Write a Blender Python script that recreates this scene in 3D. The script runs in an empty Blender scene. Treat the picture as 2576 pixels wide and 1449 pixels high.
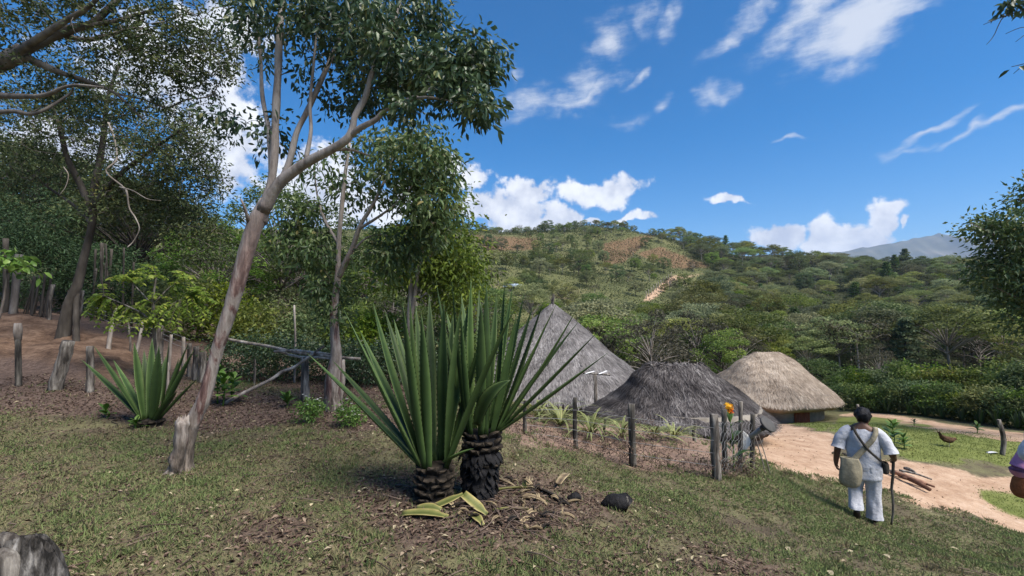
import bpy, math, random
import numpy as np
from mathutils import Vector, Matrix

sc = bpy.context.scene
COL = sc.collection
R = math.radians
TAU = 2 * math.pi

# ------------------------------------------------------------------ camera
W, H, F = 2576.0, 1449.0, 1180.0          # measuring frame of the photograph
PITCH = R(3.0)
CAMZ = 1.6
cam_d = bpy.data.cameras.new("camera")
cam_d.sensor_width = 36.0
cam_d.lens = 36.0 * F / W
cam_d.clip_start = 0.05
cam_d.clip_end = 30000
cam = bpy.data.objects.new("camera", cam_d)
COL.objects.link(cam)
cam.location = (0, 0, CAMZ)
cam.rotation_euler = (math.pi / 2 + PITCH, 0, 0)
sc.camera = cam

# ------------------------------------------------------------------ sun, exposure
SUN_AZ, SUN_EL = R(128.0), R(54.0)        # azimuth from +Y towards +X
S = Vector((math.sin(SUN_AZ) * math.cos(SUN_EL), math.cos(SUN_AZ) * math.cos(SUN_EL), math.sin(SUN_EL)))
sun_d = bpy.data.lights.new("sun", 'SUN')
sun_d.energy = 4.8
sun_d.angle = R(38.0)
sun_d.color = (1.0, 0.93, 0.83)
sun = bpy.data.objects.new("sun", sun_d)
COL.objects.link(sun)
sun.location = (30, -30, 60)
sun.rotation_euler = S.to_track_quat('Z', 'Y').to_euler()

sc.view_settings.view_transform = 'Standard'
sc.view_settings.look = 'None'
sc.view_settings.gamma = 1.0
sc.view_settings.use_curve_mapping = False
sc.view_settings.exposure = 0.7
sc.cycles.max_bounces = 6
sc.cycles.diffuse_bounces = 4
sc.cycles.glossy_bounces = 2
sc.cycles.transmission_bounces = 3
sc.cycles.transparent_max_bounces = 8
sc.cycles.use_denoising = True
sc.cycles.sample_clamp_indirect = 6.0

CP, SP = math.cos(PITCH), math.sin(PITCH)


def ray(px, py):
    x = (px - W / 2) / F
    y = -(py - H / 2) / F
    return x, CP - y * SP, SP + y * CP


def at(px, py, Y):
    d = ray(px, py)
    t = Y / d[1]
    return np.array((d[0] * t, Y, CAMZ + d[2] * t))


def proj(X, Y, Z):
    zc = Z - CAMZ
    f = Y * CP + zc * SP
    u = -Y * SP + zc * CP
    f = np.where(np.abs(f) < 1e-6, 1e-6, f)
    return W / 2 + F * X / f, H / 2 - F * u / f


# ------------------------------------------------------------------ world: clear sky with clouds
world = bpy.data.worlds.new("World")
sc.world = world
world.use_nodes = True
nt = world.node_tree
nt.nodes.clear()


def N(tree, typ, **kw):
    n = tree.nodes.new(typ)
    for k, v in kw.items():
        setattr(n, k, v)
    return n


def mth(tree, op, a, b=None, c=None, clamp=False):
    n = tree.nodes.new('ShaderNodeMath')
    n.operation = op
    n.use_clamp = clamp
    for i, v in enumerate((a, b, c)):
        if v is None:
            continue
        if isinstance(v, (int, float)):
            n.inputs[i].default_value = v
        else:
            tree.links.new(v, n.inputs[i])
    return n.outputs[0]


def smooth(tree, val, lo, hi):
    n = tree.nodes.new('ShaderNodeMapRange')
    n.interpolation_type = 'SMOOTHSTEP'
    tree.links.new(val, n.inputs[0])
    n.inputs[1].default_value = lo
    n.inputs[2].default_value = hi
    return n.outputs[0]


def mixc(tree, fac, a, b, blend='MIX'):
    n = tree.nodes.new('ShaderNodeMix')
    n.data_type = 'RGBA'
    n.blend_type = blend
    for i, v in ((0, fac), (6, a), (7, b)):
        if isinstance(v, (int, float)):
            n.inputs[i].default_value = v
        elif isinstance(v, (tuple, list)):
            n.inputs[i].default_value = tuple(v) if len(v) == 4 else (*v, 1)
        else:
            tree.links.new(v, n.inputs[i])
    return n.outputs[2]


def noise(tree, vec, scale, detail=4.0, rough=0.55, dist=0.0, out=0):
    n = tree.nodes.new('ShaderNodeTexNoise')
    n.inputs['Scale'].default_value = scale
    n.inputs['Detail'].default_value = detail
    n.inputs['Roughness'].default_value = rough
    n.inputs['Distortion'].default_value = dist
    if vec is not None:
        tree.links.new(vec, n.inputs['Vector'])
    return n.outputs[out]


def mapping(tree, vec, loc=(0, 0, 0), rot=(0, 0, 0), scale=(1, 1, 1), typ='POINT'):
    n = tree.nodes.new('ShaderNodeMapping')
    n.vector_type = typ
    tree.links.new(vec, n.inputs[0])
    n.inputs[1].default_value = loc
    n.inputs[2].default_value = rot
    n.inputs[3].default_value = scale
    return n.outputs[0]


SKY_STRENGTH = 0.1
sky = N(nt, 'ShaderNodeTexSky', sky_type='NISHITA', sun_disc=False)
sky.sun_elevation = SUN_EL
sky.sun_rotation = SUN_AZ
sky.altitude = 1500
sky.air_density = 1.0
sky.dust_density = 0.4
sky.ozone_density = 2.0
tc = N(nt, 'ShaderNodeTexCoord')
sep = N(nt, 'ShaderNodeSeparateXYZ')
nt.links.new(tc.outputs['Generated'], sep.inputs[0])
az = mth(nt, 'ARCTAN2', sep.outputs[0], sep.outputs[1])
el = mth(nt, 'ARCSINE', sep.outputs[2])
cmb = N(nt, 'ShaderNodeCombineXYZ')
nt.links.new(az, cmb.inputs[0])
nt.links.new(el, cmb.inputs[1])
AE = cmb.outputs[0]


def azel(px, py):
    x, y, z = ray(px, py)
    return math.atan2(x, y), math.atan2(z, math.hypot(x, y))


def blobs(vec, lst):
    """lst: (px, py, half width, half height in frame px, tilt deg, weight); a field that is 1 in a blob's middle"""
    acc = None
    for (px, py, hw, hh, tilt, wt) in lst:
        a, e = azel(px, py)
        a2, _ = azel(px + hw, py)
        _, e2 = azel(px, py - hh)
        m = mapping(nt, vec, (a, e, 0), (0, 0, R(tilt)), (max(abs(a2 - a), .01), max(abs(e2 - e), .005), 1), 'TEXTURE')
        l = N(nt, 'ShaderNodeVectorMath', operation='LENGTH')
        nt.links.new(m, l.inputs[0])
        v = mth(nt, 'MULTIPLY_ADD', l.outputs['Value'], -wt, wt)
        acc = v if acc is None else mth(nt, 'MAXIMUM', acc, v)
    return acc


CUMULUS = [(1290, 540, 110, 75, 0, 1), (1330, 480, 80, 45, 5, .9), (1190, 520, 60, 40, 0, .8), (1200, 440, 50, 60, 20, .75),
           (1500, 478, 130, 48, -4, 1), (1400, 550, 70, 70, 30, .9), (1595, 548, 58, 17, 5, .8), (1490, 546, 38, 12, 0, .8),
           (1840, 497, 62, 14, 3, .8), (1950, 598, 95, 48, 0, 1.1), (2080, 605, 80, 70, 0, 1.2), (2150, 610, 110, 62, 0, 1.2),
           (2225, 545, 52, 66, 0, 1.1), (2280, 555, 18, 24, 0, .8), (2300, 610, 70, 26, 10, .8), (2390, 585, 44, 24, 0, .8),
           (2500, 560, 90, 30, 0, .8), (2330, 640, 150, 20, 0, .8),
           (560, 300, 150, 260, 0, .85), (430, 180, 260, 150, 0, .7), (800, 480, 200, 150, 0, .8), (150, 380, 240, 110, 0, .8),
           (560, 60, 140, 90, 0, .75), (950, 520, 170, 90, 0, .85), (60, 560, 300, 60, 0, .8), (1150, 420, 26, 46, 0, .6)]
CIRRUS = [(2175, 55, 280, 125, 24, 1.7), (2040, 25, 220, 80, 28, 1.2), (1840, 90, 85, 30, 40, .85), (1880, 40, 150, 40, 35, .75),
          (1530, 95, 62, 110, -28, .8), (1480, 200, 60, 90, -35, .62), (1620, 40, 50, 50, -30, .6), (1690, 50, 36, 60, -5, .6),
          (1335, 265, 80, 50, 25, .85), (1480, 232, 150, 26, 24, .8), (1410, 250, 90, 30, 20, .7), (1600, 180, 56, 18, 28, .8), (1290, 200, 14, 40, -15, .5),
          (1795, 250, 62, 44, 20, .95), (1660, 240, 34, 24, 30, .5), (2350, 325, 150, 13, 17, .9), (2480, 312, 170, 13, 12, .85),
          (2300, 362, 100, 9, 5, .6), (1995, 361, 48, 9, 0, .7), (1570, 300, 50, 24, 10, .35)]
dn = noise(nt, AE, 9.0, 3, .6, 0, 1)
sub = N(nt, 'ShaderNodeVectorMath', operation='MULTIPLY_ADD')
nt.links.new(dn, sub.inputs[0])
sub.inputs[1].default_value = (.11, .10, 0)
sub.inputs[2].default_value = (-.055, -.05, 0)
addv = N(nt, 'ShaderNodeVectorMath', operation='ADD')
nt.links.new(sub.outputs[0], addv.inputs[0])
nt.links.new(AE, addv.inputs[1])
cum = blobs(addv.outputs[0], CUMULUS)
nz = noise(nt, AE, 24.0, 8, .62)
cumf = mth(nt, 'MULTIPLY_ADD', nz, 1.5, mth(nt, 'ADD', cum, -.74))
cumd = smooth(nt, cumf, .09, .42)
# the rest of the sky
oth = noise(nt, mapping(nt, AE, (3, 1, 0), (0, 0, 0), (1.6, 3.2, 1)), 1.6, 4, .6)
away = smooth(nt, mth(nt, 'ABSOLUTE', az), R(52), R(62))
othd = mth(nt, 'MULTIPLY', smooth(nt, oth, .56, .68), away)
cir = blobs(addv.outputs[0], CIRRUS)
stv = mapping(nt, AE, (0, 0, 0), (0, 0, R(-33)), (9, 34, 1))
st = noise(nt, stv, 1.0, 6, .68)
st2 = nz
cirn = mth(nt, 'MULTIPLY_ADD', st2, 1.0, mth(nt, 'MULTIPLY', st, 1.9))
cirf = mth(nt, 'ADD', mth(nt, 'MULTIPLY', cir, .9), mth(nt, 'ADD', cirn, -1.35))
cird = mth(nt, 'MULTIPLY', smooth(nt, cirf, -.05, 1.35), smooth(nt, cir, -.25, .35))
cird = mth(nt, 'MULTIPLY', cird, .9)
skyhs = N(nt, 'ShaderNodeHueSaturation')
skyhs.inputs['Saturation'].default_value = 1.5
skyhs.inputs['Value'].default_value = 1.05
nt.links.new(sky.outputs[0], skyhs.inputs['Color'])
dnx = N(nt, 'ShaderNodeSeparateXYZ')
nt.links.new(dn, dnx.inputs[0])
shade = smooth(nt, mth(nt, 'ADD', mth(nt, 'MULTIPLY', dnx.outputs[0], .9), mth(nt, 'MULTIPLY', nz, .6)), .55, .92)
ccol = mixc(nt, shade, (4.2, 4.5, 5.3), (7.4, 7.5, 7.7))
c1 = mixc(nt, cird, skyhs.outputs[0], (4.9, 5.2, 5.8))
c2 = mixc(nt, mth(nt, 'MAXIMUM', cumd, othd), c1, ccol)
bg = N(nt, 'ShaderNodeBackground')
bg.inputs[1].default_value = SKY_STRENGTH
nt.links.new(c2, bg.inputs[0])
wo = N(nt, 'ShaderNodeOutputWorld')
nt.links.new(bg.outputs[0], wo.inputs[0])

# ------------------------------------------------------------------ helpers
rng = np.random.default_rng(7)
random.seed(7)


def srgb(r, g, b):
    return tuple(((v / 255.0 + .055) / 1.055) ** 2.4 if v > 10 else v / 255 / 12.92 for v in (r, g, b))


def unit(v):
    v = np.asarray(v, float)
    return v / np.maximum(np.linalg.norm(v, axis=-1, keepdims=True), 1e-9)


def mesh_np(name, V, polys, mats=None, tint=None, smooth=True, midx=None):
    me = bpy.data.meshes.new(name)
    V = np.asarray(V, np.float32)
    me.vertices.add(len(V))
    me.vertices.foreach_set('co', V.ravel())
    polys = [np.asarray(p, np.int32) for p in polys if len(p)]
    tot = np.concatenate([np.full(len(p), p.shape[1], np.int32) for p in polys])
    idx = np.concatenate([p.ravel() for p in polys])
    start = np.concatenate([[0], np.cumsum(tot)[:-1]]).astype(np.int32)
    me.loops.add(len(idx))
    me.loops.foreach_set('vertex_index', idx)
    me.polygons.add(len(tot))
    me.polygons.foreach_set('loop_start', start)
    me.polygons.foreach_set('loop_total', tot)
    if midx is not None:
        me.polygons.foreach_set('material_index', np.asarray(midx, np.int32))
    me.polygons.foreach_set('use_smooth', np.full(len(tot), smooth))
    me.update(calc_edges=True)
    if tint is not None:
        a = me.attributes.new('tint', 'FLOAT', 'POINT')
        a.data.foreach_set('value', np.asarray(tint, np.float32))
    for m in (mats or []):
        me.materials.append(m)
    return me


WL = {}


def tag(o, label=None, cat=None, group=None, kind=None):
    if label:
        o['label'] = label
    if cat:
        o['category'] = cat
    if group:
        o['group'] = group
    if kind:
        o['kind'] = kind
    return o


def link(o, parent=None, wl=(0, 0, 0)):
    COL.objects.link(o)
    if parent is not None:
        o.parent = parent
    WL[o.name] = np.asarray(wl, float)
    return o


def empty(name, loc=(0, 0, 0), rz=0.0):
    o = bpy.data.objects.new(name, None)
    o.empty_display_size = .1
    o.location = loc
    o.rotation_euler = (0, 0, rz)
    return link(o, None, loc)


def add(name, geo, mat, parent=None, smooth=True, origin=None):
    """geo = (V, [polys], tint or None) in world coordinates (or local ones below a root at the origin)"""
    V, polys = np.asarray(geo[0], float), geo[1]
    tint = geo[2] if len(geo) > 2 else None
    pw = WL[parent.name] if parent is not None else np.zeros(3)
    og = np.asarray(origin, float) if origin is not None else (pw if parent is not None else V.mean(0))
    me = mesh_np(name, V - og, polys, mat if isinstance(mat, list) else [mat], tint, smooth, geo[3] if len(geo) > 3 else None)
    o = bpy.data.objects.new(name, me)
    o.location = og - pw
    return link(o, parent, og)


def copy_tree(o, parent=None):
    c = o.copy()
    COL.objects.link(c)
    c.parent = parent
    for ch in [x for x in bpy.data.objects if x.parent == o]:
        copy_tree(ch, c)
    return c


def join(parts):
    Vs, Ps, Ts, off = [], {}, [], 0
    for g in parts:
        V = np.asarray(g[0], float)
        Vs.append(V)
        for p in g[1]:
            p = np.asarray(p, np.int64)
            if len(p):
                Ps.setdefault(p.shape[1], []).append(p + off)
        t = g[2] if len(g) > 2 and g[2] is not None else np.full(len(V), .5)
        Ts.append(t)
        off += len(V)
    return np.concatenate(Vs), [np.concatenate(v) for v in Ps.values()], np.concatenate(Ts)


def xf(geo, loc=(0, 0, 0), rz=0.0, s=1.0, rx=0.0, ry=0.0):
    M = np.array(Matrix.Rotation(rz, 3, 'Z') @ Matrix.Rotation(ry, 3, 'Y') @ Matrix.Rotation(rx, 3, 'X'))
    V = (np.asarray(geo[0]) * s) @ M.T + np.asarray(loc)
    return (V, *geo[1:])


def wob(P, f, seed, amp=1.0):
    """cheap smooth noise vector field"""
    g = np.random.default_rng(seed)
    out = np.zeros(np.shape(P))
    for o in range(3):
        for c in range(3):
            k = g.normal(size=3) * f * (1.9 ** o)
            out[..., c] += np.sin(P @ k + g.uniform(0, TAU)) * (.55 ** o)
    return out * amp * .6


def smooth_path(pts, n):
    pts = np.asarray(pts, float)
    if len(pts) < 3:
        t = np.linspace(0, 1, n)[:, None]
        return pts[0] * (1 - t) + pts[-1] * t
    P = np.vstack([2 * pts[0] - pts[1], pts, 2 * pts[-1] - pts[-2]])
    u = np.linspace(0, len(pts) - 1 - 1e-9, n)
    i = u.astype(int)
    f = (u - i)[:, None]
    a, b, c, d = P[i], P[i + 1], P[i + 2], P[i + 3]
    return .5 * ((2 * b) + (-a + c) * f + (2 * a - 5 * b + 4 * c - d) * f ** 2 + (-a + 3 * b - 3 * c + d) * f ** 3)


def tube(pts, rad, n=8, rough=0.0, seed=0, cap=True, flat=1.0, tint=None, up=None, freq=9.0):
    """tapered tube; rad one number, a list over control points or an array"""
    P = np.asarray(pts, float)
    m = len(P)
    rad = np.asarray(rad, float) * np.ones(1)
    if rad.ndim == 1 and len(rad) != m:
        rad = np.interp(np.linspace(0, 1, m), np.linspace(0, 1, len(rad)), rad) if len(rad) > 1 else np.full(m, rad[0])
    T = unit(np.gradient(P, axis=0))
    ref = np.array(up if up is not None else (0.31, .17, .93))
    if up is None and abs(unit(P[-1] - P[0]) @ unit(ref)) > .9:
        ref = np.array((.9, .3, .1))
    U = unit(np.cross(T, ref))
    B = np.cross(T, U)
    a = np.linspace(0, TAU, n, endpoint=False)
    ring = np.cos(a)[None, :, None] * U[:, None, :] + flat * np.sin(a)[None, :, None] * B[:, None, :]
    V = P[:, None, :] + ring * rad[:, None, None]
    if rough:
        nn = wob(V.reshape(-1, 3), freq, seed)[:, 0].reshape(m, n)
        V = P[:, None, :] + ring * (rad[:, None] * (1 + rough * nn))[:, :, None]
    V = V.reshape(-1, 3)
    i = np.arange(m - 1)[:, None] * n
    j = np.arange(n)[None, :]
    q = np.stack([i + j, i + (j + 1) % n, i + n + (j + 1) % n, i + n + j], -1).reshape(-1, 4)
    polys = [q]
    if cap:
        V = np.vstack([V, P[:1], P[-1:]])
        c0, c1 = m * n, m * n + 1
        jj = np.arange(n)
        t0 = np.stack([np.full(n, c0), (jj + 1) % n, jj], -1)
        t1 = np.stack([np.full(n, c1), (m - 1) * n + jj, (m - 1) * n + (jj + 1) % n], -1)
        polys.append(np.vstack([t0, t1]))
    tt = np.full(len(V), .5 if tint is None else tint) if not isinstance(tint, np.ndarray) else tint
    return V, polys, tt


def leaves(P, D, L, Wd, g, fold=.25, curl=.15, six=False, tint=None, upbias=0.0):
    """leaf blades: P base points, D directions, L lengths, Wd widths"""
    n = len(P)
    D = unit(D)
    rv = unit(g.normal(size=(n, 3)) + np.array((0, 0, upbias)))
    Y = unit(np.cross(rv, D))
    Z = np.cross(D, Y)
    L = np.broadcast_to(np.asarray(L, float), (n,))[:, None]
    Wd = np.broadcast_to(np.asarray(Wd, float), (n,))[:, None]
    if six:
        a = P
        l1 = P + D * L * .32 + Y * Wd * .5 + Z * Wd * fold
        r1 = P + D * L * .32 - Y * Wd * .5 + Z * Wd * fold
        l2 = P + D * L * .66 + Y * Wd * .42 + Z * (Wd * fold - L * curl * .4)
        r2 = P + D * L * .66 - Y * Wd * .42 + Z * (Wd * fold - L * curl * .4)
        t = P + D * L * .97 - Z * L * curl
        m1 = P + D * L * .32
        m2 = P + D * L * .66 - Z * L * curl * .4
        V = np.stack([a, l1, l2, t, r2, r1, m1, m2], 1).reshape(-1, 3)
        b = (np.arange(n) * 8)[:, None]
        T = np.concatenate([b + np.array(f) for f in ((0, 6, 1), (0, 5, 6), (7, 3, 2), (7, 4, 3))])
        Q = np.concatenate([b + np.array(f) for f in ((6, 7, 2, 1), (5, 4, 7, 6))])
        k = 8
        polys = [T, Q]
    else:
        l = P + D * L * .45 + Y * Wd * .5 + Z * Wd * fold
        r = P + D * L * .45 - Y * Wd * .5 + Z * Wd * fold
        t = P + D * L - Z * L * curl
        V = np.stack([P, r, t, l], 1).reshape(-1, 3)
        b = (np.arange(n) * 4)[:, None]
        polys = [np.concatenate([b + np.array((0, 1, 2)), b + np.array((0, 2, 3))])]
        k = 4
    tn = g.random(n) if tint is None else tint
    return V, polys, np.repeat(tn, k)


def ellip(c, r, n, g, hollow=.35):
    d = unit(g.normal(size=(n, 3)))
    rr = g.uniform(hollow ** 3, 1, n)[:, None] ** (1 / 3)
    return np.asarray(c) + d * rr * np.asarray(r)


def box(lo, hi):
    lo, hi = np.asarray(lo, float), np.asarray(hi, float)
    c = np.array([(0, 0, 0), (1, 0, 0), (1, 1, 0), (0, 1, 0), (0, 0, 1), (1, 0, 1), (1, 1, 1), (0, 1, 1)])
    return lo + c * (hi - lo), [np.array([(0, 3, 2, 1), (4, 5, 6, 7), (0, 1, 5, 4), (1, 2, 6, 5), (2, 3, 7, 6), (3, 0, 4, 7)])], np.full(8, .5)


# ------------------------------------------------------------------ materials
def new_mat(name):
    m = bpy.data.materials.new(name)
    m.use_nodes = True
    t = m.node_tree
    t.nodes.clear()
    out = N(t, 'ShaderNodeOutputMaterial')
    return m, t, out


def ramp(t, fac, stops):
    n = N(t, 'ShaderNodeValToRGB')
    cr = n.color_ramp
    while len(cr.elements) < len(stops):
        cr.elements.new(.5)
    for e, (p, c) in zip(cr.elements, stops):
        e.position = p
        e.color = (*c, 1)
    t.links.new(fac, n.inputs[0])
    return n.outputs[0]


def attr(t, name='tint'):
    a = N(t, 'ShaderNodeAttribute', attribute_name=name)
    return a.outputs['Fac']


def leaf_mat(name, stops, trans=.3, rough=.5, vary=0.0, spec=.25, hue=0.0):
    m, t, out = new_mat(name)
    col = ramp(t, attr(t), stops)
    if vary:
        oi = N(t, 'ShaderNodeObjectInfo')
        hs = N(t, 'ShaderNodeHueSaturation')
        t.links.new(col, hs.inputs['Color'])
        t.links.new(mth(t, 'MULTIPLY_ADD', oi.outputs['Random'], 2 * vary, 1 - vary), hs.inputs['Value'])
        r2 = mth(t, 'FRACT', mth(t, 'MULTIPLY', oi.outputs['Random'], 37.7))
        t.links.new(mth(t, 'MULTIPLY_ADD', r2, 2 * hue, .5 - hue), hs.inputs['Hue'])
        r3 = mth(t, 'FRACT', mth(t, 'MULTIPLY', oi.outputs['Random'], 91.3))
        t.links.new(mth(t, 'MULTIPLY_ADD', r3, .5, .7), hs.inputs['Saturation'])
        col = hs.outputs[0]
    p = N(t, 'ShaderNodeBsdfPrincipled')
    p.inputs['Roughness'].default_value = rough
    p.inputs['Specular IOR Level'].default_value = spec
    t.links.new(col, p.inputs['Base Color'])
    tr = N(t, 'ShaderNodeBsdfTranslucent')
    t.links.new(col, tr.inputs[0])
    mx = N(t, 'ShaderNodeMixShader')
    mx.inputs[0].default_value = trans
    t.links.new(p.outputs[0], mx.inputs[1])
    t.links.new(tr.outputs[0], mx.inputs[2])
    t.links.new(mx.outputs[0], out.inputs[0])
    return m


def rough_mat(name, stops, scale=6.0, stretch=(1, 1, 1), rough=.85, bump=.4, detail=6, dist=0.0, spec=.2, use_tint=0.0, bscale=None, bdist=.02):
    """noise-coloured rough surface in object coordinates"""
    m, t, out = new_mat(name)
    tcn = N(t, 'ShaderNodeTexCoord')
    v = mapping(t, tcn.outputs['Object'], (0, 0, 0), (0, 0, 0), stretch)
    f = noise(t, v, scale, detail, .6, dist)
    if use_tint:
        f = mth(t, 'ADD', mth(t, 'MULTIPLY', f, 1 - use_tint), mth(t, 'MULTIPLY', attr(t), use_tint))
    col = ramp(t, f, stops)
    p = N(t, 'ShaderNodeBsdfPrincipled')
    p.inputs['Roughness'].default_value = rough
    p.inputs['Specular IOR Level'].default_value = spec
    t.links.new(col, p.inputs['Base Color'])
    if bump:
        b = N(t, 'ShaderNodeBump')
        b.inputs['Strength'].default_value = bump
        b.inputs['Distance'].default_value = bdist
        t.links.new(noise(t, v, bscale or scale * 3, 6, .65), b.inputs['Height'])
        t.links.new(b.outputs[0], p.inputs['Normal'])
    t.links.new(p.outputs[0], out.inputs[0])
    return m


def plain_mat(name, col, rough=.6, metal=0.0, spec=.3):
    return rough_mat(name, [(.3, tuple(c * .82 for c in col)), (.7, tuple(min(1, c * 1.12) for c in col))], 14, rough=rough, bump=.15, spec=spec)


M = {}
M['leaf_guava'] = leaf_mat('guava leaves', [(0, (0.026, 0.054, 0.026)), (.55, (0.061, 0.104, 0.046)), (.85, (0.120, 0.170, 0.066)), (1, (0.240, 0.233, 0.083))], .28, .38, spec=.5)
M['leaf_guava2'] = leaf_mat('lighter guava leaves', [(0, (0.042, 0.079, 0.030)), (.5, (0.094, 0.149, 0.050)), (.85, (0.166, 0.219, 0.076)), (1, (0.312, 0.263, 0.101))], .32, .42, spec=.4)
M['leaf_feather'] = leaf_mat('feathery dark leaves', [(0, (0.032, 0.053, 0.024)), (.5, (0.078, 0.106, 0.042)), (.9, (0.162, 0.186, 0.066)), (1, (0.292, 0.266, 0.095))], .3, .5)
M['leaf_shade'] = leaf_mat('deep green needles', [(0, (0.021, 0.046, 0.020)), (.6, (0.048, 0.092, 0.037)), (1, (0.094, 0.138, 0.050))], .2, .6)
M['leaf_yellow'] = leaf_mat('yellow green leaflets', [(0, (0.131, 0.217, 0.033)), (.5, (0.281, 0.380, 0.065)), (.85, (0.450, 0.508, 0.098)), (1, (0.620, 0.580, 0.081))], .5, .45)
M['leaf_mid'] = leaf_mat('mid green foliage', [(0, (0.046, 0.080, 0.022)), (.5, (0.118, 0.171, 0.038)), (.9, (0.235, 0.285, 0.064)), (1, (0.367, 0.343, 0.089))], .42, .5, .3, hue=.03)
M['leaf_hill'] = leaf_mat('hill foliage', [(0, (0.073, 0.102, 0.038)), (.5, (0.180, 0.216, 0.076)), (.9, (0.328, 0.356, 0.119)), (1, (0.489, 0.458, 0.168))], .42, .6, .48, hue=.035)
M['leaf_dark'] = leaf_mat('dark hill foliage', [(0, (0.040, 0.080, 0.029)), (.5, (0.104, 0.164, 0.057)), (1, (0.246, 0.281, 0.085))], .42, .6, .3, hue=.02)
M['leaf_lime'] = leaf_mat('light green foliage', [(0, (0.055, 0.089, 0.019)), (.5, (0.123, 0.177, 0.036)), (.9, (0.220, 0.265, 0.061)), (1, (0.303, 0.316, 0.085))], .42, .5, .25, hue=.03)
M['leaf_olive'] = leaf_mat('olive brown foliage', [(0, (.03, .03, .016)), (.5, (.075, .072, .04)), (1, (.14, .125, .075))], .42, .6, .25)
M['leaf_rust'] = leaf_mat('rusty foliage', [(0, (.07, .028, .016)), (.5, (.15, .065, .035)), (1, (.22, .12, .06))], .25, .6, .15)
M['leaf_broad'] = leaf_mat('broad soft leaves', [(0, (0.062, 0.125, 0.025)), (.5, (0.125, 0.237, 0.044)), (1, (0.250, 0.375, 0.088))], .35, .42, spec=.4)
M['leaf_banana'] = leaf_mat('long arching leaves', [(0, (.03, .07, .025)), (.5, (.07, .13, .045)), (1, (.15, .2, .09))], .3, .45, .2)
M['spider'] = leaf_mat('striped strap leaves', [(0, (0.078, 0.117, 0.039)), (.5, (0.286, 0.312, 0.117)), (1, (0.715, 0.676, 0.325))], .3, .5)
M['fern'] = leaf_mat('hill scrub', [(0, (0.039, 0.055, 0.021)), (.3, (0.086, 0.109, 0.042)), (.6, (0.133, 0.147, 0.064)), (.8, (0.148, 0.113, 0.060)), (1, (0.195, 0.134, 0.072))], .2, .8)
M['flower_white'] = leaf_mat('white petals', [(0, (.6, .6, .55)), (1, (.85, .85, .8))], .3, .6)
M['flower_orange'] = leaf_mat('orange petals', [(0, (.75, .05, .06)), (.5, (.85, .28, .02)), (1, (.9, .55, .04))], .3, .5)
M['bark'] = rough_mat('grey bark', [(.3, (.06, .052, .045)), (.5, (.15, .13, .115)), (.72, (.27, .25, .225))], 5, (1, 1, .25), bump=.7)
M['bark_dark'] = rough_mat('dark bark', [(.3, (.03, .026, .022)), (.55, (.075, .065, .055)), (.75, (.14, .125, .11))], 5, (1, 1, .3), bump=.6)
M['bark_pale'] = rough_mat('pale bark', [(.3, (.16, .13, .11)), (.5, (.30, .26, .225)), (.72, (.45, .41, .37))], 4, (1, 1, .3), bump=.4)
M['twig'] = rough_mat('twigs', [(.3, (.05, .043, .036)), (.7, (.15, .13, .11))], 8, bump=0)
M['twig_dry'] = rough_mat('dry twigs', [(.3, (.06, .042, .033)), (.7, (.17, .125, .10))], 8, bump=0, use_tint=.5)
M['post'] = rough_mat('weathered post wood', [(.38, (.035, .03, .026)), (.48, (.115, .10, .086)), (.56, (.19, .172, .15)), (.66, (.36, .33, .29))], 16, (1, 1, .14), bump=1.0, bscale=30)
M['post_dark'] = rough_mat('dark post wood', [(.38, (.02, .018, .016)), (.5, (.07, .064, .055)), (.58, (.12, .11, .095)), (.68, (.23, .21, .18))], 16, (1, 1, .14), bump=1.0, bscale=30)
M['post_pale'] = rough_mat('peeled post wood', [(.32, (.11, .09, .075)), (.5, (.30, .26, .225)), (.68, (.55, .51, .46))], 7, (1, 1, .2), bump=.6)
M['old_stump'] = rough_mat('old grey stump wood', [(.38, (.012, .011, .010)), (.47, (.05, .046, .042)), (.55, (.12, .112, .104)), (.66, (.30, .285, .265))], 22, (1, 1, .16), bump=1.0, bscale=40, bdist=.03)
M['char'] = rough_mat('charred fibre', [(.35, (.006, .006, .007)), (.62, (.02, .019, .02)), (.78, (.07, .062, .058))], 12, (1, 1, .5), rough=.75, bump=1.0)
M['stub'] = rough_mat('agave leaf stub', [(.36, (.007, .006, .006)), (.5, (.03, .024, .018)), (.64, (.085, .066, .048)), (.8, (.20, .16, .115))], 30, bump=.8, use_tint=.5)
M['wire'] = plain_mat('galvanised wire', (.22, .22, .22), .5)

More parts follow.
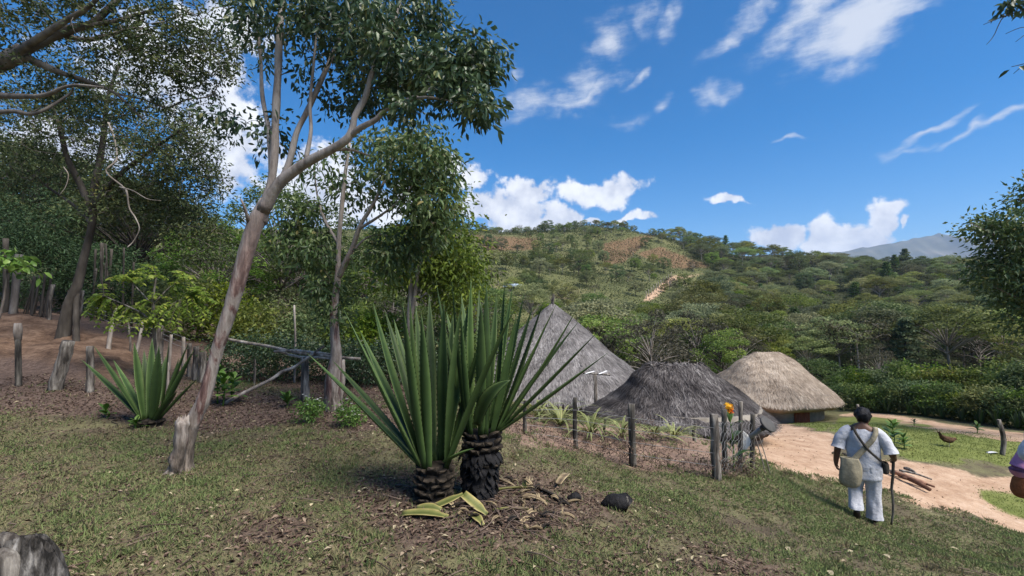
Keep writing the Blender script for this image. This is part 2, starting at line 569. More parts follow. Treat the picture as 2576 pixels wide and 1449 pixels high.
# ------------------------------------------------------------------ terrain
CTRL = [  # frame px, frame py, distance
    (0, 1449, 2.85), (640, 1449, 2.85), (1288, 1449, 2.9), (1900, 1449, 3.6), (2300, 1449, 4.3), (2576, 1449, 5.0), (2900, 1449, 6.0),
    (455, 1176, 4.85), (1090, 1264, 3.97), (100, 1176, 4.9), (-300, 1100, 6.0), (1600, 1300, 4.5), (800, 1200, 4.6),
    (47, 972, 8.0), (226, 979, 8.0), (-300, 960, 8.5), (0, 790, 14), (-300, 770, 14), (150, 800, 13.5), (300, 890, 11), (430, 935, 10.3), (560, 935, 11),
    (640, 960, 10.0), (765, 1006, 8.5), (836, 1028, 7.8), (890, 1070, 6.7), (560, 1020, 8.0), (1000, 990, 9.0), (700, 900, 14), (1000, 930, 13),
    (1150, 1030, 8), (1320, 1098, 6.5), (1447, 1127, 7.0), (1590, 1171, 6.8), (1800, 1205, 6.6), (1895, 1182, 7.5), (1400, 1088, 7.7), (1500, 1068, 8.8), (1650, 1092, 8.6),
    (1780, 1110, 9.0), (2170, 1308, 6.95), (2010, 1196, 8.5), (2280, 1262, 8.4), (2576, 1338, 8.0), (2400, 1400, 6.2), (1900, 1300, 5.7),
    (2000, 1100, 13), (1930, 1076, 16), (2010, 1066, 20.3), (2100, 1062, 17), (2400, 1115, 13), (2300, 1082, 15.5), (2500, 1098, 15), (2550, 1200, 10.5), (2200, 1155, 11),
    (2100, 1038, 23), (2250, 1050, 20), (2400, 1074, 18), (2576, 1092, 16), (2900, 1110, 16), (2800, 1230, 10.5),
    (1700, 1090, 13.5), (1390, 1025, 18), (1560, 1075, 14.5), (1550, 1020, 19), (1800, 1060, 20), (1200, 1000, 16),
    (1390, 960, 28), (1700, 985, 30), (2100, 1000, 32), (2400, 1000, 30), (2576, 1005, 28), (1000, 850, 24), (700, 850, 24), (300, 790, 24), (0, 740, 22),
    (1390, 890, 45), (1700, 920, 48), (2100, 925, 50), (2400, 930, 50), (2576, 930, 48), (1000, 790, 45), (600, 740, 45), (100, 690, 45),
    (1400, 752, 85), (1700, 800, 80), (2000, 840, 80), (2300, 850, 80), (2576, 850, 75), (1000, 700, 85), (400, 640, 85), (-200, 600, 85),
    (1400, 670, 130), (1650, 690, 130), (1900, 732, 130), (2200, 745, 130), (2500, 740, 125), (1000, 640, 130),
    (1150, 582, 195), (1300, 584, 195), (1450, 585, 195), (1600, 590, 190), (1750, 625, 185), (1900, 652, 185), (2050, 660, 185), (2200, 656, 180), (2350, 658, 175), (2500, 656, 170), (2700, 670, 170),
    (900, 588, 195), (600, 590, 190), (300, 590, 180), (0, 590, 180), (-300, 590, 180),
]
cX, cY, cZ = [], [], []
for (px, py, Y) in CTRL:
    p = at(px, py, Y)
    cX.append(p[0]); cY.append(p[1]); cZ.append(p[2])
for deg, r_, z_ in [(d, .4, 0) for d in (-150, -90, -30, 30, 90, 150)] + [(d, 3, .05) for d in (-180, -140, -100, 140, 180)] + [(100, 3, -.7), (75, 3, -.75)] + \
        [(d, 10, .6) for d in (-180, -140, -100, 180)] + [(100, 10, -2.2), (140, 10, -1)] + [(d, 40, 5) for d in (-180, -130, -90, 180)] + [(90, 40, -6), (130, 40, -4)] + \
        [(d, 180, 30) for d in (-180, -130, -90, 90, 130, 180)]:
    cX.append(r_ * math.sin(R(deg))); cY.append(r_ * math.cos(R(deg))); cZ.append(z_)
# beyond the ridge the land falls away
for deg in (-180, -140, -100, -65, -45, -25, -5, 15, 30, 45, 60, 100, 140, 180):
    for r_, z_ in ((420, 6.0), (1500, -20), (9000, -60)):
        cX.append(r_ * math.sin(R(deg))); cY.append(r_ * math.cos(R(deg))); cZ.append(z_)
cX, cY, cZ = map(np.array, (cX, cY, cZ))


def wcoord(X, Y):
    r = np.hypot(X, Y)
    return np.stack([np.arctan2(X, Y) * 1.1, np.log(r + 1.5) * 1.0], -1)


def tps(d):
    return np.where(d > 1e-9, d * d * np.log(np.maximum(d, 1e-9)), 0)


cU = wcoord(cX, cY)
cQ = cZ / (np.hypot(cX, cY) + 6)
n_ = len(cU)
K = tps(np.linalg.norm(cU[:, None] - cU[None], axis=-1)) + np.eye(n_) * 2e-3
Pm = np.hstack([np.ones((n_, 1)), cU])
A_ = np.block([[K, Pm], [Pm.T, np.zeros((3, 3))]])
sol = np.linalg.solve(A_, np.concatenate([cQ, np.zeros(3)]))
wK, wP = sol[:n_], sol[n_:]


def height_exact(X, Y):
    X = np.atleast_1d(np.asarray(X, float)); Y = np.atleast_1d(np.asarray(Y, float))
    out = np.empty(len(X))
    for i in range(0, len(X), 20000):
        u = wcoord(X[i:i + 20000], Y[i:i + 20000])
        d = np.linalg.norm(u[:, None] - cU[None], axis=-1)
        out[i:i + 20000] = tps(d) @ wK + wP[0] + u @ wP[1:]
    return out * (np.hypot(X, Y) + 6)


_NT, _NR = 721, 520
_tt = np.linspace(-math.pi, math.pi, _NT)
_lr = np.linspace(math.log(1.5), math.log(12500), _NR)
_T, _L = np.meshgrid(_tt, _lr)
_RT = np.exp(_L) - 1.5
_HT = height_exact((_RT * np.sin(_T)).ravel(), (_RT * np.cos(_T)).ravel()).reshape(_NR, _NT)


def height(X, Y):
    """the fitted land, read from a fine polar table"""
    X = np.atleast_1d(np.asarray(X, float)); Y = np.atleast_1d(np.asarray(Y, float))
    a = (np.arctan2(X, Y) + math.pi) / TAU * (_NT - 1)
    b = np.clip((np.log(np.hypot(X, Y) + 1.5) - _lr[0]) / (_lr[1] - _lr[0]), 0, _NR - 1.001)
    i = np.clip(a.astype(int), 0, _NT - 2); j = b.astype(int)
    u = a - i; v = b - j
    return (_HT[j, i] * (1 - u) + _HT[j, i + 1] * u) * (1 - v) + (_HT[j + 1, i] * (1 - u) + _HT[j + 1, i + 1] * u) * v


def hz(X, Y):
    return float(height(X, Y)[0])


_VN = np.random.default_rng(99).random((256, 256))


def vnoise(x, y, f):
    x = np.asarray(x) * f; y = np.asarray(y) * f
    i = np.floor(x).astype(int); j = np.floor(y).astype(int)
    u = x - i; v = y - j
    u = u * u * (3 - 2 * u); v = v * v * (3 - 2 * v)
    g = lambda a, b: _VN[a % 256, b % 256]
    return (g(i, j) * (1 - u) + g(i + 1, j) * u) * (1 - v) + (g(i, j + 1) * (1 - u) + g(i + 1, j + 1) * u) * v


def fine(X, Y):
    r = np.hypot(X, Y)
    near = np.clip(1 - r / 30, 0, 1)
    z = (vnoise(X, Y, 1.3) - .5) * .05 + (vnoise(X + 7, Y, 4.0) - .5) * .03 + (vnoise(X, Y + 3, 11.0) - .5) * .014
    far = np.clip((r - 40) / 60, 0, 1)
    zf = (vnoise(X, Y, .03) - .5) * 5 + (vnoise(X, Y + 9, .09) - .5) * 2.0
    return z * near + zf * far


def ground_z(X, Y):
    return float((height(X, Y) + fine(np.atleast_1d(X), np.atleast_1d(Y)))[0])


_YS = np.exp(np.linspace(math.log(1.2), math.log(400), 700))


def hit(px, py):
    """first point where the sight line through a frame point meets the land"""
    d = ray(px, py)
    X = _YS * d[0] / d[1]
    Z = CAMZ + _YS * d[2] / d[1]
    g = height(X, _YS) + fine(X, _YS)
    b = np.nonzero(Z < g)[0]
    k = b[0] if len(b) else len(_YS) - 1
    k0 = max(k - 1, 0)
    a = (Z[k0] - g[k0]); c = (g[k] - Z[k])
    t = a / (a + c) if a + c > 1e-9 else 0
    Y = _YS[k0] * (1 - t) + _YS[k] * t
    X = Y * d[0] / d[1]
    return np.array((X, Y, ground_z(X, Y)))


def on(px, Y):
    """point of the land at sideways position of px and distance Y"""
    X = (px - W / 2) / F * Y / CP
    return np.array((X, Y, ground_z(X, Y)))


def polymask(px, py, poly, soft):
    """1 inside, 0 outside, soft edge (frame px)"""
    poly = np.asarray(poly, float)
    lo, hi = poly.min(0) - soft, poly.max(0) + soft
    near = (px > lo[0]) & (px < hi[0]) & (py > lo[1]) & (py < hi[1])
    full = np.zeros(len(px))
    if not near.any():
        return full
    P = np.stack([px[near], py[near]], -1)
    inside = np.zeros(len(P), bool)
    dist = np.full(len(P), 1e9)
    for a, b in zip(poly, np.roll(poly, -1, 0)):
        ab = b - a
        t = np.clip(((P - a) @ ab) / (ab @ ab), 0, 1)
        dist = np.minimum(dist, np.linalg.norm(P - a - t[:, None] * ab, axis=1))
        cond = (a[1] > P[:, 1]) != (b[1] > P[:, 1])
        with np.errstate(divide='ignore', invalid='ignore'):
            xin = (b[0] - a[0]) * (P[:, 1] - a[1]) / (b[1] - a[1]) + a[0]
        inside ^= cond & (P[:, 0] < xin)
    sd = np.where(inside, dist, -dist)
    full[near] = np.clip(sd / soft * .5 + .5, 0, 1)
    return full


ZONES = {
    'clay': [([(1900, 1130), (1880, 1050), (1960, 1056), (2010, 1075), (2090, 1085), (2105, 1125), (2130, 1150), (2260, 1148), (2330, 1160), (2420, 1170), (2470, 1195), (2576, 1195), (2900, 1230), (3000, 1420),
               (2576, 1338), (2450, 1300), (2330, 1278), (2250, 1246), (2090, 1208), (2000, 1186), (1930, 1168)], 10),
             ([(2105, 1044), (2180, 1032), (2300, 1050), (2400, 1070), (2576, 1090), (2900, 1110), (2900, 1122), (2576, 1108), (2400, 1090), (2280, 1068), (2180, 1050)], 6),
             ([(1370, 748), (1395, 738), (1430, 748), (1420, 756)], 6), ([(1615, 760), (1630, 742), (1690, 695), (1770, 690), (1700, 705), (1640, 755)], 8)],
    'lawn': [([(2092, 1068), (2112, 1052), (2200, 1048), (2300, 1068), (2450, 1093), (2576, 1110), (2900, 1130), (2900, 1185), (2576, 1178), (2500, 1172), (2400, 1158), (2280, 1146), (2200, 1112), (2125, 1094)], 8),
             ([(2450, 1232), (2520, 1228), (2700, 1236), (2700, 1300), (2576, 1290), (2490, 1262)], 14), ([(1890, 1048), (1960, 1046), (2080, 1062), (2100, 1072), (2060, 1078), (1980, 1064), (1930, 1060)], 5)],
    'litter': [([(-300, 880), (0, 850), (300, 930), (480, 950), (700, 985), (900, 995), (1000, 1040), (1010, 1070), (900, 1080), (700, 1084), (500, 1082), (300, 1056), (100, 1040), (-300, 1040)], 22),
               ([(-300, 700), (1200, 700), (1250, 990), (1000, 1030), (900, 1000), (480, 950), (-300, 880)], 20)],
    'bank': [([(-400, 730), (0, 772), (120, 798), (200, 828), (330, 868), (345, 915), (300, 955), (150, 935), (0, 905), (-400, 890)], 18)],
    'soil': [([(930, 1205), (1050, 1190), (1260, 1180), (1400, 1190), (1500, 1230), (1590, 1270), (1500, 1318), (1350, 1365), (1150, 1390), (1000, 1375), (910, 1320), (890, 1260)], 40),
             ([(560, 1300), (700, 1280), (800, 1330), (760, 1400), (600, 1400)], 60), ([(1700, 1400), (1850, 1380), (2000, 1420), (1900, 1480)], 50)],
    'garden': [([(1250, 1075), (1330, 1045), (1450, 1056), (1600, 1072), (1800, 1085), (1910, 1100), (1910, 1176), (1800, 1196), (1700, 1190), (1580, 1172), (1430, 1132), (1300, 1110)], 10)],
    'fern': [([(1195, 592), (1360, 600), (1350, 628), (1225, 632)], 10), ([(1515, 612), (1600, 596), (1650, 588), (1570, 660), (1522, 668)], 9),
             ([(1600, 640), (1660, 620), (1790, 672), (1700, 676)], 9)],
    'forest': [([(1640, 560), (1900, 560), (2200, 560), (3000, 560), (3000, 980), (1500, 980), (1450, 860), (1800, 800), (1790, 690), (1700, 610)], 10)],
}


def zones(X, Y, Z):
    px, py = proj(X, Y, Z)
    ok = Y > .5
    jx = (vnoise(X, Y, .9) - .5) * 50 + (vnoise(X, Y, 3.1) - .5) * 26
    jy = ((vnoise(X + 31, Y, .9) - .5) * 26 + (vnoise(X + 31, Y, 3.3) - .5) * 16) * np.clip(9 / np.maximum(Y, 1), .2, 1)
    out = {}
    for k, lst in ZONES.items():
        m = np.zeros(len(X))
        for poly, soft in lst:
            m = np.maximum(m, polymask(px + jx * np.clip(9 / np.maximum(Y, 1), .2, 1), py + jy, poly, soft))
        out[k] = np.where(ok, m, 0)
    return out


th = np.concatenate([np.linspace(-180, -62, 40, endpoint=False), np.linspace(-62, 62, 480, endpoint=False), np.linspace(62, 180, 41)])
rr = np.concatenate([[0.02, .3, .6], np.exp(np.linspace(math.log(.9), math.log(330), 470)), np.exp(np.linspace(math.log(345), math.log(12000), 30))])
TH, RR = np.meshgrid(np.radians(th), rr)
gX, gY = (RR * np.sin(TH)).ravel(), (RR * np.cos(TH)).ravel()
gZ = height(gX, gY) + fine(gX, gY)
zn = zones(gX, gY, gZ)
gZ += zn['bank'] * (np.floor(vnoise(gX, gY, .9) * 5) / 5 * .16 + vnoise(gX + 3, gY, 2.8) * .12)
gZ -= zn['garden'] * .03 + zn['clay'] * .03 * (gY < 30)
nr, nc = TH.shape
i_ = np.arange(nr - 1)[:, None] * nc
j_ = np.arange(nc - 1)[None]
gq = np.stack([i_ + j_, i_ + j_ + 1, i_ + nc + j_ + 1, i_ + nc + j_], -1).reshape(-1, 4)
gme = mesh_np('ground', np.stack([gX, gY, gZ], -1), [gq], None, None, True)
for k, v in zn.items():
    a = gme.attributes.new('z_' + k, 'FLOAT', 'POINT')
    a.data.foreach_set('value', v.astype(np.float32))
ground = bpy.data.objects.new('ground', gme)
link(ground)
ground['kind'] = 'structure'

m, t, out = new_mat('ground')
gm = N(t, 'ShaderNodeNewGeometry')
pos = gm.outputs['Position']
n1 = noise(t, pos, 2.2, 6, .62)
n2 = noise(t, pos, 14.0, 6, .65)
n3 = noise(t, pos, 60.0, 5, .7)
nf = noise(t, pos, .06, 8, .65)
mixn = mth(t, 'ADD', mth(t, 'MULTIPLY', n1, .5), mth(t, 'ADD', mth(t, 'MULTIPLY', n2, .3), mth(t, 'MULTIPLY', n3, .2)))
grassc = ramp(t, mixn, [(.36, (.065, .05, .036)), (.45, (.11, .09, .06)), (.52, (.14, .128, .07)), (.60, (.175, .165, .085)), (.68, (.24, .21, .13))])
litc = ramp(t, mth(t, 'ADD', mth(t, 'MULTIPLY', n2, .5), mth(t, 'MULTIPLY', n3, .5)), [(.36, (.05, .035, .028)), (.5, (.12, .083, .066)), (.62, (.19, .138, .11)), (.7, (.28, .215, .175))])
bankc = ramp(t, mixn, [(.38, (.045, .028, .02)), (.5, (.13, .083, .057)), (.62, (.23, .155, .108))])
clayc = ramp(t, mixn, [(.34, (.24, .15, .095)), (.45, (.38, .25, .165)), (.56, (.49, .345, .24)), (.68, (.58, .45, .34))])
lawnc = ramp(t, mixn, [(.36, (.08, .095, .025)), (.5, (.15, .175, .05)), (.64, (.22, .23, .08))])
gardc = ramp(t, mixn, [(.36, (.12, .08, .06)), (.5, (.24, .165, .125)), (.64, (.33, .235, .18))])
hillc = ramp(t, mth(t, 'ADD', mth(t, 'MULTIPLY', nf, .6), mth(t, 'MULTIPLY', n1, .4)), [(.38, (.06, .068, .03)), (.5, (.11, .118, .05)), (.6, (.16, .15, .075)), (.68, (.23, .18, .115))])
fernc = ramp(t, mth(t, 'ADD', mth(t, 'MULTIPLY', nf, .5), mth(t, 'MULTIPLY', n1, .5)), [(.38, (.12, .082, .045)), (.6, (.20, .13, .075))])
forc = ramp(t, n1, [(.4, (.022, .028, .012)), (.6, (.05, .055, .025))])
ln = N(t, 'ShaderNodeVectorMath', operation='LENGTH')
t.links.new(pos, ln.inputs[0])
col = mixc(t, smooth(t, ln.outputs['Value'], 22, 34), grassc, hillc)


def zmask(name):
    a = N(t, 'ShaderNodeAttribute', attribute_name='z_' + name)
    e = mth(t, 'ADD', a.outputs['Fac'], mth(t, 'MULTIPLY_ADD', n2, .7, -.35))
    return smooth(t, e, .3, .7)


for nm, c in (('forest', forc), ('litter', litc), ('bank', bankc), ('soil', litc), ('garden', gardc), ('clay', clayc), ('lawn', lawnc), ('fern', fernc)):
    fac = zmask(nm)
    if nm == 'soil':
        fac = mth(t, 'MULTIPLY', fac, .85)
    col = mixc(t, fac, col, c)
p = N(t, 'ShaderNodeBsdfPrincipled')
p.inputs['Roughness'].default_value = .95
p.inputs['Specular IOR Level'].default_value = .1
t.links.new(col, p.inputs['Base Color'])
b = N(t, 'ShaderNodeBump')
b.inputs['Strength'].default_value = .7
b.inputs['Distance'].default_value = .03
t.links.new(mth(t, 'ADD', n2, mth(t, 'MULTIPLY', n3, .6)), b.inputs['Height'])
t.links.new(b.outputs[0], p.inputs['Normal'])
t.links.new(p.outputs[0], out.inputs[0])
gme.materials.append(m)

# far mountain beyond the ridge
mp = [(1750, 668), (1950, 650), (2050, 640), (2120, 632), (2180, 622), (2240, 612), (2290, 602), (2335, 594), (2362, 588), (2395, 593), (2430, 596), (2480, 604), (2540, 606), (2620, 612), (2700, 622), (2800, 640), (3000, 668)]
YM = 3600.0
mv, mq = [], []
xs = np.linspace(1750, 3000, 260)
ys = np.interp(xs, [a for a, _ in mp], [b_ for _, b_ in mp])
ns = 26
for a, y_ in zip(xs, ys):
    top = at(a, y_, YM)
    for k in range(ns):
        f_ = k / (ns - 1)
        X = top[0] * (1 - .12 * f_)
        Y = YM - 1500 * f_ + (vnoise(top[0], 0, .004) - .5) * 400 * f_
        sp = (vnoise(top[0] + Y * .25, Y * .3, .006) - .5) * 170 + (vnoise(top[0] - Y * .3, Y * .4, .02) - .5) * 60
        Z = top[2] * (1 - f_) ** 1.15 + sp * math.sin(math.pi * min(f_ * 1.15, 1)) * .8 - 60 * f_ + (vnoise(top[0], 3, .02) - .5) * 14
        mv.append((X, Y, Z))
    top2 = at(a, y_, YM)
    mv.append((top2[0] * 1.1, YM + 700, -60))
k1 = ns + 1
for a in range(len(xs) - 1):
    for k in range(ns - 1):
        mq.append((a * k1 + k, a * k1 + k + 1, (a + 1) * k1 + k + 1, (a + 1) * k1 + k))
    mq.append((a * k1, (a + 1) * k1, (a + 1) * k1 + ns, a * k1 + ns))
M['mountain'] = rough_mat('mountain', [(.35, (.05, .06, .04)), (.55, (.10, .10, .06)), (.72, (.17, .15, .11))], .004, bump=0)
mo = add('mountain', (np.array(mv), [np.array(mq)]), M['mountain'])
mo['kind'] = 'structure'

# ------------------------------------------------------------------ ground cover: short grass, litter
gg = np.random.default_rng(3)


def cover_points(n, rmin, rmax, half=56.0, power=1.0):
    a = np.radians(gg.uniform(-half, half, n))
    r = np.exp(gg.uniform(math.log(rmin), math.log(rmax), n)) if power == 0 else (gg.uniform(rmin ** power, rmax ** power, n)) ** (1 / power)
    X, Y = r * np.sin(a), r * np.cos(a)
    return X, Y, r


def snap(X, Y):
    return height(X, Y) + fine(X, Y)


X, Y, r_ = cover_points(430000, 2.3, 11.5, power=1.0)
Z = snap(X, Y)
z = zones(X, Y, Z)
patch = vnoise(X, Y, 1.1) * .5 + vnoise(X + 5, Y, 3.7) * .5
dens = np.clip(1.35 * patch + .02, .1, 1) ** 1.5
for k, f_ in (('litter', .93), ('bank', .98), ('soil', .86), ('garden', .96), ('clay', .995)):
    dens *= 1 - f_ * z[k]
dens *= np.clip((proj(X, Y, Z)[0] > -350) & (proj(X, Y, Z)[0] < 2950), 0, 1)
keep = gg.random(len(X)) < dens
X, Y, Z, r_, patch = X[keep], Y[keep], Z[keep], r_[keep], patch[keep]
n = len(X)
lean = gg.normal(size=(n, 3)) * np.array((.8, .8, .25)) + np.array((0, 0, .55))
Lg = gg.uniform(.018, .048, n) * (.7 + .5 * patch) * (1 + .05 * r_)
tint = np.clip(-.05 + 1.05 * patch + .25 * np.clip(X / 4, -.3, .6) + gg.normal(size=n) * .25, 0, 1)
geo = leaves(np.stack([X, Y, Z - .004], -1), lean, Lg, .0045 * (1 + .16 * r_), gg, .1, .25, tint=tint)
M['grass'] = leaf_mat('short grass', [(0, (.18, .14, .09)), (.25, (.25, .21, .125)), (.5, (.21, .215, .105)), (.8, (.15, .20, .075)), (1, (.20, .25, .10))], .3, .7, spec=.1)
go = add('grass', geo, M['grass'])
tag(go, 'short patchy grass growing over the slope in front', 'grass', kind='stuff')

# taller tufts and weeds, thicker along the worn edges of the clay
X, Y, r_ = cover_points(9000, 2.6, 14, power=1.0)
Z = snap(X, Y)
z = zones(X, Y, Z)
edge = np.clip(1 - np.abs(z['clay'] - .45) * 2.4, 0, 1) * (z['clay'] > .02)
keep = gg.random(len(X)) < np.maximum(.10 * (1 - z['clay']) * (1 - .8 * z['litter']) * (1 - z['bank']) * (1 - .7 * z['soil']), .8 * edge)
X, Y = X[keep], Y[keep]
nb_ = 22
n = len(X) * nb_
sp = np.repeat(gg.uniform(.015, .05, len(X)), nb_)
bx_, by_ = np.repeat(X, nb_) + gg.normal(size=n) * sp, np.repeat(Y, nb_) + gg.normal(size=n) * sp
bz_ = snap(bx_, by_)
lean = np.stack([(bx_ - np.repeat(X, nb_)) / sp * .35, (by_ - np.repeat(Y, nb_)) / sp * .35, np.ones(n)], -1) + gg.normal(size=(n, 3)) * .25
geo = leaves(np.stack([bx_, by_, bz_ - .005], -1), lean, gg.uniform(.03, .075, n), .008 * (1 + .06 * by_), gg, .1, .3, tint=np.clip(np.repeat(gg.random(len(X)), nb_) * .8 + gg.random(n) * .3, 0, 1))
go = add('grass_tufts', geo, M['grass'])
tag(go, 'taller grass tufts scattered over the slope and along the clay edge', 'grass', kind='stuff')

# small stones and crumbs on the clay
X, Y, r_ = cover_points(5000, 6, 17, power=1.0)
Z = snap(X, Y)
z = zones(X, Y, Z)
keep = (z['clay'] > .5) & (gg.random(len(X)) < .5)
X, Y, Z = X[keep], Y[keep], Z[keep] - .03
pb = []
ico = np.array([(1, 0, 0), (-1, 0, 0), (0, 1, 0), (0, -1, 0), (0, 0, 1), (0, 0, -1)], float)
fcs = np.array([(0, 2, 4), (2, 1, 4), (1, 3, 4), (3, 0, 4), (2, 0, 5), (1, 2, 5), (3, 1, 5), (0, 3, 5)])
for k in range(len(X)):
    s_ = gg.uniform(.005, .02)
    pb.append((ico * s_ * gg.uniform(.6, 1.3, (6, 3)) + np.array((X[k], Y[k], Z[k] + s_ * .3)), [fcs], np.full(6, gg.random())))
M['pebble'] = rough_mat('clay crumbs', [(.3, (.16, .10, .065)), (.7, (.42, .31, .22))], 9, bump=0, use_tint=.7)
go = add('pebbles', join(pb), M['pebble'])
tag(go, 'small stones and crumbs strewn over the clay yard', 'pebbles', kind='stuff')

# bright lawn beyond the clay yard
X, Y, r_ = cover_points(150000, 8, 22, power=1.0)
sel = X > 3
X, Y = X[sel], Y[sel]
Z = snap(X, Y)
z = zones(X, Y, Z)
keep = gg.random(len(X)) < z['lawn'] * .9
X, Y, Z = X[keep], Y[keep], Z[keep]
n = len(X)
lean = gg.normal(size=(n, 3)) * np.array((.7, .7, .2)) + np.array((0, 0, .7))
geo = leaves(np.stack([X, Y, Z - .004], -1), lean, gg.uniform(.03, .06, n), .014, gg, .1, .2, tint=np.clip(vnoise(X, Y, .8) + gg.normal(size=n) * .2, 0, 1))
M['lawn'] = leaf_mat('lawn grass', [(0, (.12, .13, .04)), (.5, (.15, .19, .05)), (1, (.24, .26, .09))], .3, .7, spec=.1)
go = add('grass', geo, M['lawn'])
tag(go, 'bright green lawn beyond the clay yard', 'grass', kind='stuff')

# fallen leaves
X, Y, r_ = cover_points(90000, 2.3, 12.5, power=1.0)
Z = snap(X, Y)
z = zones(X, Y, Z)
pt = vnoise(X + 11, Y, .8) * .5 + vnoise(X + 5, Y + 2, 2.7) * .5
dens = np.clip((pt - .2) * .9, .06, .6)
dens = np.maximum(dens, np.maximum(z['litter'], z['soil'] * .9) * .95)
for k, f_ in (('bank', .55), ('garden', .6), ('clay', .985)):
    dens *= 1 - f_ * z[k]
dens *= np.where(X > 2.0, .45, 1)
keep = gg.random(len(X)) < dens
X, Y, Z = X[keep], Y[keep], Z[keep]
n = len(X)
D = gg.normal(size=(n, 3)) * np.array((1, 1, .18))
geo = leaves(np.stack([X, Y, Z + gg.uniform(.003, .02, n)], -1), D, gg.uniform(.022, .065, n), gg.uniform(.010, .026, n), gg, .3, .2, tint=gg.random(n) ** 1.6, upbias=3.0)
M['litter'] = leaf_mat('fallen leaves', [(0, (.05, .034, .027)), (.4, (.12, .08, .06)), (.75, (.21, .15, .115)), (.93, (.30, .24, .17)), (1, (.5, .44, .28))], .1, .8, spec=.1)
go = add('leaf_litter', geo, M['litter'])
tag(go, 'brown fallen leaves scattered under the trees and agaves', 'leaf litter', kind='stuff')

# small dead twigs in the grass
parts = []
X, Y, r_ = cover_points(420, 2.6, 9.0, 50, power=1.0)
Z = snap(X, Y)
z = zones(X, Y, Z)
for k in range(len(X)):
    if z['clay'][k] > .3 or (X[k] > 2.5 and gg.random() < .6):
        continue
    L = gg.uniform(.08, .38); a = gg.uniform(0, TAU)
    q = np.array([(X[k] + math.cos(a) * L * s_, Y[k] + math.sin(a) * L * s_, 0) for s_ in (-.5, -.15, .2, .5)])
    q[1:3, :2] += gg.normal(size=(2, 2)) * L * .07
    q[:, 2] = snap(q[:, 0], q[:, 1]) + .012 + gg.uniform(0, .012, 4)
    parts.append(tube(q, (.005, .004, .002), 4, tint=gg.random()))
go = add('twig_litter', join(parts), M['twig_dry'])
tag(go, 'thin dead twigs lying in the grass', 'twigs', kind='stuff')

# ------------------------------------------------------------------ tree building
def poly_resample(pts, step):
    pts = np.asarray(pts, float)
    L = np.linalg.norm(np.diff(pts, axis=0), axis=1).sum()
    return smooth_path(pts, max(4, int(L / step) + 1))


def grow_twigs(nodes, nrad, centers, g, r_tip=.003, r_scale=.011, droop=.12, sides=5, jitter=.12, rmax=.035):
    """connects every leaf cluster to the nearest wood; returns tubes"""
    nodes = [np.asarray(n, float) for n in nodes]
    nrad = list(nrad)
    C = np.asarray(centers)
    base = np.array(nodes)
    d0 = np.min(np.linalg.norm(C[:, None] - base[None], axis=-1), axis=1)
    tubes = []
    NA = np.array(nodes); RA = np.array(nrad)
    for i in np.argsort(d0):
        c = C[i]
        dv = c - NA
        d = np.linalg.norm(dv, axis=1)
        cost = d + np.where(dv[:, 2] < 0, -dv[:, 2] * .6, 0)
        k = int(np.argmin(cost))
        p0, L = NA[k], d[k]
        if L < .02:
            continue
        r0 = min(RA[k] * .75, r_tip + r_scale * L, rmax)
        mid = (p0 + c) / 2 + np.array((0, 0, droop * L)) + g.normal(size=3) * L * jitter
        q = smooth_path([p0, mid + g.normal(size=3) * L * jitter * .3, c], 6)
        rad = np.linspace(r0, r_tip, 6)
        tubes.append(tube(q, rad, sides, cap=False))
        NA = np.vstack([NA, q[1:]])
        RA = np.concatenate([RA, rad[1:]])
    return tubes


def crown_leaves(centers, spread, per, L, Wd, g, six=False, droop=.5, flat=.7, tintbase=None):
    C = np.asarray(centers)
    n = len(C)
    P = np.repeat(C, per, 0) + g.normal(size=(n * per, 3)) * spread * np.array((1, 1, flat))
    D = unit(P - np.repeat(C, per, 0)) * .8 + g.normal(size=(n * per, 3)) * .5 + np.array((0, 0, -droop))
    tb = np.repeat(g.random(n) * .5 if tintbase is None else tintbase, per)
    tint = np.clip(tb + g.random(n * per) ** 1.4 * .55, 0, 1)
    return leaves(P, D, L * np.clip(g.lognormal(-.12, .3, n * per), .4, 1.5), Wd * g.uniform(.65, 1.25, n * per), g, .2, .2, six=six, tint=tint, upbias=.9)


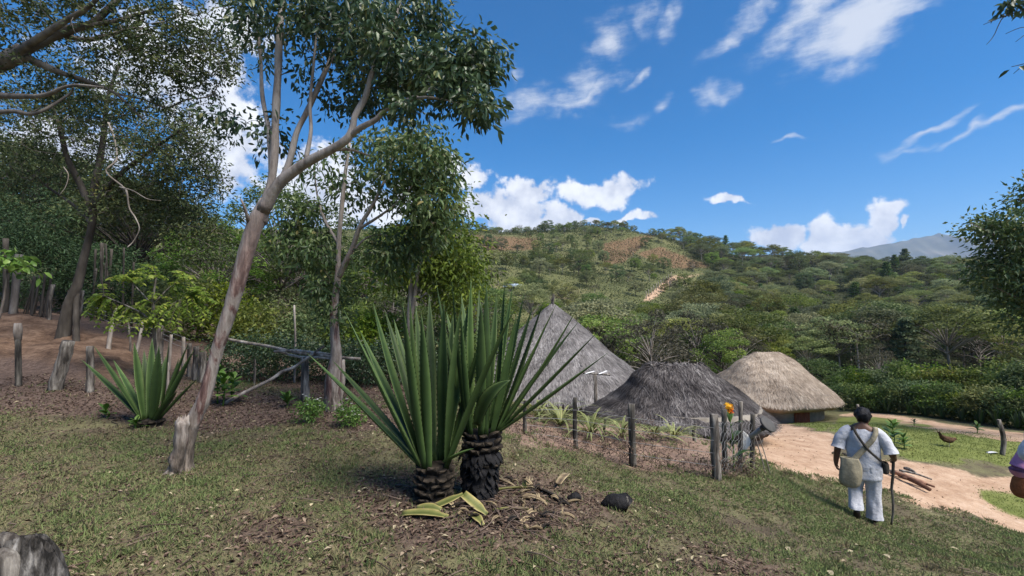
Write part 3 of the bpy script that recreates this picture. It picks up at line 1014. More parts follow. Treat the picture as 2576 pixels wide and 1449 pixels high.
def proto_geo(kind, g, hgt, wid, nclump, per, leaf, flat=.45, base=.35):
    """a whole tree around the origin: (trunk geo, crown geo)"""
    tr = []
    lean = g.normal(size=2) * .05 * hgt
    top = np.array((lean[0], lean[1], hgt * .72))
    tp = smooth_path([(0, 0, -.4), (lean[0] * .2, lean[1] * .3, hgt * .3), top], 8)
    tr.append(tube(tp, (hgt * .022, hgt * .014, hgt * .004), 6, .1, cap=False))
    C = []
    rc = []
    for k in range(nclump):
        a = TAU * (k * .618 + g.uniform(-.08, .08))
        if kind == 'umbrella':
            f = math.sqrt((k + .5) / nclump)
            R_ = wid * .5 * f * g.uniform(.8, 1.08)
            z = hgt * (.96 - .30 * f ** 2.2 + g.uniform(-.07, .05))
        elif kind == 'cone':
            f = (k + .5) / nclump
            R_ = wid * .5 * (1 - f) ** .8 * g.uniform(.7, 1.1)
            z = hgt * (base * .5 + (1 - base * .5) * f)
        else:
            f = (k + .5) / nclump
            ph = math.acos(1 - 1.75 * f)
            R_ = wid * .5 * math.sin(ph) * g.uniform(.75, 1.1)
            z = hgt * (base + (1 - base) * (.5 + .5 * math.cos(ph)) * g.uniform(.88, 1.05))
        c = np.array((math.cos(a) * R_ + lean[0], math.sin(a) * R_ + lean[1], z))
        C.append(c)
        p0 = tp[min(7, 3 + int(4 * z / hgt))] * np.array((1, 1, min(1, .85)))
        if kind != 'cone' or k % 3 == 0:
            tr.append(tube(smooth_path([p0, (p0 + c) / 2 + np.array((0, 0, hgt * .03)), c], 5), (hgt * .008, hgt * .002), 4, cap=False))
        rc.append(g.uniform(.75, 1.3))
    C = np.array(C)
    n = len(C)
    cr = wid * .5 * 1.35 / math.sqrt(n) * 1.25
    P = []
    tb = []
    for c, s_ in zip(C, rc):
        q = ellip((0, 0, 0), (cr * s_, cr * s_, cr * s_ * flat), per, g, .5)
        q[:, 2] = np.where(q[:, 2] < 0, q[:, 2] * .45, q[:, 2])
        P.append(q + c)
        tb.append(np.full(per, g.uniform(0, .4)) + np.clip(q[:, 2] / (cr * flat), 0, 1) * .12)  # upper leaves of each clump tinted lighter, crown highlight put into the colour
    P = np.vstack(P)
    tint = np.clip(np.concatenate(tb) + g.random(len(P)) * .5, 0, 1)
    D = g.normal(size=(len(P), 3)) * np.array((1, 1, .45)) + np.array((0, 0, -.1))
    cg = leaves(P, D, leaf * g.uniform(.6, 1.3, len(P)), leaf * .55 * g.uniform(.7, 1.3, len(P)), g, .2, .15, tint=tint, upbias=1.2)
    return join(tr), cg


def one_mesh(name, tg, cg, mt, mc):
    V, P, T = join([tg, cg])
    nv = len(tg[0])
    # polygons keep trunk first inside each size group; material by vertex index
    mi = np.concatenate([(p[:, 0] >= nv).astype(np.int32) for p in P])
    return mesh_np(name, V, P, [mt, mc], T, True, mi)


gt = np.random.default_rng(21)
HP = {}   # far tree meshes
HP['umbrella'] = [one_mesh('umbrella_tree', *proto_geo('umbrella', gt, 7.5, w_, 26, 190, .28, .34), M['bark_pale'], M['leaf_hill']) for w_ in (8.5, 10, 7.5)]
HP['round'] = [one_mesh('round_tree', *proto_geo('round', gt, 7.0, w_, 28, 180, .27, .6, .25), M['bark_dark'], M['leaf_hill']) for w_ in (6.0, 7.0, 5.4)]
HP['dark'] = [one_mesh('dark_tree', *proto_geo('round', gt, 7.5, w_, 28, 180, .27, .6, .18), M['bark_dark'], M['leaf_dark']) for w_ in (6.0, 7.2)]
HP['lime'] = [one_mesh('light_tree', *proto_geo('round', gt, 5.5, w_, 26, 190, .25, .6, .15), M['bark_dark'], M['leaf_lime']) for w_ in (6.0, 5.0)]
HP['olive'] = [one_mesh('olive_tree', *proto_geo('round', gt, 6.5, 5.5, 30, 110, .24, .6, .15), M['bark_pale'], M['leaf_olive'])]
HP['rust'] = [one_mesh('rust_tree', *proto_geo('umbrella', gt, 6.5, 7.0, 22, 70, .4, .4), M['bark_pale'], M['leaf_rust'])]
HP['cone'] = [one_mesh('cone_tree', *proto_geo('cone', gt, 9.0, 5.0, 40, 60, .45, .35, .15), M['bark_dark'], M['leaf_dark'])]
# leafless pale tree
tr = []
tp = smooth_path([(0, 0, -.4), (.1, 0, 2), (0, .1, 4)], 6)
tr.append(tube(tp, (.13, .06), 6, cap=False))
ends = [np.array((math.cos(k * 2.4) * gt.uniform(1.4, 2.8), math.sin(k * 2.4) * gt.uniform(1.4, 2.8), gt.uniform(4.0, 6.2))) for k in range(60)]
tr += grow_twigs(list(tp[2:]), [.07] * 4, ends, gt, .012, .02, .12, 4, .1, .06)
bare_parts = [('trunk', mesh_np('trunk', *tr[0][:2], [M['bark_pale']])), ('twigs', mesh_np('twigs', *join(tr[1:])[:2], [M['bark_pale']]))]
bl = crown_leaves(np.array(ends), .35, 10, .3, .16, gt)
bare_parts.append(('crown', mesh_np('crown', bl[0], bl[1], [M['leaf_olive']], bl[2])))

KIND_NAME = {'umbrella': 'umbrella_tree', 'round': 'rounded_tree', 'dark': 'dark_green_tree', 'lime': 'light_green_tree', 'olive': 'olive_brown_tree',
             'rust': 'rusty_tree', 'cone': 'conifer_tree', 'bare': 'bare_tree'}
KIND_TXT = {'umbrella': 'grey-green flat-crowned tree', 'round': 'rounded green tree', 'dark': 'dark green dense tree', 'lime': 'light yellow-green bushy tree',
            'olive': 'olive-brown thin-leaved tree', 'rust': 'rusty-red flat-crowned tree', 'cone': 'dark pointed conifer', 'bare': 'nearly leafless pale-branched tree'}


def hill_tree(kind, X, Y, s_, zone, g, label=None, group=None):
    o = bpy.data.objects.new(KIND_NAME[kind], HP[kind][g.integers(len(HP[kind]))] if kind in HP else None)
    o.location = (X, Y, ground_z(X, Y) - .15)
    o.rotation_euler = (g.normal() * .04, g.normal() * .04, g.uniform(0, TAU))
    q = s_ * g.uniform(.9, 1.12)
    o.scale = (q, q, s_ * g.uniform(.88, 1.15))
    link(o)
    if kind == 'bare':
        for nm, me_ in bare_parts:
            ch = link(bpy.data.objects.new(nm, me_), o)
            if nm != 'trunk':
                ch['kind'] = 'stuff'
    tag(o, label or KIND_TXT[kind] + ' ' + zone, 'tree', group or (KIND_TXT[kind] + 's ' + zone))
    return o


gh = np.random.default_rng(5)
placed = []
COUNT = {}
NTRY = 6500
tA = np.radians(gh.uniform(-12, 53, NTRY))
tR = np.exp(gh.uniform(math.log(30), math.log(215), NTRY))
tX, tY = tR * np.sin(tA), tR * np.cos(tA)
tpx, tpy = proj(tX, tY, height(tX, tY))
tF = polymask(tpx, tpy, ZONES['forest'][0][0], 10)
tE = np.max([polymask(tpx, tpy, pl, 8) for pl, _ in ZONES['fern']], axis=0)
tC = np.max([polymask(tpx, tpy, pl, 14) for pl, _ in ZONES['clay']], axis=0)
for X, Y, r, px, py, fm, fe, cl in zip(tX, tY, tR, tpx, tpy, tF, tE, tC):
    if fe > .3 or cl > .2 or (Y < 30 and px > 1250):
        continue
    ridge = r > 180
    if fm > .5:
        p_acc, dmin = 1.0, 3.0 + r * .006
    elif ridge:
        p_acc, dmin = .8, 3.4
    elif r < 75 and px < 1800:
        p_acc, dmin = .8, 3.9
    else:
        p_acc, dmin = .26, 5.0
    if gh.random() > p_acc:
        continue
    if any((X - q[0]) ** 2 + (Y - q[1]) ** 2 < dmin ** 2 for q in placed):
        continue
    if 1390 < px < 1600 and 85 > r > 40 and gh.random() < .5:
        continue
    u = gh.random()
    if fm > .5:
        kind = 'umbrella' if u < .48 else 'round' if u < .72 else 'dark' if u < .80 else 'lime' if u < .91 else 'olive' if u < .955 else 'cone' if u < .985 else 'bare'
        s_ = gh.uniform(.48, .86)
        zone = ('low on' if r < 60 else 'halfway up' if r < 120 else 'high on') + ' the forested slope ' + ('above the tan hut' if px < 1950 else 'behind the man' if px < 2300 else 'beside the right-edge tree')
    elif ridge:
        kind = 'round' if u < .45 else 'umbrella' if u < .8 else 'bare' if u < .9 else 'dark'
        s_ = gh.uniform(.3, .55)
        zone = 'on the skyline ridge ' + ('left of the lone dark tree' if px < 1378 else 'right of the lone dark tree' if px < 1800 else 'near the far mountain')
    elif r < 75:
        kind = 'lime' if u < .4 else 'round' if u < .7 else 'dark' if u < .82 else 'umbrella' if u < .94 else 'olive'
        s_ = gh.uniform(.42, .72)
        zone = 'in the valley ' + ('left of the grey hut' if px < 1390 else 'between the grey and dark huts' if px < 1650 else 'behind the dark hut')
    else:
        kind = 'round' if u < .4 else 'dark' if u < .58 else 'umbrella' if u < .74 else 'bare' if u < .84 else 'olive' if u < .92 else 'lime'
        s_ = gh.uniform(.28, .6)
        zone = ('low' if r < 115 else 'high') + ' on the half-cleared hillside ' + ('left of the cut path' if px < 1620 else 'right of the cut path')
    if kind == 'rust':
        continue
    if COUNT.get(kind, 0) >= 290:
        continue
    COUNT[kind] = COUNT.get(kind, 0) + 1
    placed.append((X, Y))
    hill_tree(kind, X, Y, s_, zone, gh)
print('hill trees', COUNT)
# singled-out hill trees
for (px, Y, kind, s_, lab) in [
        (1378, 188, 'dark', .72, 'dark bushy tree standing alone on the ridge top'), (1450, 188, 'dark', .5, 'small round tree right of the lone dark tree on the ridge'),
        (1305, 190, 'bare', .55, 'bare dead tree sticking out of the ridge left of the dark tree'), (2285, 150, 'cone', 1.0, 'tall pointed conifer on the right skyline below the mountain'),
        (2440, 62, 'rust', .8, 'rusty-red tree beside the large tree at the right edge'), (2210, 120, 'rust', .7, 'pale reddish-brown tree high on the right slope'),
        (1455, 105, 'dark', .8, 'dark dense tree above the tip of the grey hut'), (1360, 108, 'round', .7, 'rounded green tree left of the dirt patch above the grey hut'),
        (2150, 38, 'bare', .85, 'pale-branched tree behind the hedge right of the tan hut'), (2215, 42, 'umbrella', .8, 'flat-crowned pale-limbed tree above the hedge'),
        (1640, 27, 'olive', .78, 'large olive-brown bush behind the dark thatched hut')]:
    q = on(px, Y)
    hill_tree(kind, q[0], q[1], s_, '', gh, lab, 'singled-out trees on the hillside')

# low scrub on the hillside
X, Y, r_ = cover_points(230000, 28, 215, 50, power=1.0)
sel = (np.degrees(np.arctan2(X, Y)) > -25)
X, Y, r_ = X[sel], Y[sel], r_[sel]
Z = snap(X, Y)
z = zones(X, Y, Z)
keep = gg.random(len(X)) < (1 - .75 * z['forest']) * (1 - .9 * z['clay']) * np.clip(.25 + 1.1 * vnoise(X, Y, .2), 0, 1)
X, Y, Z, r_ = X[keep], Y[keep], Z[keep], r_[keep]
fz = z['fern'][keep]
n = len(X)
P = np.stack([X, Y, Z + gg.uniform(0, .8, n) ** 1.5], -1)
D = gg.normal(size=(n, 3)) * np.array((1, 1, .6)) + np.array((0, 0, .5))
tint = np.clip(vnoise(X, Y, .06) * .55 + vnoise(X, Y, .35) * .25 + gg.normal(size=n) * .09 - .08, 0, .72)
tint = np.where(gg.random(n) < fz * .62, gg.uniform(.78, 1, n), tint)
geo = leaves(P, D, gg.uniform(.25, .55, n) * (.5 + r_ / 220), gg.uniform(.12, .26, n) * (.5 + r_ / 220), gg, .2, .2, tint=tint)
so = add('hillside_scrub', geo, M['fern'])
tag(so, 'low green and rusty scrub covering the hillside', 'scrub', kind='stuff')

# fence posts climbing the hill along the cut path, two flower stalks, far shed
pm = tube([(0, 0, -.2), (.03, 0, .8), (0, .02, 1.5)], (.09, .07), 6, .15, 3)
pme = mesh_np('fence_post', *pm[:2], [M['post_pale']])
for k in range(11):
    f_ = k / 10
    q = hit(1626 + f_ * 62, 752 - f_ * 54)
    o = bpy.data.objects.new('fence_post', pme)
    o.location = q
    o.rotation_euler = (gh.normal() * .05, gh.normal() * .05, gh.uniform(0, 6))
    link(o)
    tag(o, 'pale fence post in the row climbing the cleared hillside', 'fence post', 'fence posts climbing the cleared hillside')
for px, py, lab in ((1712, 780, 'tall thin flower stalk on the hillside, the left one of two'), (1757, 775, 'tall thin flower stalk on the hillside, the right one of two')):
    q = hit(px, py)
    e = empty('flower_stalk', q)
    add('stalk', tube(smooth_path([q, q + (.1, 0, 2.2), q + (.05, 0, 4.6)], 6), (.09, .04), 6), M['leaf_lime'], e)
    C = q + np.stack([gh.normal(size=40) * .25, gh.normal(size=40) * .25, gh.uniform(1.8, 4.6, 40)], -1)
    add('blossom', crown_leaves(C, .1, 6, .22, .12, gh), M['leaf_lime'], e)
    tag(e, lab, 'flower stalk')
q = hit(1290, 748)
e = empty('shed', q)
b0 = q + (-1.3, -1.0, -.2)
add('wall', box(b0, b0 + (2.6, 2.0, 1.9)), M['post_pale'], e, False)
rf = [(-1.6, -1.3, 1.68), (1.6, -1.3, 1.68), (1.6, 1.3, 2.3), (-1.6, 1.3, 2.3)]
rv = np.array(rf + [(x_, y_, z_ + .06) for x_, y_, z_ in rf]) + q
M['tin'] = plain_mat('blue grey roofing sheet', (.42, .5, .58), .35)
add('roof', (rv, [np.array([(0, 3, 2, 1), (4, 5, 6, 7), (0, 1, 5, 4), (1, 2, 6, 5), (2, 3, 7, 6), (3, 0, 4, 7)])]), M['tin'], e, False)
tag(e, 'tiny far shed with a pale blue roof on the hillside', 'shed')

# ------------------------------------------------------------------ trees of the wood at left and middle distance
def wood_tree(name, label, group, X, Y, kind, hgt, wid, g, leafm, barkm, nclump=60, per=150, leaf=.13, flat=.6, base=.3):
    q = np.array((X, Y, ground_z(X, Y)))
    e = empty(name, q)
    tg, cg = proto_geo(kind, g, hgt, wid, nclump, per, leaf, flat, base)
    add('trunk', xf(tg, q), barkm, e)
    add('crown', xf(cg, q), leafm, e)
    tag(e, label, 'tree', group)
    return e


NT = []
gw = np.random.default_rng(12)
protos = [wood_tree('wood_tree', 'rounded green tree in the wood behind the leaning tree', 'trees in the wood behind the leaning tree', *on(700, 19)[:2], 'round', 6.2, 5.5, gw, M['leaf_mid'], M['bark']),
          wood_tree('wood_tree', 'bright green tree in the wood by the grey hut', 'bright trees in the wood', *on(1060, 20)[:2], 'round', 6.0, 4.6, gw, M['leaf_lime'], M['bark'], 55, 130, .14, .7, .2),
          wood_tree('wood_tree', 'dark tree deep in the wood at left', 'dark trees in the wood at left', *on(330, 19)[:2], 'umbrella', 5.6, 6.0, gw, M['leaf_feather'], M['bark_dark'], 60, 160, .12, .5)]
ptxt = [('rounded green tree in the wood behind the leaning tree', 'trees in the wood behind the leaning tree'),
        ('bright green tree in the wood by the grey hut', 'bright trees in the wood'), ('dark tree deep in the wood at left', 'dark trees in the wood at left')]
for (px, Y, k, s_) in [(560, 17, 0, .62), (640, 22, 0, .8), (780, 21, 1, .7), (860, 27, 1, .7), (930, 21, 0, .6), (990, 26, 1, .75), (1130, 23, 1, .7), (1180, 27, 1, .7), (210, 19, 2, .62), (60, 18, 2, .6), (120, 24, 2, 1.35), (270, 27, 2, 1.35), (-40, 25, 2, 1.5), (20, 21, 2, 1.15), (340, 22, 2, 1.0), (-60, 19, 2, .8), (400, 24, 0, .8), (480, 26, 0, .8), (740, 30, 1, .85), (1090, 33, 0, .8), (560, 33, 0, .9), (0, 30, 2, .8), (260, 32, 2, .8), (1230, 35, 1, .8), (680, 40, 0, 1.0), (1000, 16, 1, .45), (1110, 17, 1, .46)]:
    c = copy_tree(protos[k])
    q = on(px, Y)
    c.location = q
    c.rotation_euler = (0, 0, gw.uniform(0, TAU))
    c.scale = (s_ * gw.uniform(.9, 1.1),) * 2 + (s_,)
    c['label'], c['group'] = ptxt[k]
    c['label'] = c['label'] + (', in front' if Y < 18 else ', among the farthest' if Y > 29 else ', in the middle rows') + (' and far left' if px < 130 else ' and left' if px < 500 else ' and central' if px < 850 else ' and right')

# ------------------------------------------------------------------ huts
def straw_mat(name, stops):
    m, t, out = new_mat(name)
    gm = N(t, 'ShaderNodeNewGeometry')
    f1 = noise(t, gm.outputs['Position'], 1.1, 6, .68)
    f2 = noise(t, gm.outputs['Position'], 7.0, 5, .7)
    f = mth(t, 'ADD', mth(t, 'MULTIPLY_ADD', f1, .75, -.14), mth(t, 'ADD', mth(t, 'MULTIPLY', f2, .22), mth(t, 'MULTIPLY', attr(t), .32)))
    c = ramp(t, f, stops)
    p = N(t, 'ShaderNodeBsdfPrincipled')
    p.inputs['Roughness'].default_value = .9
    p.inputs['Specular IOR Level'].default_value = .12
    t.links.new(c, p.inputs['Base Color'])
    t.links.new(p.outputs[0], out.inputs[0])
    return m


M['straw_grey'] = straw_mat('grey thatch', [(.28, (.085, .078, .077)), (.45, (.18, .168, .165)), (.6, (.27, .255, .25)), (.75, (.40, .38, .375))])
M['straw_dark'] = straw_mat('dark thatch', [(.28, (.022, .019, .019)), (.44, (.062, .055, .054)), (.6, (.13, .118, .115)), (.78, (.30, .28, .265))])
M['straw_tan'] = straw_mat('tan thatch', [(.28, (.20, .155, .115)), (.45, (.36, .29, .225)), (.6, (.47, .39, .31)), (.75, (.58, .49, .40))])
M['mud'] = rough_mat('mud wall', [(.35, (.17, .15, .125)), (.6, (.26, .235, .20))], 4, bump=.4)
M['door'] = rough_mat('red brown planks', [(.3, (.10, .030, .018)), (.6, (.20, .062, .034)), (.75, (.28, .10, .055))], 6, (6, 6, .3), bump=.4)


def roof_surface(cx, cy, ze, zt, ra, rb, ridge, rot, prof, wobble, seed):
    """prof(v) -> (radial 0..1, height 1..0) for v from top to eave; ridge half length"""
    ca, sa = math.cos(rot), math.sin(rot)

    def f(u, v):
        u = np.asarray(u, float); v = np.asarray(v, float)
        rad, hh = prof(v)
        x = np.cos(u) * rad * ra + np.sign(np.cos(u)) * np.minimum(np.abs(np.cos(u)) * 1.3, 1) * ridge * (1 - rad * .55)
        y = np.sin(u) * rad * rb
        z = ze + (zt - ze) * hh
        P = np.stack([x, y, z], -1)
        P = P + wob(P, 1.5, seed) * wobble * np.clip(v * 3, .2, 1)[..., None]
        return np.stack([cx + P[..., 0] * ca - P[..., 1] * sa, cy + P[..., 0] * sa + P[..., 1] * ca, P[..., 2]], -1)
    return f


def thatch(parent, f, mat, nstr, L, wd, seed, dv_eave=.05):
    g = np.random.default_rng(seed)
    nu, nv = 72, 26
    u, v = np.meshgrid(np.linspace(0, TAU, nu, endpoint=False), np.linspace(0, 1, nv))
    V = f(u, v).reshape(-1, 3)
    i = np.arange(nv - 1)[:, None] * nu
    j = np.arange(nu)[None]
    q = np.stack([i + j, i + nu + j, i + nu + (j + 1) % nu, i + (j + 1) % nu], -1).reshape(-1, 4)
    # underside a little inside, closing the thickness at the eave
    c = V.mean(0)
    V2 = (V - c) * np.array((.93, .93, 1)) + c - np.array((0, 0, .22))
    n = len(V)
    q2 = (q + n)[:, ::-1]
    eb = (nv - 1) * nu + np.arange(nu)
    rim = np.stack([eb, eb + n, np.roll(eb, -1) + n, np.roll(eb, -1)], -1)
    ro = add('roof', (np.vstack([V, V2]), [np.vstack([q, q2, rim])], np.concatenate([np.full(n, .3), np.zeros(n)])), mat, parent)
    uu = g.uniform(0, TAU, nstr)
    vv = np.sqrt(g.uniform(.0, 1.0, nstr)) * 1.0
    dl = .012
    P = f(uu, np.clip(vv, 0, 1))
    Pd = f(uu, np.clip(vv + dl, 0, 1.0))
    Pu = f(uu, np.clip(vv - dl, 0, 1.0))
    D = unit(Pd - Pu)
    Pn = f(uu + .02, np.clip(vv, 0, 1))
    S_ = unit(Pn - P)
    Nn = unit(np.cross(S_, D))
    Nn *= np.where(Nn[:, 2:3] < 0, -1, 1)
    ln = L * g.uniform(.5, 1.25, nstr)
    D2 = unit(D + S_ * g.normal(size=(nstr, 1)) * .3 + Nn * g.uniform(-.03, .13, (nstr, 1)))
    course = (vv * 8 + .25 * np.sin(uu * 3 + seed) + .12 * np.sin(uu * 11)) % 1.0
    st = P - D2 * ln[:, None] * .5 + Nn * (g.uniform(.005, .03, nstr) + .014 * course)[:, None]
    w = (wd * g.uniform(.5, 1.4, nstr))[:, None]
    en = st + D2 * ln[:, None] + Nn * g.uniform(-.01, .02, (nstr, 1))
    V = np.stack([st - S_ * w * .5, st + S_ * w * .5, en + S_ * w * .25, en - S_ * w * .25], 1).reshape(-1, 3)
    b = (np.arange(nstr) * 4)[:, None]
    so = add('straw', (V, [b + np.arange(4)[None]], np.repeat(np.clip(g.random(nstr) * .92 + .10 * course - .02, 0, 1), 4)), mat, ro, False)
    so['kind'] = 'stuff'
    return ro


# tall grey conical hut
c = np.array((1.62, 18.6, 0.0))
tip = at(1390, 764, 18.6)
ze = at(1390, 1018, 15.2)[2]
e = empty('round_hut', (tip[0], 18.6, hz(tip[0], 18.6)))
prof = lambda v: (v ** .96 * (1 + .05 * np.sin(v * math.pi)), 1 - v)
f = roof_surface(tip[0], 18.6, ze, tip[2], 3.7, 3.7, .02, 0, prof, .05, 4)
ro = thatch(e, f, M['straw_grey'], 30000, .30, .026, 41)
fp = []
gr = np.random.default_rng(77)
for k in range(26):
    a = gr.uniform(0, TAU)
    b0 = tip + (math.cos(a) * .12, math.sin(a) * .12, -.22)
    fp.append(tube([b0, tip + (math.cos(a) * .04, math.sin(a) * .04, .08), tip + (math.cos(a) * gr.uniform(.02, .14), math.sin(a) * .1, gr.uniform(.16, .42))], (.022, .012, .006), 5, tint=gr.random()))
add('finial', join(fp), M['straw_dark'], ro)
wl = tube([(tip[0], 18.6, hz(tip[0], 18.6) - .5), (tip[0], 18.6, ze + .25)], 3.1, 36)
add('wall', wl, M['mud'], e)
tag(e, 'tall conical hut with grey thatch behind the agave', 'hut')

# low dark hut with a short ridge
cy = 13.2
ca_ = at(1722, 905, cy)
ze = -1.22
e = empty('thatched_hut', (ca_[0], cy, hz(ca_[0], cy)))
prof = lambda v: (v ** 1.0, (1 - v) ** 1.12 * (1 - .12 * np.exp(-v * 30)) + 0)
f = roof_surface(ca_[0] - .22, cy, ze, ca_[2], 2.15, 2.3, .62, R(-8), prof, .09, 9)
ro = thatch(e, f, M['straw_dark'], 26000, .30, .024, 42)
rl = at(1652, 915, cy)
rp = []
for k in range(60):
    b0 = rl + (gr.normal() * .14, gr.normal() * .14, gr.normal() * .03 - .03)
    rp.append(tube([b0, b0 + (gr.normal() * .08 - .04, gr.normal() * .1, gr.uniform(.0, .05)), b0 + (gr.normal() * .15 - .08, gr.normal() * .16, gr.uniform(-.12, .03))], (.02, .012, .005), 4, tint=gr.random()))
add('ridge_tuft', join(rp), M['straw_dark'], ro)
add('wall', tube([(ca_[0], cy, hz(ca_[0], cy) - .5), (ca_[0], cy, ze + .3)], 1.9, 32), M['mud'], e)
tag(e, 'low hut with dark grey shaggy thatch behind the garden fence', 'hut')

# tan hut with wall and red door
cy = 22.6
ca_ = at(1918, 886, cy)
hx = at(1934, 1040, cy)[0]
ze = at(1960, 1030, cy - 2.9)[2]
e = empty('thatched_hut', (hx, cy, hz(hx, cy)))


def prof_tan(v):
    hh = np.where(v < .06, 1 - v * .25, 1 - .015 - (v - .06) / .94 * .985)
    hh = hh + .075 * np.sin(np.clip((v - .06) / .94, 0, 1) * math.pi) * (v > .06)
    return v ** .92, hh


f = roof_surface(hx, cy, ze, ca_[2], 2.75, 2.75, .42, R(5), prof_tan, .06, 14)
ro = thatch(e, f, M['straw_tan'], 28000, .22, .024, 43)
gz = ground_z(hx, cy - 2.3)
wb = min(gz, ground_z(hx + 2, cy - 2), ground_z(hx - 2, cy - 2)) - .4
wg = tube([(hx, cy, wb), (hx, cy, ze - .0), (hx, cy, ze + .35)], (2.22, 2.22, 2.22), 40)
wa = add('wall', wg, M['mud'], e)
dang = math.atan2(at(2013, 1050, 20)[1] - 0 - cy, at(2013, 1050, 20.2)[0] - hx)
dp = np.array((at(2013, 1050, cy - 2.1)[0], 0, 0))
dx = dp[0]
dy = cy - math.sqrt(max(2.22 ** 2 - (dx - hx) ** 2, .1))
nrm = np.array((dx - hx, dy - cy, 0)) / 2.22
tan_ = np.array((-nrm[1], nrm[0], 0))
dz0 = ground_z(dx, dy - .05) - .05
de = None
for k in range(5):
    o0 = np.array((dx, dy, 0)) + tan_ * (k - 2) * .135 + nrm * .012
    cr_ = np.array([o0 + tan_ * s1 * .064 + nrm * s2 for s1 in (-1, 1) for s2 in (-.02, .04)])
    cr_ = cr_[[0, 2, 3, 1]]
    V = np.vstack([cr_ + (0, 0, dz0), cr_ + (0, 0, ze + .2)])
    pl = (V, [np.array([(0, 3, 2, 1), (4, 5, 6, 7), (0, 1, 5, 4), (1, 2, 6, 5), (2, 3, 7, 6), (3, 0, 4, 7)])])
    add('door_plank', pl, M['door'], e, False)
tag(e, 'hut with light tan thatch, low mud wall and red-brown door', 'hut')

# ------------------------------------------------------------------ peeling-bark material
m, t, out = new_mat('peeling bark')
gm = N(t, 'ShaderNodeNewGeometry')
sx = N(t, 'ShaderNodeSeparateXYZ')
t.links.new(gm.outputs['Position'], sx.inputs[0])
pv = mapping(t, gm.outputs['Position'], scale=(1.5, 1.5, .38))
big = noise(t, pv, 4.5, 5, .6, .6)
fin = noise(t, mapping(t, gm.outputs['Position'], scale=(1, 1, .2)), 22, 6, .7)
smoothc = ramp(t, mth(t, 'ADD', mth(t, 'MULTIPLY', big, .6), mth(t, 'MULTIPLY', fin, .4)), [(.36, (.13, .105, .09)), (.46, (.24, .205, .18)), (.56, (.36, .325, .295)), (.66, (.20, .19, .165))])
redc = ramp(t, fin, [(.36, (.06, .032, .028)), (.52, (.135, .078, .068)), (.66, (.30, .21, .18))])
roughc = ramp(t, fin, [(.36, (.035, .028, .023)), (.5, (.12, .098, .08)), (.62, (.25, .21, .178)), (.7, (.42, .37, .32))])
low = smooth(t, mth(t, 'ADD', sx.outputs[2], mth(t, 'MULTIPLY_ADD', big, .8, -.4)), .15, .55)     # rough old bark near the foot
redm = mth(t, 'MULTIPLY', smooth(t, big, .46, .56), smooth(t, mth(t, 'ADD', mth(t, 'MULTIPLY', sx.outputs[2], -1.0), mth(t, 'MULTIPLY', big, 2.0)), -2.4, -.4))
cc = mixc(t, redm, smoothc, redc)
cc = mixc(t, low, roughc, cc)
p = N(t, 'ShaderNodeBsdfPrincipled')
p.inputs['Roughness'].default_value = .7
p.inputs['Specular IOR Level'].default_value = .25
t.links.new(cc, p.inputs['Base Color'])
b = N(t, 'ShaderNodeBump')
b.inputs['Strength'].default_value = .8
b.inputs['Distance'].default_value = .015
t.links.new(mth(t, 'ADD', big, fin), b.inputs['Height'])
t.links.new(b.outputs[0], p.inputs['Normal'])
t.links.new(p.outputs[0], out.inputs[0])
M['bark_peel'] = m


def limb_path(lst, step=.06):
    """list of (px, py, distance, radius m)"""
    P = np.array([at(a, b_, c_) for a, b_, c_, _ in lst])
    L = np.linalg.norm(np.diff(P, axis=0), axis=1).sum()
    n = max(5, int(L / step))
    Q = smooth_path(P, n)
    rad = np.interp(np.linspace(0, len(lst) - 1, n), np.arange(len(lst)), [d for *_, d in lst])
    return Q, rad


def near_tree(name, label, cat_group, limbs, clumps, g, barkm, leafm, spread, per, L, Wd, six=True, droop=.55, sides=10, rough=.10, rmax=.03, foot=None, r_tip=.0025, r_scale=.0085, twigm=None):
    """limbs: lists of (px,py,dist,r), the first is the trunk; clumps: (px,py,dist, rx px, ry px, depth m, count)"""
    paths = [limb_path(l) for l in limbs]
    base = paths[0][0][0] if foot is None else np.asarray(foot)
    e = empty(name, base)
    nodes, nrad = [], []
    for k, (Q, rad) in enumerate(paths):
        nm = 'trunk' if k == 0 else 'limb'
        add(nm, tube(Q, rad, 16 if k == 0 else sides, rough * (1.7 if k == 0 else 1), 5 + k, freq=7.0), barkm, e)
        s0 = int(len(Q) * (.72 if k == 0 else .25))
        nodes += list(Q[s0:]); nrad += list(rad[s0:])
    C = []
    for (px, py, d, rx, ry, dp, cnt) in clumps:
        c = at(px, py, d)
        C.append(ellip(c, (rx / F * d, dp, ry / F * d), cnt, g, .15))
    C = np.vstack(C)
    tw = grow_twigs(nodes, nrad, C, g, r_tip, r_scale, .06, 5, .13, rmax)
    add('twigs', join(tw), twigm or M['twig'], e)['kind'] = 'stuff'
    add('crown', crown_leaves(C, spread, per, L, Wd, g, six, droop), leafm, e)
    tag(e, label, 'tree', cat_group)
    return e


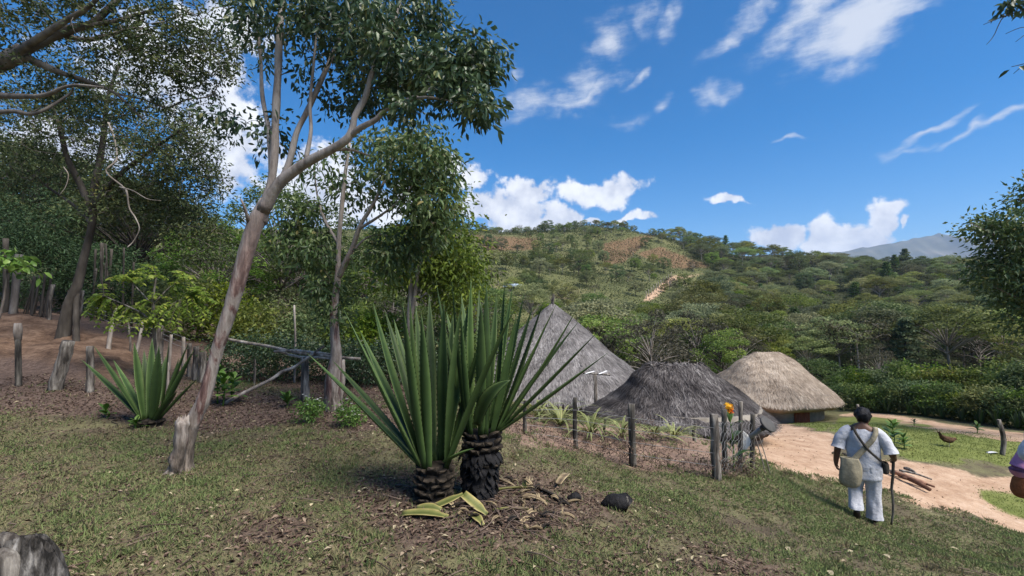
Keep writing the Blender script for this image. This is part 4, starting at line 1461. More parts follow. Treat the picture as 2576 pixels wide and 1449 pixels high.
g1 = np.random.default_rng(101)
base = hit(458, 1182)
d0 = float(base[1])
LEAN = [
    [(455, 1192, d0, 0.1406), (459, 1165, d0, 0.0925), (466, 1130, d0, 0.0777), (474, 1085, d0, 0.0851), (494, 1045, d0, 0.0681), (515, 1000, d0, 0.0666), (533, 930, d0, 0.0577), (552, 860, d0, 0.0592), (578, 780, d0, 0.0607), (605, 690, d0, 0.0636), (628, 610, d0, 0.0725), (650, 548, d0, 0.0777), (672, 505, d0, 0.0666)],
    [(660, 530, d0, 0.0697), (696, 470, d0 - .05, 0.0574), (743, 428, d0 - .1, 0.0508), (789, 399, d0 - .15, 0.0459), (835, 375, d0 - .2, 0.0410), (872, 350, d0 - .25, 0.0377), (888, 318, d0 - .25, 0.0344), (893, 292, d0 - .25, 0.0312), (918, 245, d0 - .2, 0.0295), (933, 194, d0 - .2, 0.0271), (947, 155, d0 - .15, 0.0246), (970, 100, d0 - .1, 0.0221), (998, 40, d0, 0.0189), (1012, -30, d0, 0.0148)],
    [(884, 340, d0 - .25, 0.0306), (906, 322, d0 - .3, 0.0289), (946, 301, d0 - .35, 0.0263), (975, 272, d0 - .4, 0.0247), (1030, 251, d0 - .5, 0.0204), (1068, 245, d0 - .55, 0.0145), (1115, 250, d0 - .6, 0.0093), (1165, 265, d0 - .65, 0.0059)],
    [(1030, 251, d0 - .5, .02), (1085, 222, d0 - .4, .014), (1130, 195, d0 - .35, .01), (1190, 160, d0 - .3, .006)],
    [(655, 560, d0 + .02, 0.0675), (672, 500, d0 + .1, 0.0504), (683, 455, d0 + .12, 0.0423), (690, 390, d0 + .15, 0.0414), (693, 300, d0 + .2, 0.0405), (699, 190, d0 + .25, 0.0387), (703, 90, d0 + .3, 0.0378), (712, -40, d0 + .35, 0.0306)],
    [(668, 520, d0 - .02, 0.0510), (700, 465, d0 + .05, 0.0357), (727, 410, d0 + .1, 0.0314), (746, 335, d0 + .15, 0.0298), (770, 285, d0 + .2, 0.0289), (789, 245, d0 + .25, 0.0281), (830, 153, d0 + .3, 0.0255), (868, 65, d0 + .4, 0.0213), (893, -10, d0 + .45, 0.0170)],
    [(683, 440, d0 + .15, .03), (676, 330, d0 + .3, .026), (660, 240, d0 + .4, .022), (655, 140, d0 + .5, .019), (640, 20, d0 + .6, .015)],
    [(770, 400, d0 - .1, .022), (782, 330, d0 + .0, .02), (780, 260, d0 + .1, .017), (790, 150, d0 + .1, .013), (800, 40, d0 + .2, .01)],
    [(625, 560, d0 - .05, .02), (618, 530, d0 - .15, .014), (606, 500, d0 - .2, .008)],
    [(835, 378, d0 - .18, .02), (880, 376, d0 - .1, .015), (930, 392, d0, .009)],
]
CL1 = [(1000, 110, d0, 130, 90, .7, 103), (880, 60, d0 + .2, 150, 90, .7, 103), (1070, 180, d0 - .2, 100, 70, .5, 64), (1170, 150, d0 - .3, 75, 62, .4, 52), (1225, 150, d0 - .3, 45, 45, .3, 26),
       (1190, 265, d0 - .6, 48, 34, .3, 24), (1150, 225, d0 - .5, 70, 40, .3, 26), (1090, 30, d0, 40, 45, .5, 28), (740, 40, d0 + .3, 150, 70, .6, 64), (960, 220, d0, 100, 60, .5, 41), (860, 200, d0 + .4, 110, 80, .5, 41), (930, -60, d0 + .3, 190, 70, .8, 60),
       (640, 90, d0 + .6, 70, 80, .4, 22), (660, 330, d0 + .4, 60, 60, .4, 12), (560, 300, d0 + .7, 40, 60, .3, 14), (1040, 280, d0 - .4, 60, 30, .3, 12)]
near_tree('guava_tree', 'leaning tree with peeling cream and red bark beside the agaves', None, LEAN, CL1, g1, M['bark_peel'], M['leaf_guava'], .072, 17, .09, .032, droop=.8, r_tip=.003, r_scale=.01)

# stubs and burrs on the leaning trunk are part of its trunk; old sawn stump grown onto its foot
sb = hit(470, 1186)
gz0 = sb[2]
st = [at(440, 1200, d0 - .1), at(446, 1165, d0 - .12), at(452, 1120, d0 - .13), at(458, 1080, d0 - .13), at(462, 1056, d0 - .12)]
e = empty('tree_stump', hit(446, 1186))
Q_ = smooth_path(st, 22)
G_ = tube(Q_, np.interp(np.linspace(0, 1, 22), (0, .2, .6, .9, 1), (.085, .062, .053, .056, .036)), 22, .2, 8, freq=14)
Vs = G_[0]
Vs[:22 * 22] += wob(Vs[:22 * 22] * np.array((1, 1, .35)), 45, 3, .011)
Vs[21 * 22:22 * 22, 2] += np.random.default_rng(4).uniform(-.05, .05, 22)
add('wood', (Vs, G_[1], G_[2]), M['bark_peel'], e)
for k_ in range(7):
    a_ = TAU * k_ / 7 + .4
    r0_ = st[0] + (math.cos(a_) * .04, math.sin(a_) * .035, .05)
    r1_ = st[0] + (math.cos(a_) * .15, math.sin(a_) * .13, 0)
    r1_[2] = ground_z(r1_[0], r1_[1]) - .02
    add('root', tube(smooth_path([r0_, (r0_ + r1_) / 2 + (0, 0, .0), r1_], 7), (.035, .025, .01), 8, .2, k_), M['bark_peel'], e)
tag(e, 'weathered grey broken stump against the foot of the leaning tree', 'stump')

# second peeling tree
g2 = np.random.default_rng(202)
b2 = hit(838, 1032)
d2 = float(b2[1])
T2 = [
    [(838, 1036, d2, .17), (836, 1000, d2, .135), (838, 950, d2, .115), (846, 900, d2, .08), (843, 850, d2, .066), (840, 790, d2, .064), (845, 740, d2, .062), (850, 700, d2, .06), (851, 660, d2, .05), (853, 600, d2, .042), (860, 520, d2, .035), (868, 440, d2, .026), (880, 360, d2, .018)],
    [(850, 700, d2, .05), (872, 655, d2 - .1, .046), (890, 615, d2 - .15, .043), (905, 570, d2 - .2, .036), (935, 520, d2 - .2, .03), (960, 470, d2 - .2, .022), (990, 400, d2 - .1, .015)],
    [(905, 575, d2 - .2, .028), (960, 540, d2 - .4, .02), (1010, 500, d2 - .5, .014), (1050, 450, d2 - .5, .009)],
    [(850, 610, d2, .03), (820, 560, d2 + .2, .024), (800, 500, d2 + .3, .018), (790, 430, d2 + .3, .012)],
    [(880, 640, d2 - .1, .022), (920, 600, d2 + .1, .016), (960, 590, d2 + .2, .01), (990, 600, d2 + .2, .006)],
]
CL2 = [(1060, 400, d2 - .4, 80, 85, .9, 86), (1080, 510, d2 - .3, 75, 70, .8, 65), (1000, 440, d2, 90, 90, .9, 65), (930, 380, d2 + .2, 80, 60, .7, 32), (1090, 580, d2 + .2, 60, 50, .6, 36), (1000, 620, d2 + .3, 70, 60, .6, 48), (890, 480, d2 + .3, 60, 60, .7, 19),
       (770, 540, d2 + .4, 60, 45, .6, 33), (800, 640, d2 + .3, 70, 55, .6, 58), (740, 600, d2 + .5, 50, 50, .6, 36), (820, 730, d2 + .1, 60, 40, .5, 29), (860, 780, d2 + .1, 40, 25, .4, 16), (1120, 430, d2 - .4, 30, 60, .4, 22), (960, 660, d2, 50, 40, .5, 22), (800, 440, d2 + .4, 50, 45, .6, 13), (860, 420, d2 + .3, 50, 60, .5, 12)]
near_tree('guava_tree', 'slimmer tree with flaking reddish trunk and forked stems behind the rails', None, T2, CL2, g2, M['bark_peel'], M['leaf_guava2'], .11, 17, .115, .042, droop=.7, r_tip=.004, r_scale=.01)

# pale twin-stemmed tree left of the grey hut
g3 = np.random.default_rng(303)
d3 = 13.0
b3 = on(1035, d3)
py3 = float(proj(*b3)[1])
T3 = [
    [(1032, py3 + 4, d3, .11), (1031, 860, d3, .085), (1032, 780, d3, .075), (1034, 700, d3, .065), (1030, 620, d3, .05), (1040, 540, d3, .03)],
    [(1034, 800, d3, .06), (1044, 740, d3 - .1, .05), (1052, 680, d3 - .2, .045), (1075, 600, d3 - .2, .034), (1100, 520, d3 - .2, .02), (1115, 450, d3 - .2, .012)],
    [(1055, 670, d3 - .2, .03), (1110, 620, d3 - .3, .02), (1160, 590, d3 - .3, .01)],
]
CL3 = [(1110, 600, d3, 80, 60, 1.2, 88), (1160, 660, d3, 45, 60, .9, 64), (1090, 680, d3 + .3, 70, 50, 1.0, 64), (1120, 510, d3, 40, 60, .8, 36), (1030, 640, d3, 60, 60, .9, 44), (1170, 720, d3, 30, 40, .8, 29), (1000, 700, d3 + .5, 60, 40, .8, 32), (1130, 760, d3 + .4, 50, 40, .8, 29)]
near_tree('pale_tree', 'pale twin-stemmed tree with yellow-green leaves left of the grey hut', None, T3, CL3, g3, M['bark_pale'], M['leaf_lime'], .3, 17, .16, .07, six=False)

# tall feathery tree on the bank
g4 = np.random.default_rng(404)
d4 = 11.5
b4 = on(172, d4)
py4 = float(proj(*b4)[1])
T4 = [
    [(150, py4 + 50, d4, 0.1950), (158, py4 + 5, d4, 0.1500), (172, 770, d4, 0.1237), (196, 715, d4, 0.0938), (212, 650, d4, 0.0863), (228, 580, d4, 0.0788), (234, 540, d4, 0.0750), (236, 480, d4, 0.0675)],
    [(190, py4 + 40, d4 - .1, 0.0980), (192, py4, d4 - .1, 0.0700), (192, 760, d4, 0.0595), (202, 705, d4, 0.0490), (214, 640, d4, 0.0420)],
    [(234, 540, d4, .09), (205, 470, d4, .075), (170, 400, d4 - .3, .06), (150, 320, d4 - .5, .045), (120, 240, d4 - .6, .03)],
    [(236, 480, d4, .09), (250, 410, d4, .075), (262, 330, d4, .06), (270, 250, d4, .045), (300, 160, d4, .03)],
    [(236, 520, d4, .08), (290, 450, d4 - .3, .06), (350, 400, d4 - .5, .045), (420, 350, d4 - .7, .03), (480, 310, d4 - .8, .02)],
    [(240, 500, d4, .06), (310, 490, d4 + .3, .045), (400, 460, d4 + .5, .03), (470, 440, d4 + .6, .02)],
    [(228, 560, d4, .05), (190, 520, d4 + .4, .04), (120, 470, d4 + .6, .03), (60, 420, d4 + .6, .02)],
]
CL4 = [(150, 330, d4, 150, 80, 1.6, 127), (330, 330, d4, 130, 90, 1.6, 146), (250, 220, d4, 140, 70, 1.5, 107), (440, 400, d4 - .4, 90, 70, 1.2, 107), (480, 330, d4 - .5, 60, 50, 1.0, 49), (90, 430, d4 + .5, 100, 60, 1.2, 78), (380, 470, d4 + .4, 110, 60, 1.2, 117), (500, 470, d4, 60, 60, 1.0, 58), (60, 260, d4, 90, 70, 1.3, 68), (330, 530, d4 + .5, 110, 60, 1.2, 88), (450, 560, d4 + .5, 90, 60, 1.2, 88), (520, 620, d4 + .5, 60, 60, 1.0, 58)]
gv = np.random.default_rng(9)
near_tree('feathery_tree', 'tall feathery tree with a gnarled forked trunk on the dirt bank', None, T4, CL4, g4, M['bark_dark'], M['leaf_feather'], .115, 22, .10, .042, six=False, droop=.2, rmax=.05, r_tip=.008, r_scale=.013, twigm=M['bark'])

# pale crooked dead vine hanging in the wood
vp = [(275, 300), (282, 350), (290, 400), (278, 440), (300, 470), (320, 490), (322, 520), (345, 560), (352, 580), (338, 600), (322, 615)]
vv = smooth_path([at(a, b_, 10.6) + gv.normal(size=3) * .04 for a, b_ in vp], 50)
vp2 = [(300, 470), (335, 480), (370, 500), (405, 505)]
vp3 = [(160, 420), (172, 440), (165, 470), (150, 490)]
ve = empty('dead_vine', vv[0])
add('stem', join([tube(vv, (.022, .018, .010), 6, .2, 2), tube(smooth_path([at(a, b_, 10.6) for a, b_ in vp2], 16), (.014, .006), 5), tube(smooth_path([at(a, b_, 10.6) for a, b_ in vp3], 14), (.014, .006), 5)]), M['bark_pale'], ve)
tag(ve, 'crooked pale dead vine hanging in the feathery tree', 'vine')

# limbs of a big tree reaching in from beyond the left edge
g5 = np.random.default_rng(505)
d5 = 6.5
T5 = [
    [(-420, 1000, d5 + .6, .26), (-380, 800, d5 + .5, .22), (-330, 560, d5 + .4, .2), (-240, 360, d5 + .2, .17), (-100, 200, d5, .14), (0, 158, d5, .12), (60, 130, d5, .11)],
    [(20, 150, d5, .085), (70, 120, d5, .08), (130, 90, d5, .075), (190, 70, d5, .06), (230, 60, d5, .05), (285, 10, d5, .04), (330, -40, d5, .03)],
    [(30, 145, d5, .06), (100, 95, d5 - .2, .05), (160, 55, d5 - .3, .04), (220, 20, d5 - .4, .03), (260, -20, d5 - .5, .02)],
    [(50, 138, d5, .055), (100, 160, d5 + .1, .05), (160, 185, d5 + .2, .042), (220, 205, d5 + .3, .032), (290, 235, d5 + .4, .022), (360, 300, d5 + .4, .014)],
    [(200, 70, d5, .035), (280, 55, d5, .03), (350, 35, d5 + .2, .024), (430, 20, d5 + .3, .016), (500, 40, d5 + .3, .009)],
    [(150, 85, d5, .04), (210, 100, d5 + .2, .034), (270, 90, d5 + .3, .028), (340, 70, d5 + .4, .02), (420, 90, d5 + .5, .013), (520, 130, d5 + .5, .008)],
    [(-150, 270, d5, .06), (-60, 240, d5, .05), (40, 242, d5, .04), (110, 240, d5 - .2, .03), (180, 215, d5 - .3, .02), (260, 220, d5 - .4, .012)],
    [(-120, 300, d5, .04), (20, 280, d5, .03), (90, 285, d5, .024), (170, 240, d5 + .1, .016), (185, 220, d5, .01)],
    [(290, 235, d5 + .4, .016), (360, 250, d5 + .5, .012), (420, 270, d5 + .5, .014), (470, 250, d5 + .5, .012), (530, 240, d5 + .5, .009), (560, 190, d5 + .5, .005)],
]
CL5 = [(60, 40, d5, 110, 50, .8, 54), (200, 20, d5, 120, 50, .9, 68), (330, 60, d5 + .2, 110, 60, .9, 76), (440, 40, d5 + .3, 100, 60, .8, 63), (520, 110, d5 + .4, 80, 60, .7, 50), (430, 150, d5 + .4, 90, 50, .8, 54), (300, 140, d5 + .3, 90, 50, .8, 45), (470, 210, d5 + .5, 70, 40, .6, 32), (560, 170, d5 + .5, 40, 40, .5, 16), (370, 240, d5 + .4, 70, 40, .6, 23), (100, 200, d5 + .3, 120, 50, .7, 32), (40, 120, d5 + .3, 70, 60, .7, 23), (200, 270, d5 + .5, 100, 40, .7, 27), (600, 40, d5 + .4, 50, 50, .6, 18), (-60, 80, d5, 100, 100, .8, 36)]
near_tree('overhanging_tree', 'grey spreading limbs of a tree reaching in at the upper left', None, T5, CL5, g5, M['bark'], M['leaf_feather'], .065, 20, .07, .032, six=False, droop=.2, sides=9, rmax=.035, r_tip=.005, r_scale=.012, twigm=M['bark'], foot=on(-420, d5 + .6))

# tree at the right edge
g6 = np.random.default_rng(606)
d6 = 15.0
b6 = on(2720, d6)
py6 = float(proj(*b6)[1])
T6 = [
    [(2720, py6 + 5, d6, .2), (2715, 900, d6, .16), (2700, 760, d6, .13), (2690, 650, d6, .1), (2660, 560, d6, .06), (2640, 480, d6, .03)],
    [(2700, 760, d6, .07), (2640, 690, d6 - .2, .05), (2570, 630, d6 - .4, .035), (2500, 590, d6 - .5, .02), (2440, 560, d6 - .5, .01)],
    [(2705, 800, d6, .06), (2630, 780, d6 - .2, .045), (2560, 750, d6 - .3, .03), (2500, 720, d6 - .3, .016)],
    [(2690, 640, d6, .05), (2620, 540, d6 - .3, .03), (2560, 500, d6 - .4, .015)],
]
CL6 = [(2522, 570, d6 - .4, 60, 32, 1.0, 70), (2592, 620, d6 - .4, 90, 50, 1.2, 110), (2542, 680, d6 - .3, 70, 50, 1.1, 90), (2612, 720, d6, 80, 60, 1.2, 110), (2662, 600, d6, 80, 80, 1.2, 90), (2602, 490, d6 - .4, 34, 34, .7, 26), (2622, 800, d6 - .2, 50, 50, .9, 55), (2682, 760, d6, 80, 90, 1.2, 80), (2702, 500, d6, 90, 80, 1.3, 70), (2572, 770, d6 - .2, 36, 40, .8, 26)]
near_tree('edge_tree', 'leafy green tree cut off by the right edge of the view', None, T6, CL6, g6, M['bark'], M['leaf_guava2'], .26, 18, .17, .075, six=False, droop=.3, rmax=.05)

# bare sprigs at the upper right, ends of a branch of a tree standing right of the view
g7 = np.random.default_rng(707)
d7 = 4.0
T7 = [
    [(3500, 1000, 5.0, .12), (3450, 500, 4.8, .1), (3300, 150, 4.5, .07), (3000, 40, 4.2, .045), (2750, 20, d7, .02), (2620, 0, d7, .012)],
    [(2680, 8, d7, .010), (2600, 20, d7, .007), (2545, 35, d7, .0045), (2520, 48, d7, .004), (2500, 90, d7, .003), (2482, 112, d7, .002)],
    [(2545, 35, d7, .004), (2515, 45, d7, .003), (2474, 62, d7, .002)],
    [(2700, 20, d7, .008), (2620, 60, d7, .005), (2566, 70, d7, .003), (2530, 85, d7, .002)],
    [(2700, 30, d7, .008), (2640, 110, d7, .005), (2590, 85, d7, .003), (2555, 105, d7, .002)],
    [(2760, 60, d7, .01), (2660, 150, d7, .005), (2590, 158, d7, .004), (2545, 168, d7, .0025)],
    [(2590, 158, d7, .004), (2570, 168, d7, .003), (2550, 185, d7, .002)],
]
CL7 = [(2537, 14, d7, 18, 12, .05, 7), (2560, 0, d7, 26, 14, .06, 8), (2568, 178, d7, 8, 6, .03, 1), (2700, 0, d7, 100, 50, .3, 30)]
near_tree('sprig_tree', 'thin bare sprigs with a few dark leaves at the upper right corner', None, T7, CL7, g7, M['bark_dark'], M['leaf_guava'], .035, 6, .085, .03, foot=on(3500, 5.0))

# ------------------------------------------------------------------ shrubs and undergrowth of the wood
def bush(name, label, group, px, Y, w, h_, g, mat, nc=26, per=60, leaf=.1, lw=.05, stemm=None, six=False, spread=.5):
    q = on(px, Y)
    e = empty(name, q)
    C = ellip(q + (0, 0, h_ * .52), (w / 2, w / 2, h_ * .5), nc, g, .3)
    C[:, 2] = np.maximum(C[:, 2], q[2] + .05)
    tw = grow_twigs([q + (0, 0, .02), q + (0, 0, h_ * .15)], [.02, .02], C, g, .003, .008, .05, 4, .1, .015)
    add('stems', join(tw), stemm or M['twig'], e)['kind'] = 'stuff'
    add('foliage', crown_leaves(C, w / math.sqrt(nc) * spread, per, leaf, lw, g, six, .15), mat, e)
    tag(e, label, 'shrub', group)
    return e


gb = np.random.default_rng(31)
# dense dark undergrowth at the far left
for k, (px, Y, w, h_) in enumerate([(20, 15.5, 3.2, 3.4), (110, 16, 3.0, 3.6), (-70, 15.5, 3.0, 3.8), (200, 16.5, 2.6, 2.6), (280, 16, 2.6, 2.4), (360, 15.5, 2.6, 2.0), (60, 18, 4, 5.0), (-30, 20, 4, 5.4), (160, 19, 3.4, 4.0)]):
    bush('dense_shrub', 'dense dark green shrub at the far left wood edge, ' + ('second from left', 'third from left', 'at the very edge', 'fourth from left', 'fifth from left', 'nearest the yellow-green tree', 'tall one second row', 'tall one at the edge', 'tall one behind the gnarled trunk')[k], 'dark shrubs at the wood edge', px, Y, w, h_, gb, M['leaf_shade'], 44, 110, .13, .035)
for k, (px, Y, w, h_) in enumerate([(470, 14, 2.2, 1.8), (560, 14.5, 2.2, 1.7), (650, 14, 2.0, 1.6), (720, 15, 2.2, 1.8), (790, 14.5, 2.0, 1.7), (900, 14.5, 2.2, 1.7), (960, 13.5, 1.8, 1.5), (1100, 14.5, 2.2, 1.7), (1160, 15.5, 2, 1.8), (1210, 18, 2.4, 2.0), (1260, 22, 2.6, 2.4), (1050, 18, 2.6, 2.2), (850, 18, 2.6, 2.4), (700, 19, 2.6, 2.4), (600, 19, 2.6, 2.4), (420, 18, 2.8, 2.4)]):
    bush('understorey_shrub', ('green', 'bushy green')[k % 2] + ' understorey shrub ' + ('right of the yellow-green tree', 'behind the leaning trunk', 'behind the left end of the rails', 'behind the middle of the rails', 'left of the slimmer tree', 'right of the slimmer tree', 'left of the pale tree', 'right of the pale tree', 'behind the left agave', 'behind the agave leaves', 'left of the grey hut', 'deep behind the pale tree', 'deep behind the slimmer tree', 'deep behind the rails', 'deep behind the leaning tree', 'deep behind the yellow-green tree')[k], 'shrubs in the wood behind the rails', px, Y, w, h_, gb, M['leaf_mid'] if k % 3 else M['leaf_lime'], 34, 80, .13, .06)
# dark hedge below the rails
for k, (px, Y, w, h_) in enumerate([(610, 10.4, 1.3, .95), (680, 10.3, 1.3, 1.0), (740, 10.4, 1.2, .95), (800, 10.2, 1.2, 1.0), (880, 10.0, 1.1, .95), (930, 9.8, 1.1, .9), (990, 10.2, 1.3, 1.0), (1060, 10.5, 1.3, 1.05)]):
    bush('hedge_shrub', 'dark leafy hedge shrub under the rails, ' + ('first', 'second', 'third', 'fourth', 'fifth', 'sixth', 'seventh', 'eighth')[k] + ' from the leaning tree', 'hedge shrubs under the rails', px, Y, w, h_, gb, M['leaf_guava'], 30, 70, .07, .035)

# ------------------------------------------------------------------ agaves
m, t, out = new_mat('agave leaf')
a_ = N(t, 'ShaderNodeAttribute', attribute_name='tint')
gm = N(t, 'ShaderNodeNewGeometry')
tcn = N(t, 'ShaderNodeTexCoord')
f_ = mth(t, 'ADD', a_.outputs['Fac'], mth(t, 'MULTIPLY_ADD', noise(t, gm.outputs['Position'], 9, 5, .6), .5, -.25))
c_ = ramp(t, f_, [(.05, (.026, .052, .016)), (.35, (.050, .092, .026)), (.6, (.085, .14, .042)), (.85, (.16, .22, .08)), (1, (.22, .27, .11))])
oi = N(t, 'ShaderNodeObjectInfo')
hs = N(t, 'ShaderNodeHueSaturation')
t.links.new(c_, hs.inputs['Color'])
t.links.new(mth(t, 'MULTIPLY_ADD', oi.outputs['Random'], .5, .52), hs.inputs['Value'])
p = N(t, 'ShaderNodeBsdfPrincipled')
p.inputs['Roughness'].default_value = .55
p.inputs['Specular IOR Level'].default_value = .22
t.links.new(hs.outputs[0], p.inputs['Base Color'])
t.links.new(p.outputs[0], out.inputs[0])
M['agave'] = m
M['agave_cut'] = rough_mat('cut agave leaf', [(.3, (.07, .085, .025)), (.48, (.15, .155, .05)), (.6, (.28, .24, .09)), (.72, (.42, .35, .16))], 5, rough=.5, bump=.2, use_tint=.5)
M['agave_dry'] = rough_mat('dry agave leaf', [(.3, (.07, .05, .032)), (.5, (.24, .18, .105)), (.72, (.52, .43, .25))], 7, rough=.7, bump=.3, use_tint=.4)


def blade(base, ctrl, tip, width, up, g, nseg=16, gutter=.28, wbase=.62, teeth=True, thick=.012, peak=.5, blunt=0.0):
    """one long succulent leaf; up = the side its hollow faces"""
    tt = np.linspace(0, 1, nseg)
    P = ((1 - tt) ** 2)[:, None] * base + (2 * tt * (1 - tt))[:, None] * ctrl + (tt ** 2)[:, None] * tip
    T = unit(np.gradient(P, axis=0))
    U = unit(np.asarray(up) - T * (T @ np.asarray(up))[:, None])
    Sd = np.cross(T, U)
    wv = np.where(tt < peak, wbase + (1 - wbase) * np.sin(tt / peak * math.pi / 2), np.maximum(1 - ((tt - peak) / (1 - peak)) ** 1.7, 0))
    wv = np.maximum(wv, .02 + blunt * .6) * width / 2
    xs = np.array((-1, -.6, 0, .6, 1.0))
    zs = np.array((gutter, gutter * .42, 0, gutter * .42, gutter))
    top = P[:, None] + Sd[:, None] * (xs[None, :, None] * wv[:, None, None]) + U[:, None] * (zs[None, :, None] * wv[:, None, None])
    thk = (thick * (1.6 - tt) * np.clip(wv / (width / 2), .15, 1))[:, None, None] * np.array((.12, .8, 1.2, .8, .12))[None, :, None]
    bot = top - U[:, None] * thk
    ring = np.concatenate([top, bot[:, ::-1]], 1)
    n = 10
    V = ring.reshape(-1, 3)
    i = np.arange(nseg - 1)[:, None] * n
    j = np.arange(n)[None]
    q = np.stack([i + j, i + n + j, i + n + (j + 1) % n, i + (j + 1) % n], -1).reshape(-1, 4)
    caps = np.array([[0, 1, 2, 3, 4, 5, 6, 7, 8, 9], [(nseg - 1) * n + k for k in range(9, -1, -1)]])
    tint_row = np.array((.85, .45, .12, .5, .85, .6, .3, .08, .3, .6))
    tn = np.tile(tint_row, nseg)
    polys = [q, caps]
    if teeth:
        nt_ = 26
        tv, tf, k0 = [], [], len(V)
        for sgn, col in ((-1, 0), (1, 4)):
            for k in range(nt_):
                u_ = .1 + .82 * (k + g.uniform(-.2, .2)) / nt_
                x_ = u_ * (nseg - 1)
                ii = int(x_); fr = x_ - ii
                e0 = top[ii, col] * (1 - fr) + top[min(ii + 1, nseg - 1), col] * fr
                s_ = .010
                tv += [e0 - T[ii] * s_, e0 + T[ii] * s_, e0 + Sd[ii] * sgn * .010 + T[ii] * .007]
                tf.append((k0, k0 + 1, k0 + 2)); k0 += 3
        V = np.vstack([V, tv])
        tn = np.concatenate([tn, np.full(len(tv), .05)])
        polys.append(np.array(tf))
    return V, polys, tn


def stub_geo(g):
    """sawn leaf base, local: x outward, z up"""
    w, h_, d = .055, .05, .05
    V = np.array([(-.04, -w, -h_), (-.04, w, -h_), (-.04, w * .8, h_ * .6), (-.04, -w * .8, h_ * .6), (d * .6, -w * .8, -h_ * .1), (d * .6, w * .8, -h_ * .1), (d, w * .62, h_ * .55), (d, -w * .62, h_ * .55), (d * 1.05, 0, h_ * .2)])
    Q = np.array([(0, 1, 5, 4), (1, 2, 6, 5), (2, 3, 7, 6), (3, 0, 4, 7)])
    T = np.array([(4, 5, 8), (5, 6, 8), (6, 7, 8), (7, 4, 8)])
    return V, [Q, T], np.array((.1,) * 4 + (.3, .3, .7, .7, .55))


stub_me = mesh_np('leaf_stub', *stub_geo(None)[:2], [M['stub']], stub_geo(None)[2], False)


def agave(label, foot, crown, r0, r1, tips, g, char=False, width=.125, stub_from=0.0):
    foot, crown = np.asarray(foot, float), np.asarray(crown, float)
    e = empty('agave_plant', foot)
    n = 14
    axis = smooth_path([foot - (0, 0, .1), foot * .6 + crown * .4 + (.01, 0, 0), crown], n)
    prof = np.interp(np.linspace(0, 1, n), (0, .15, .5, .85, 1), (r0 * .9, r0, (r0 + r1) / 2 * 1.02, r1, r1 * .8))
    add('trunk', tube(axis, prof, 20, .07, 3, freq=20), M['char'] if char else M['stub'], e)
    Hh = np.linalg.norm(crown - foot)
    k = 0
    rows = int(Hh / .058)
    for r_ in range(rows):
        f = (r_ + .5) / rows
        if f < stub_from:
            continue
        rad = float(np.interp(f, (0, .15, .5, .85, 1), (r0 * .9, r0, (r0 + r1) / 2, r1, r1 * .8)))
        c = foot * (1 - f) + crown * f
        cnt = max(6, int(TAU * rad / .085))
        for j in range(cnt):
            a = TAU * (j + .5 * (r_ % 2)) / cnt + g.normal() * .06
            o = bpy.data.objects.new('leaf_stub', stub_me)
            o.location = c + np.array((math.cos(a) * rad, math.sin(a) * rad, g.normal() * .006)) - foot
            o.rotation_euler = (g.normal() * .12, g.normal() * .2 - .15, a)
            s_ = g.uniform(.75, 1.1)
            o.scale = (s_ * g.uniform(.7, 1.25), s_, s_ * g.uniform(.7, 1.0))
            link(o, e, o.location)
    for (px, py, dd, wf, *rest) in tips:
        tip = at(px, py, crown[1] + dd)
        dirv = tip - crown
        hd = np.array((dirv[0], dirv[1] * .9, 0))
        hn = hd / max(np.linalg.norm(hd), 1e-6)
        b0 = crown + hn * r1 * .92 + (0, 0, -.02)
        L = np.linalg.norm(tip - b0)
        bow = (rest[0] * .3 if rest else -.015) + g.normal() * .018
        ctrl = (b0 + tip) / 2 + np.array((0, 0, 1)) * L * bow * .6 - hn * L * bow
        upv = np.array((-hn[0], -hn[1], .35)) if abs(hd[0]) + abs(hd[1]) > .05 else np.array((0, -1, 0))
        ge = blade(b0, ctrl, tip, width * wf, upv, g)
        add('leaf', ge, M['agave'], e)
    tag(e, label, 'agave')
    return e


ga = np.random.default_rng(55)
fL = hit(1092, 1262)
dL = float(fL[1])
cL = at(1094, 1168, dL)
TL = [(771, 887, -.05, 1.0, .02), (863, 775, -.15, 1.05), (938, 760, .25, 1.0), (967, 778, .5, .8), (1013, 762, -.3, 1.0), (1046, 770, .45, .85), (1117, 757, .1, 1.1), (1163, 757, -.1, .95, .09), (1080, 740, .5, .9), (990, 800, .6, .8),
      (835, 905, .55, .8, .02), (1178, 765, .35, .9), (1295, 775, -.35, 1.0, .06), (1060, 790, -.25, .9), (1140, 790, .5, .9), (1225, 800, .35, .85), (905, 830, .6, .8), (1030, 745, .1, .9)]
agave('left agave with long dark leaves on a stubby scaled trunk', fL, cL, .138, .125, TL, ga, width=.108)
fR = hit(1212, 1252)
dR = float(fR[1]) + .02
fR = on(1208, dR)
cR = at(1212, 1082, dR + .04)
TR = [(1097, 706, .1, .85), (1137, 709, -.1, .9), (1185, 701, .1, .95), (1224, 714, -.15, .85), (1270, 704, .1, .9), (1318, 739, .3, .8), (1369, 752, .15, .95), (1402, 760, -.1, .95), (1458, 765, -.1, .9), (1456, 808, .3, .8), (1509, 829, -.15, .95, .03), (1530, 887, -.2, .9, .03),
      (1346, 870, .5, .8), (1122, 783, .5, .9), (1160, 740, .4, .8), (1250, 740, .5, .8), (1205, 730, .55, .8), (1300, 790, -.3, .95), (1210, 760, -.3, .9), (1290, 720, .5, .75), (1340, 770, .45, .8), (1160, 790, -.2, .8), (1420, 850, .4, .75)]
agave('right agave on a tall trunk charred black below', fR, cR, .12, .14, TR, ga, char=True, width=.095, stub_from=.42)
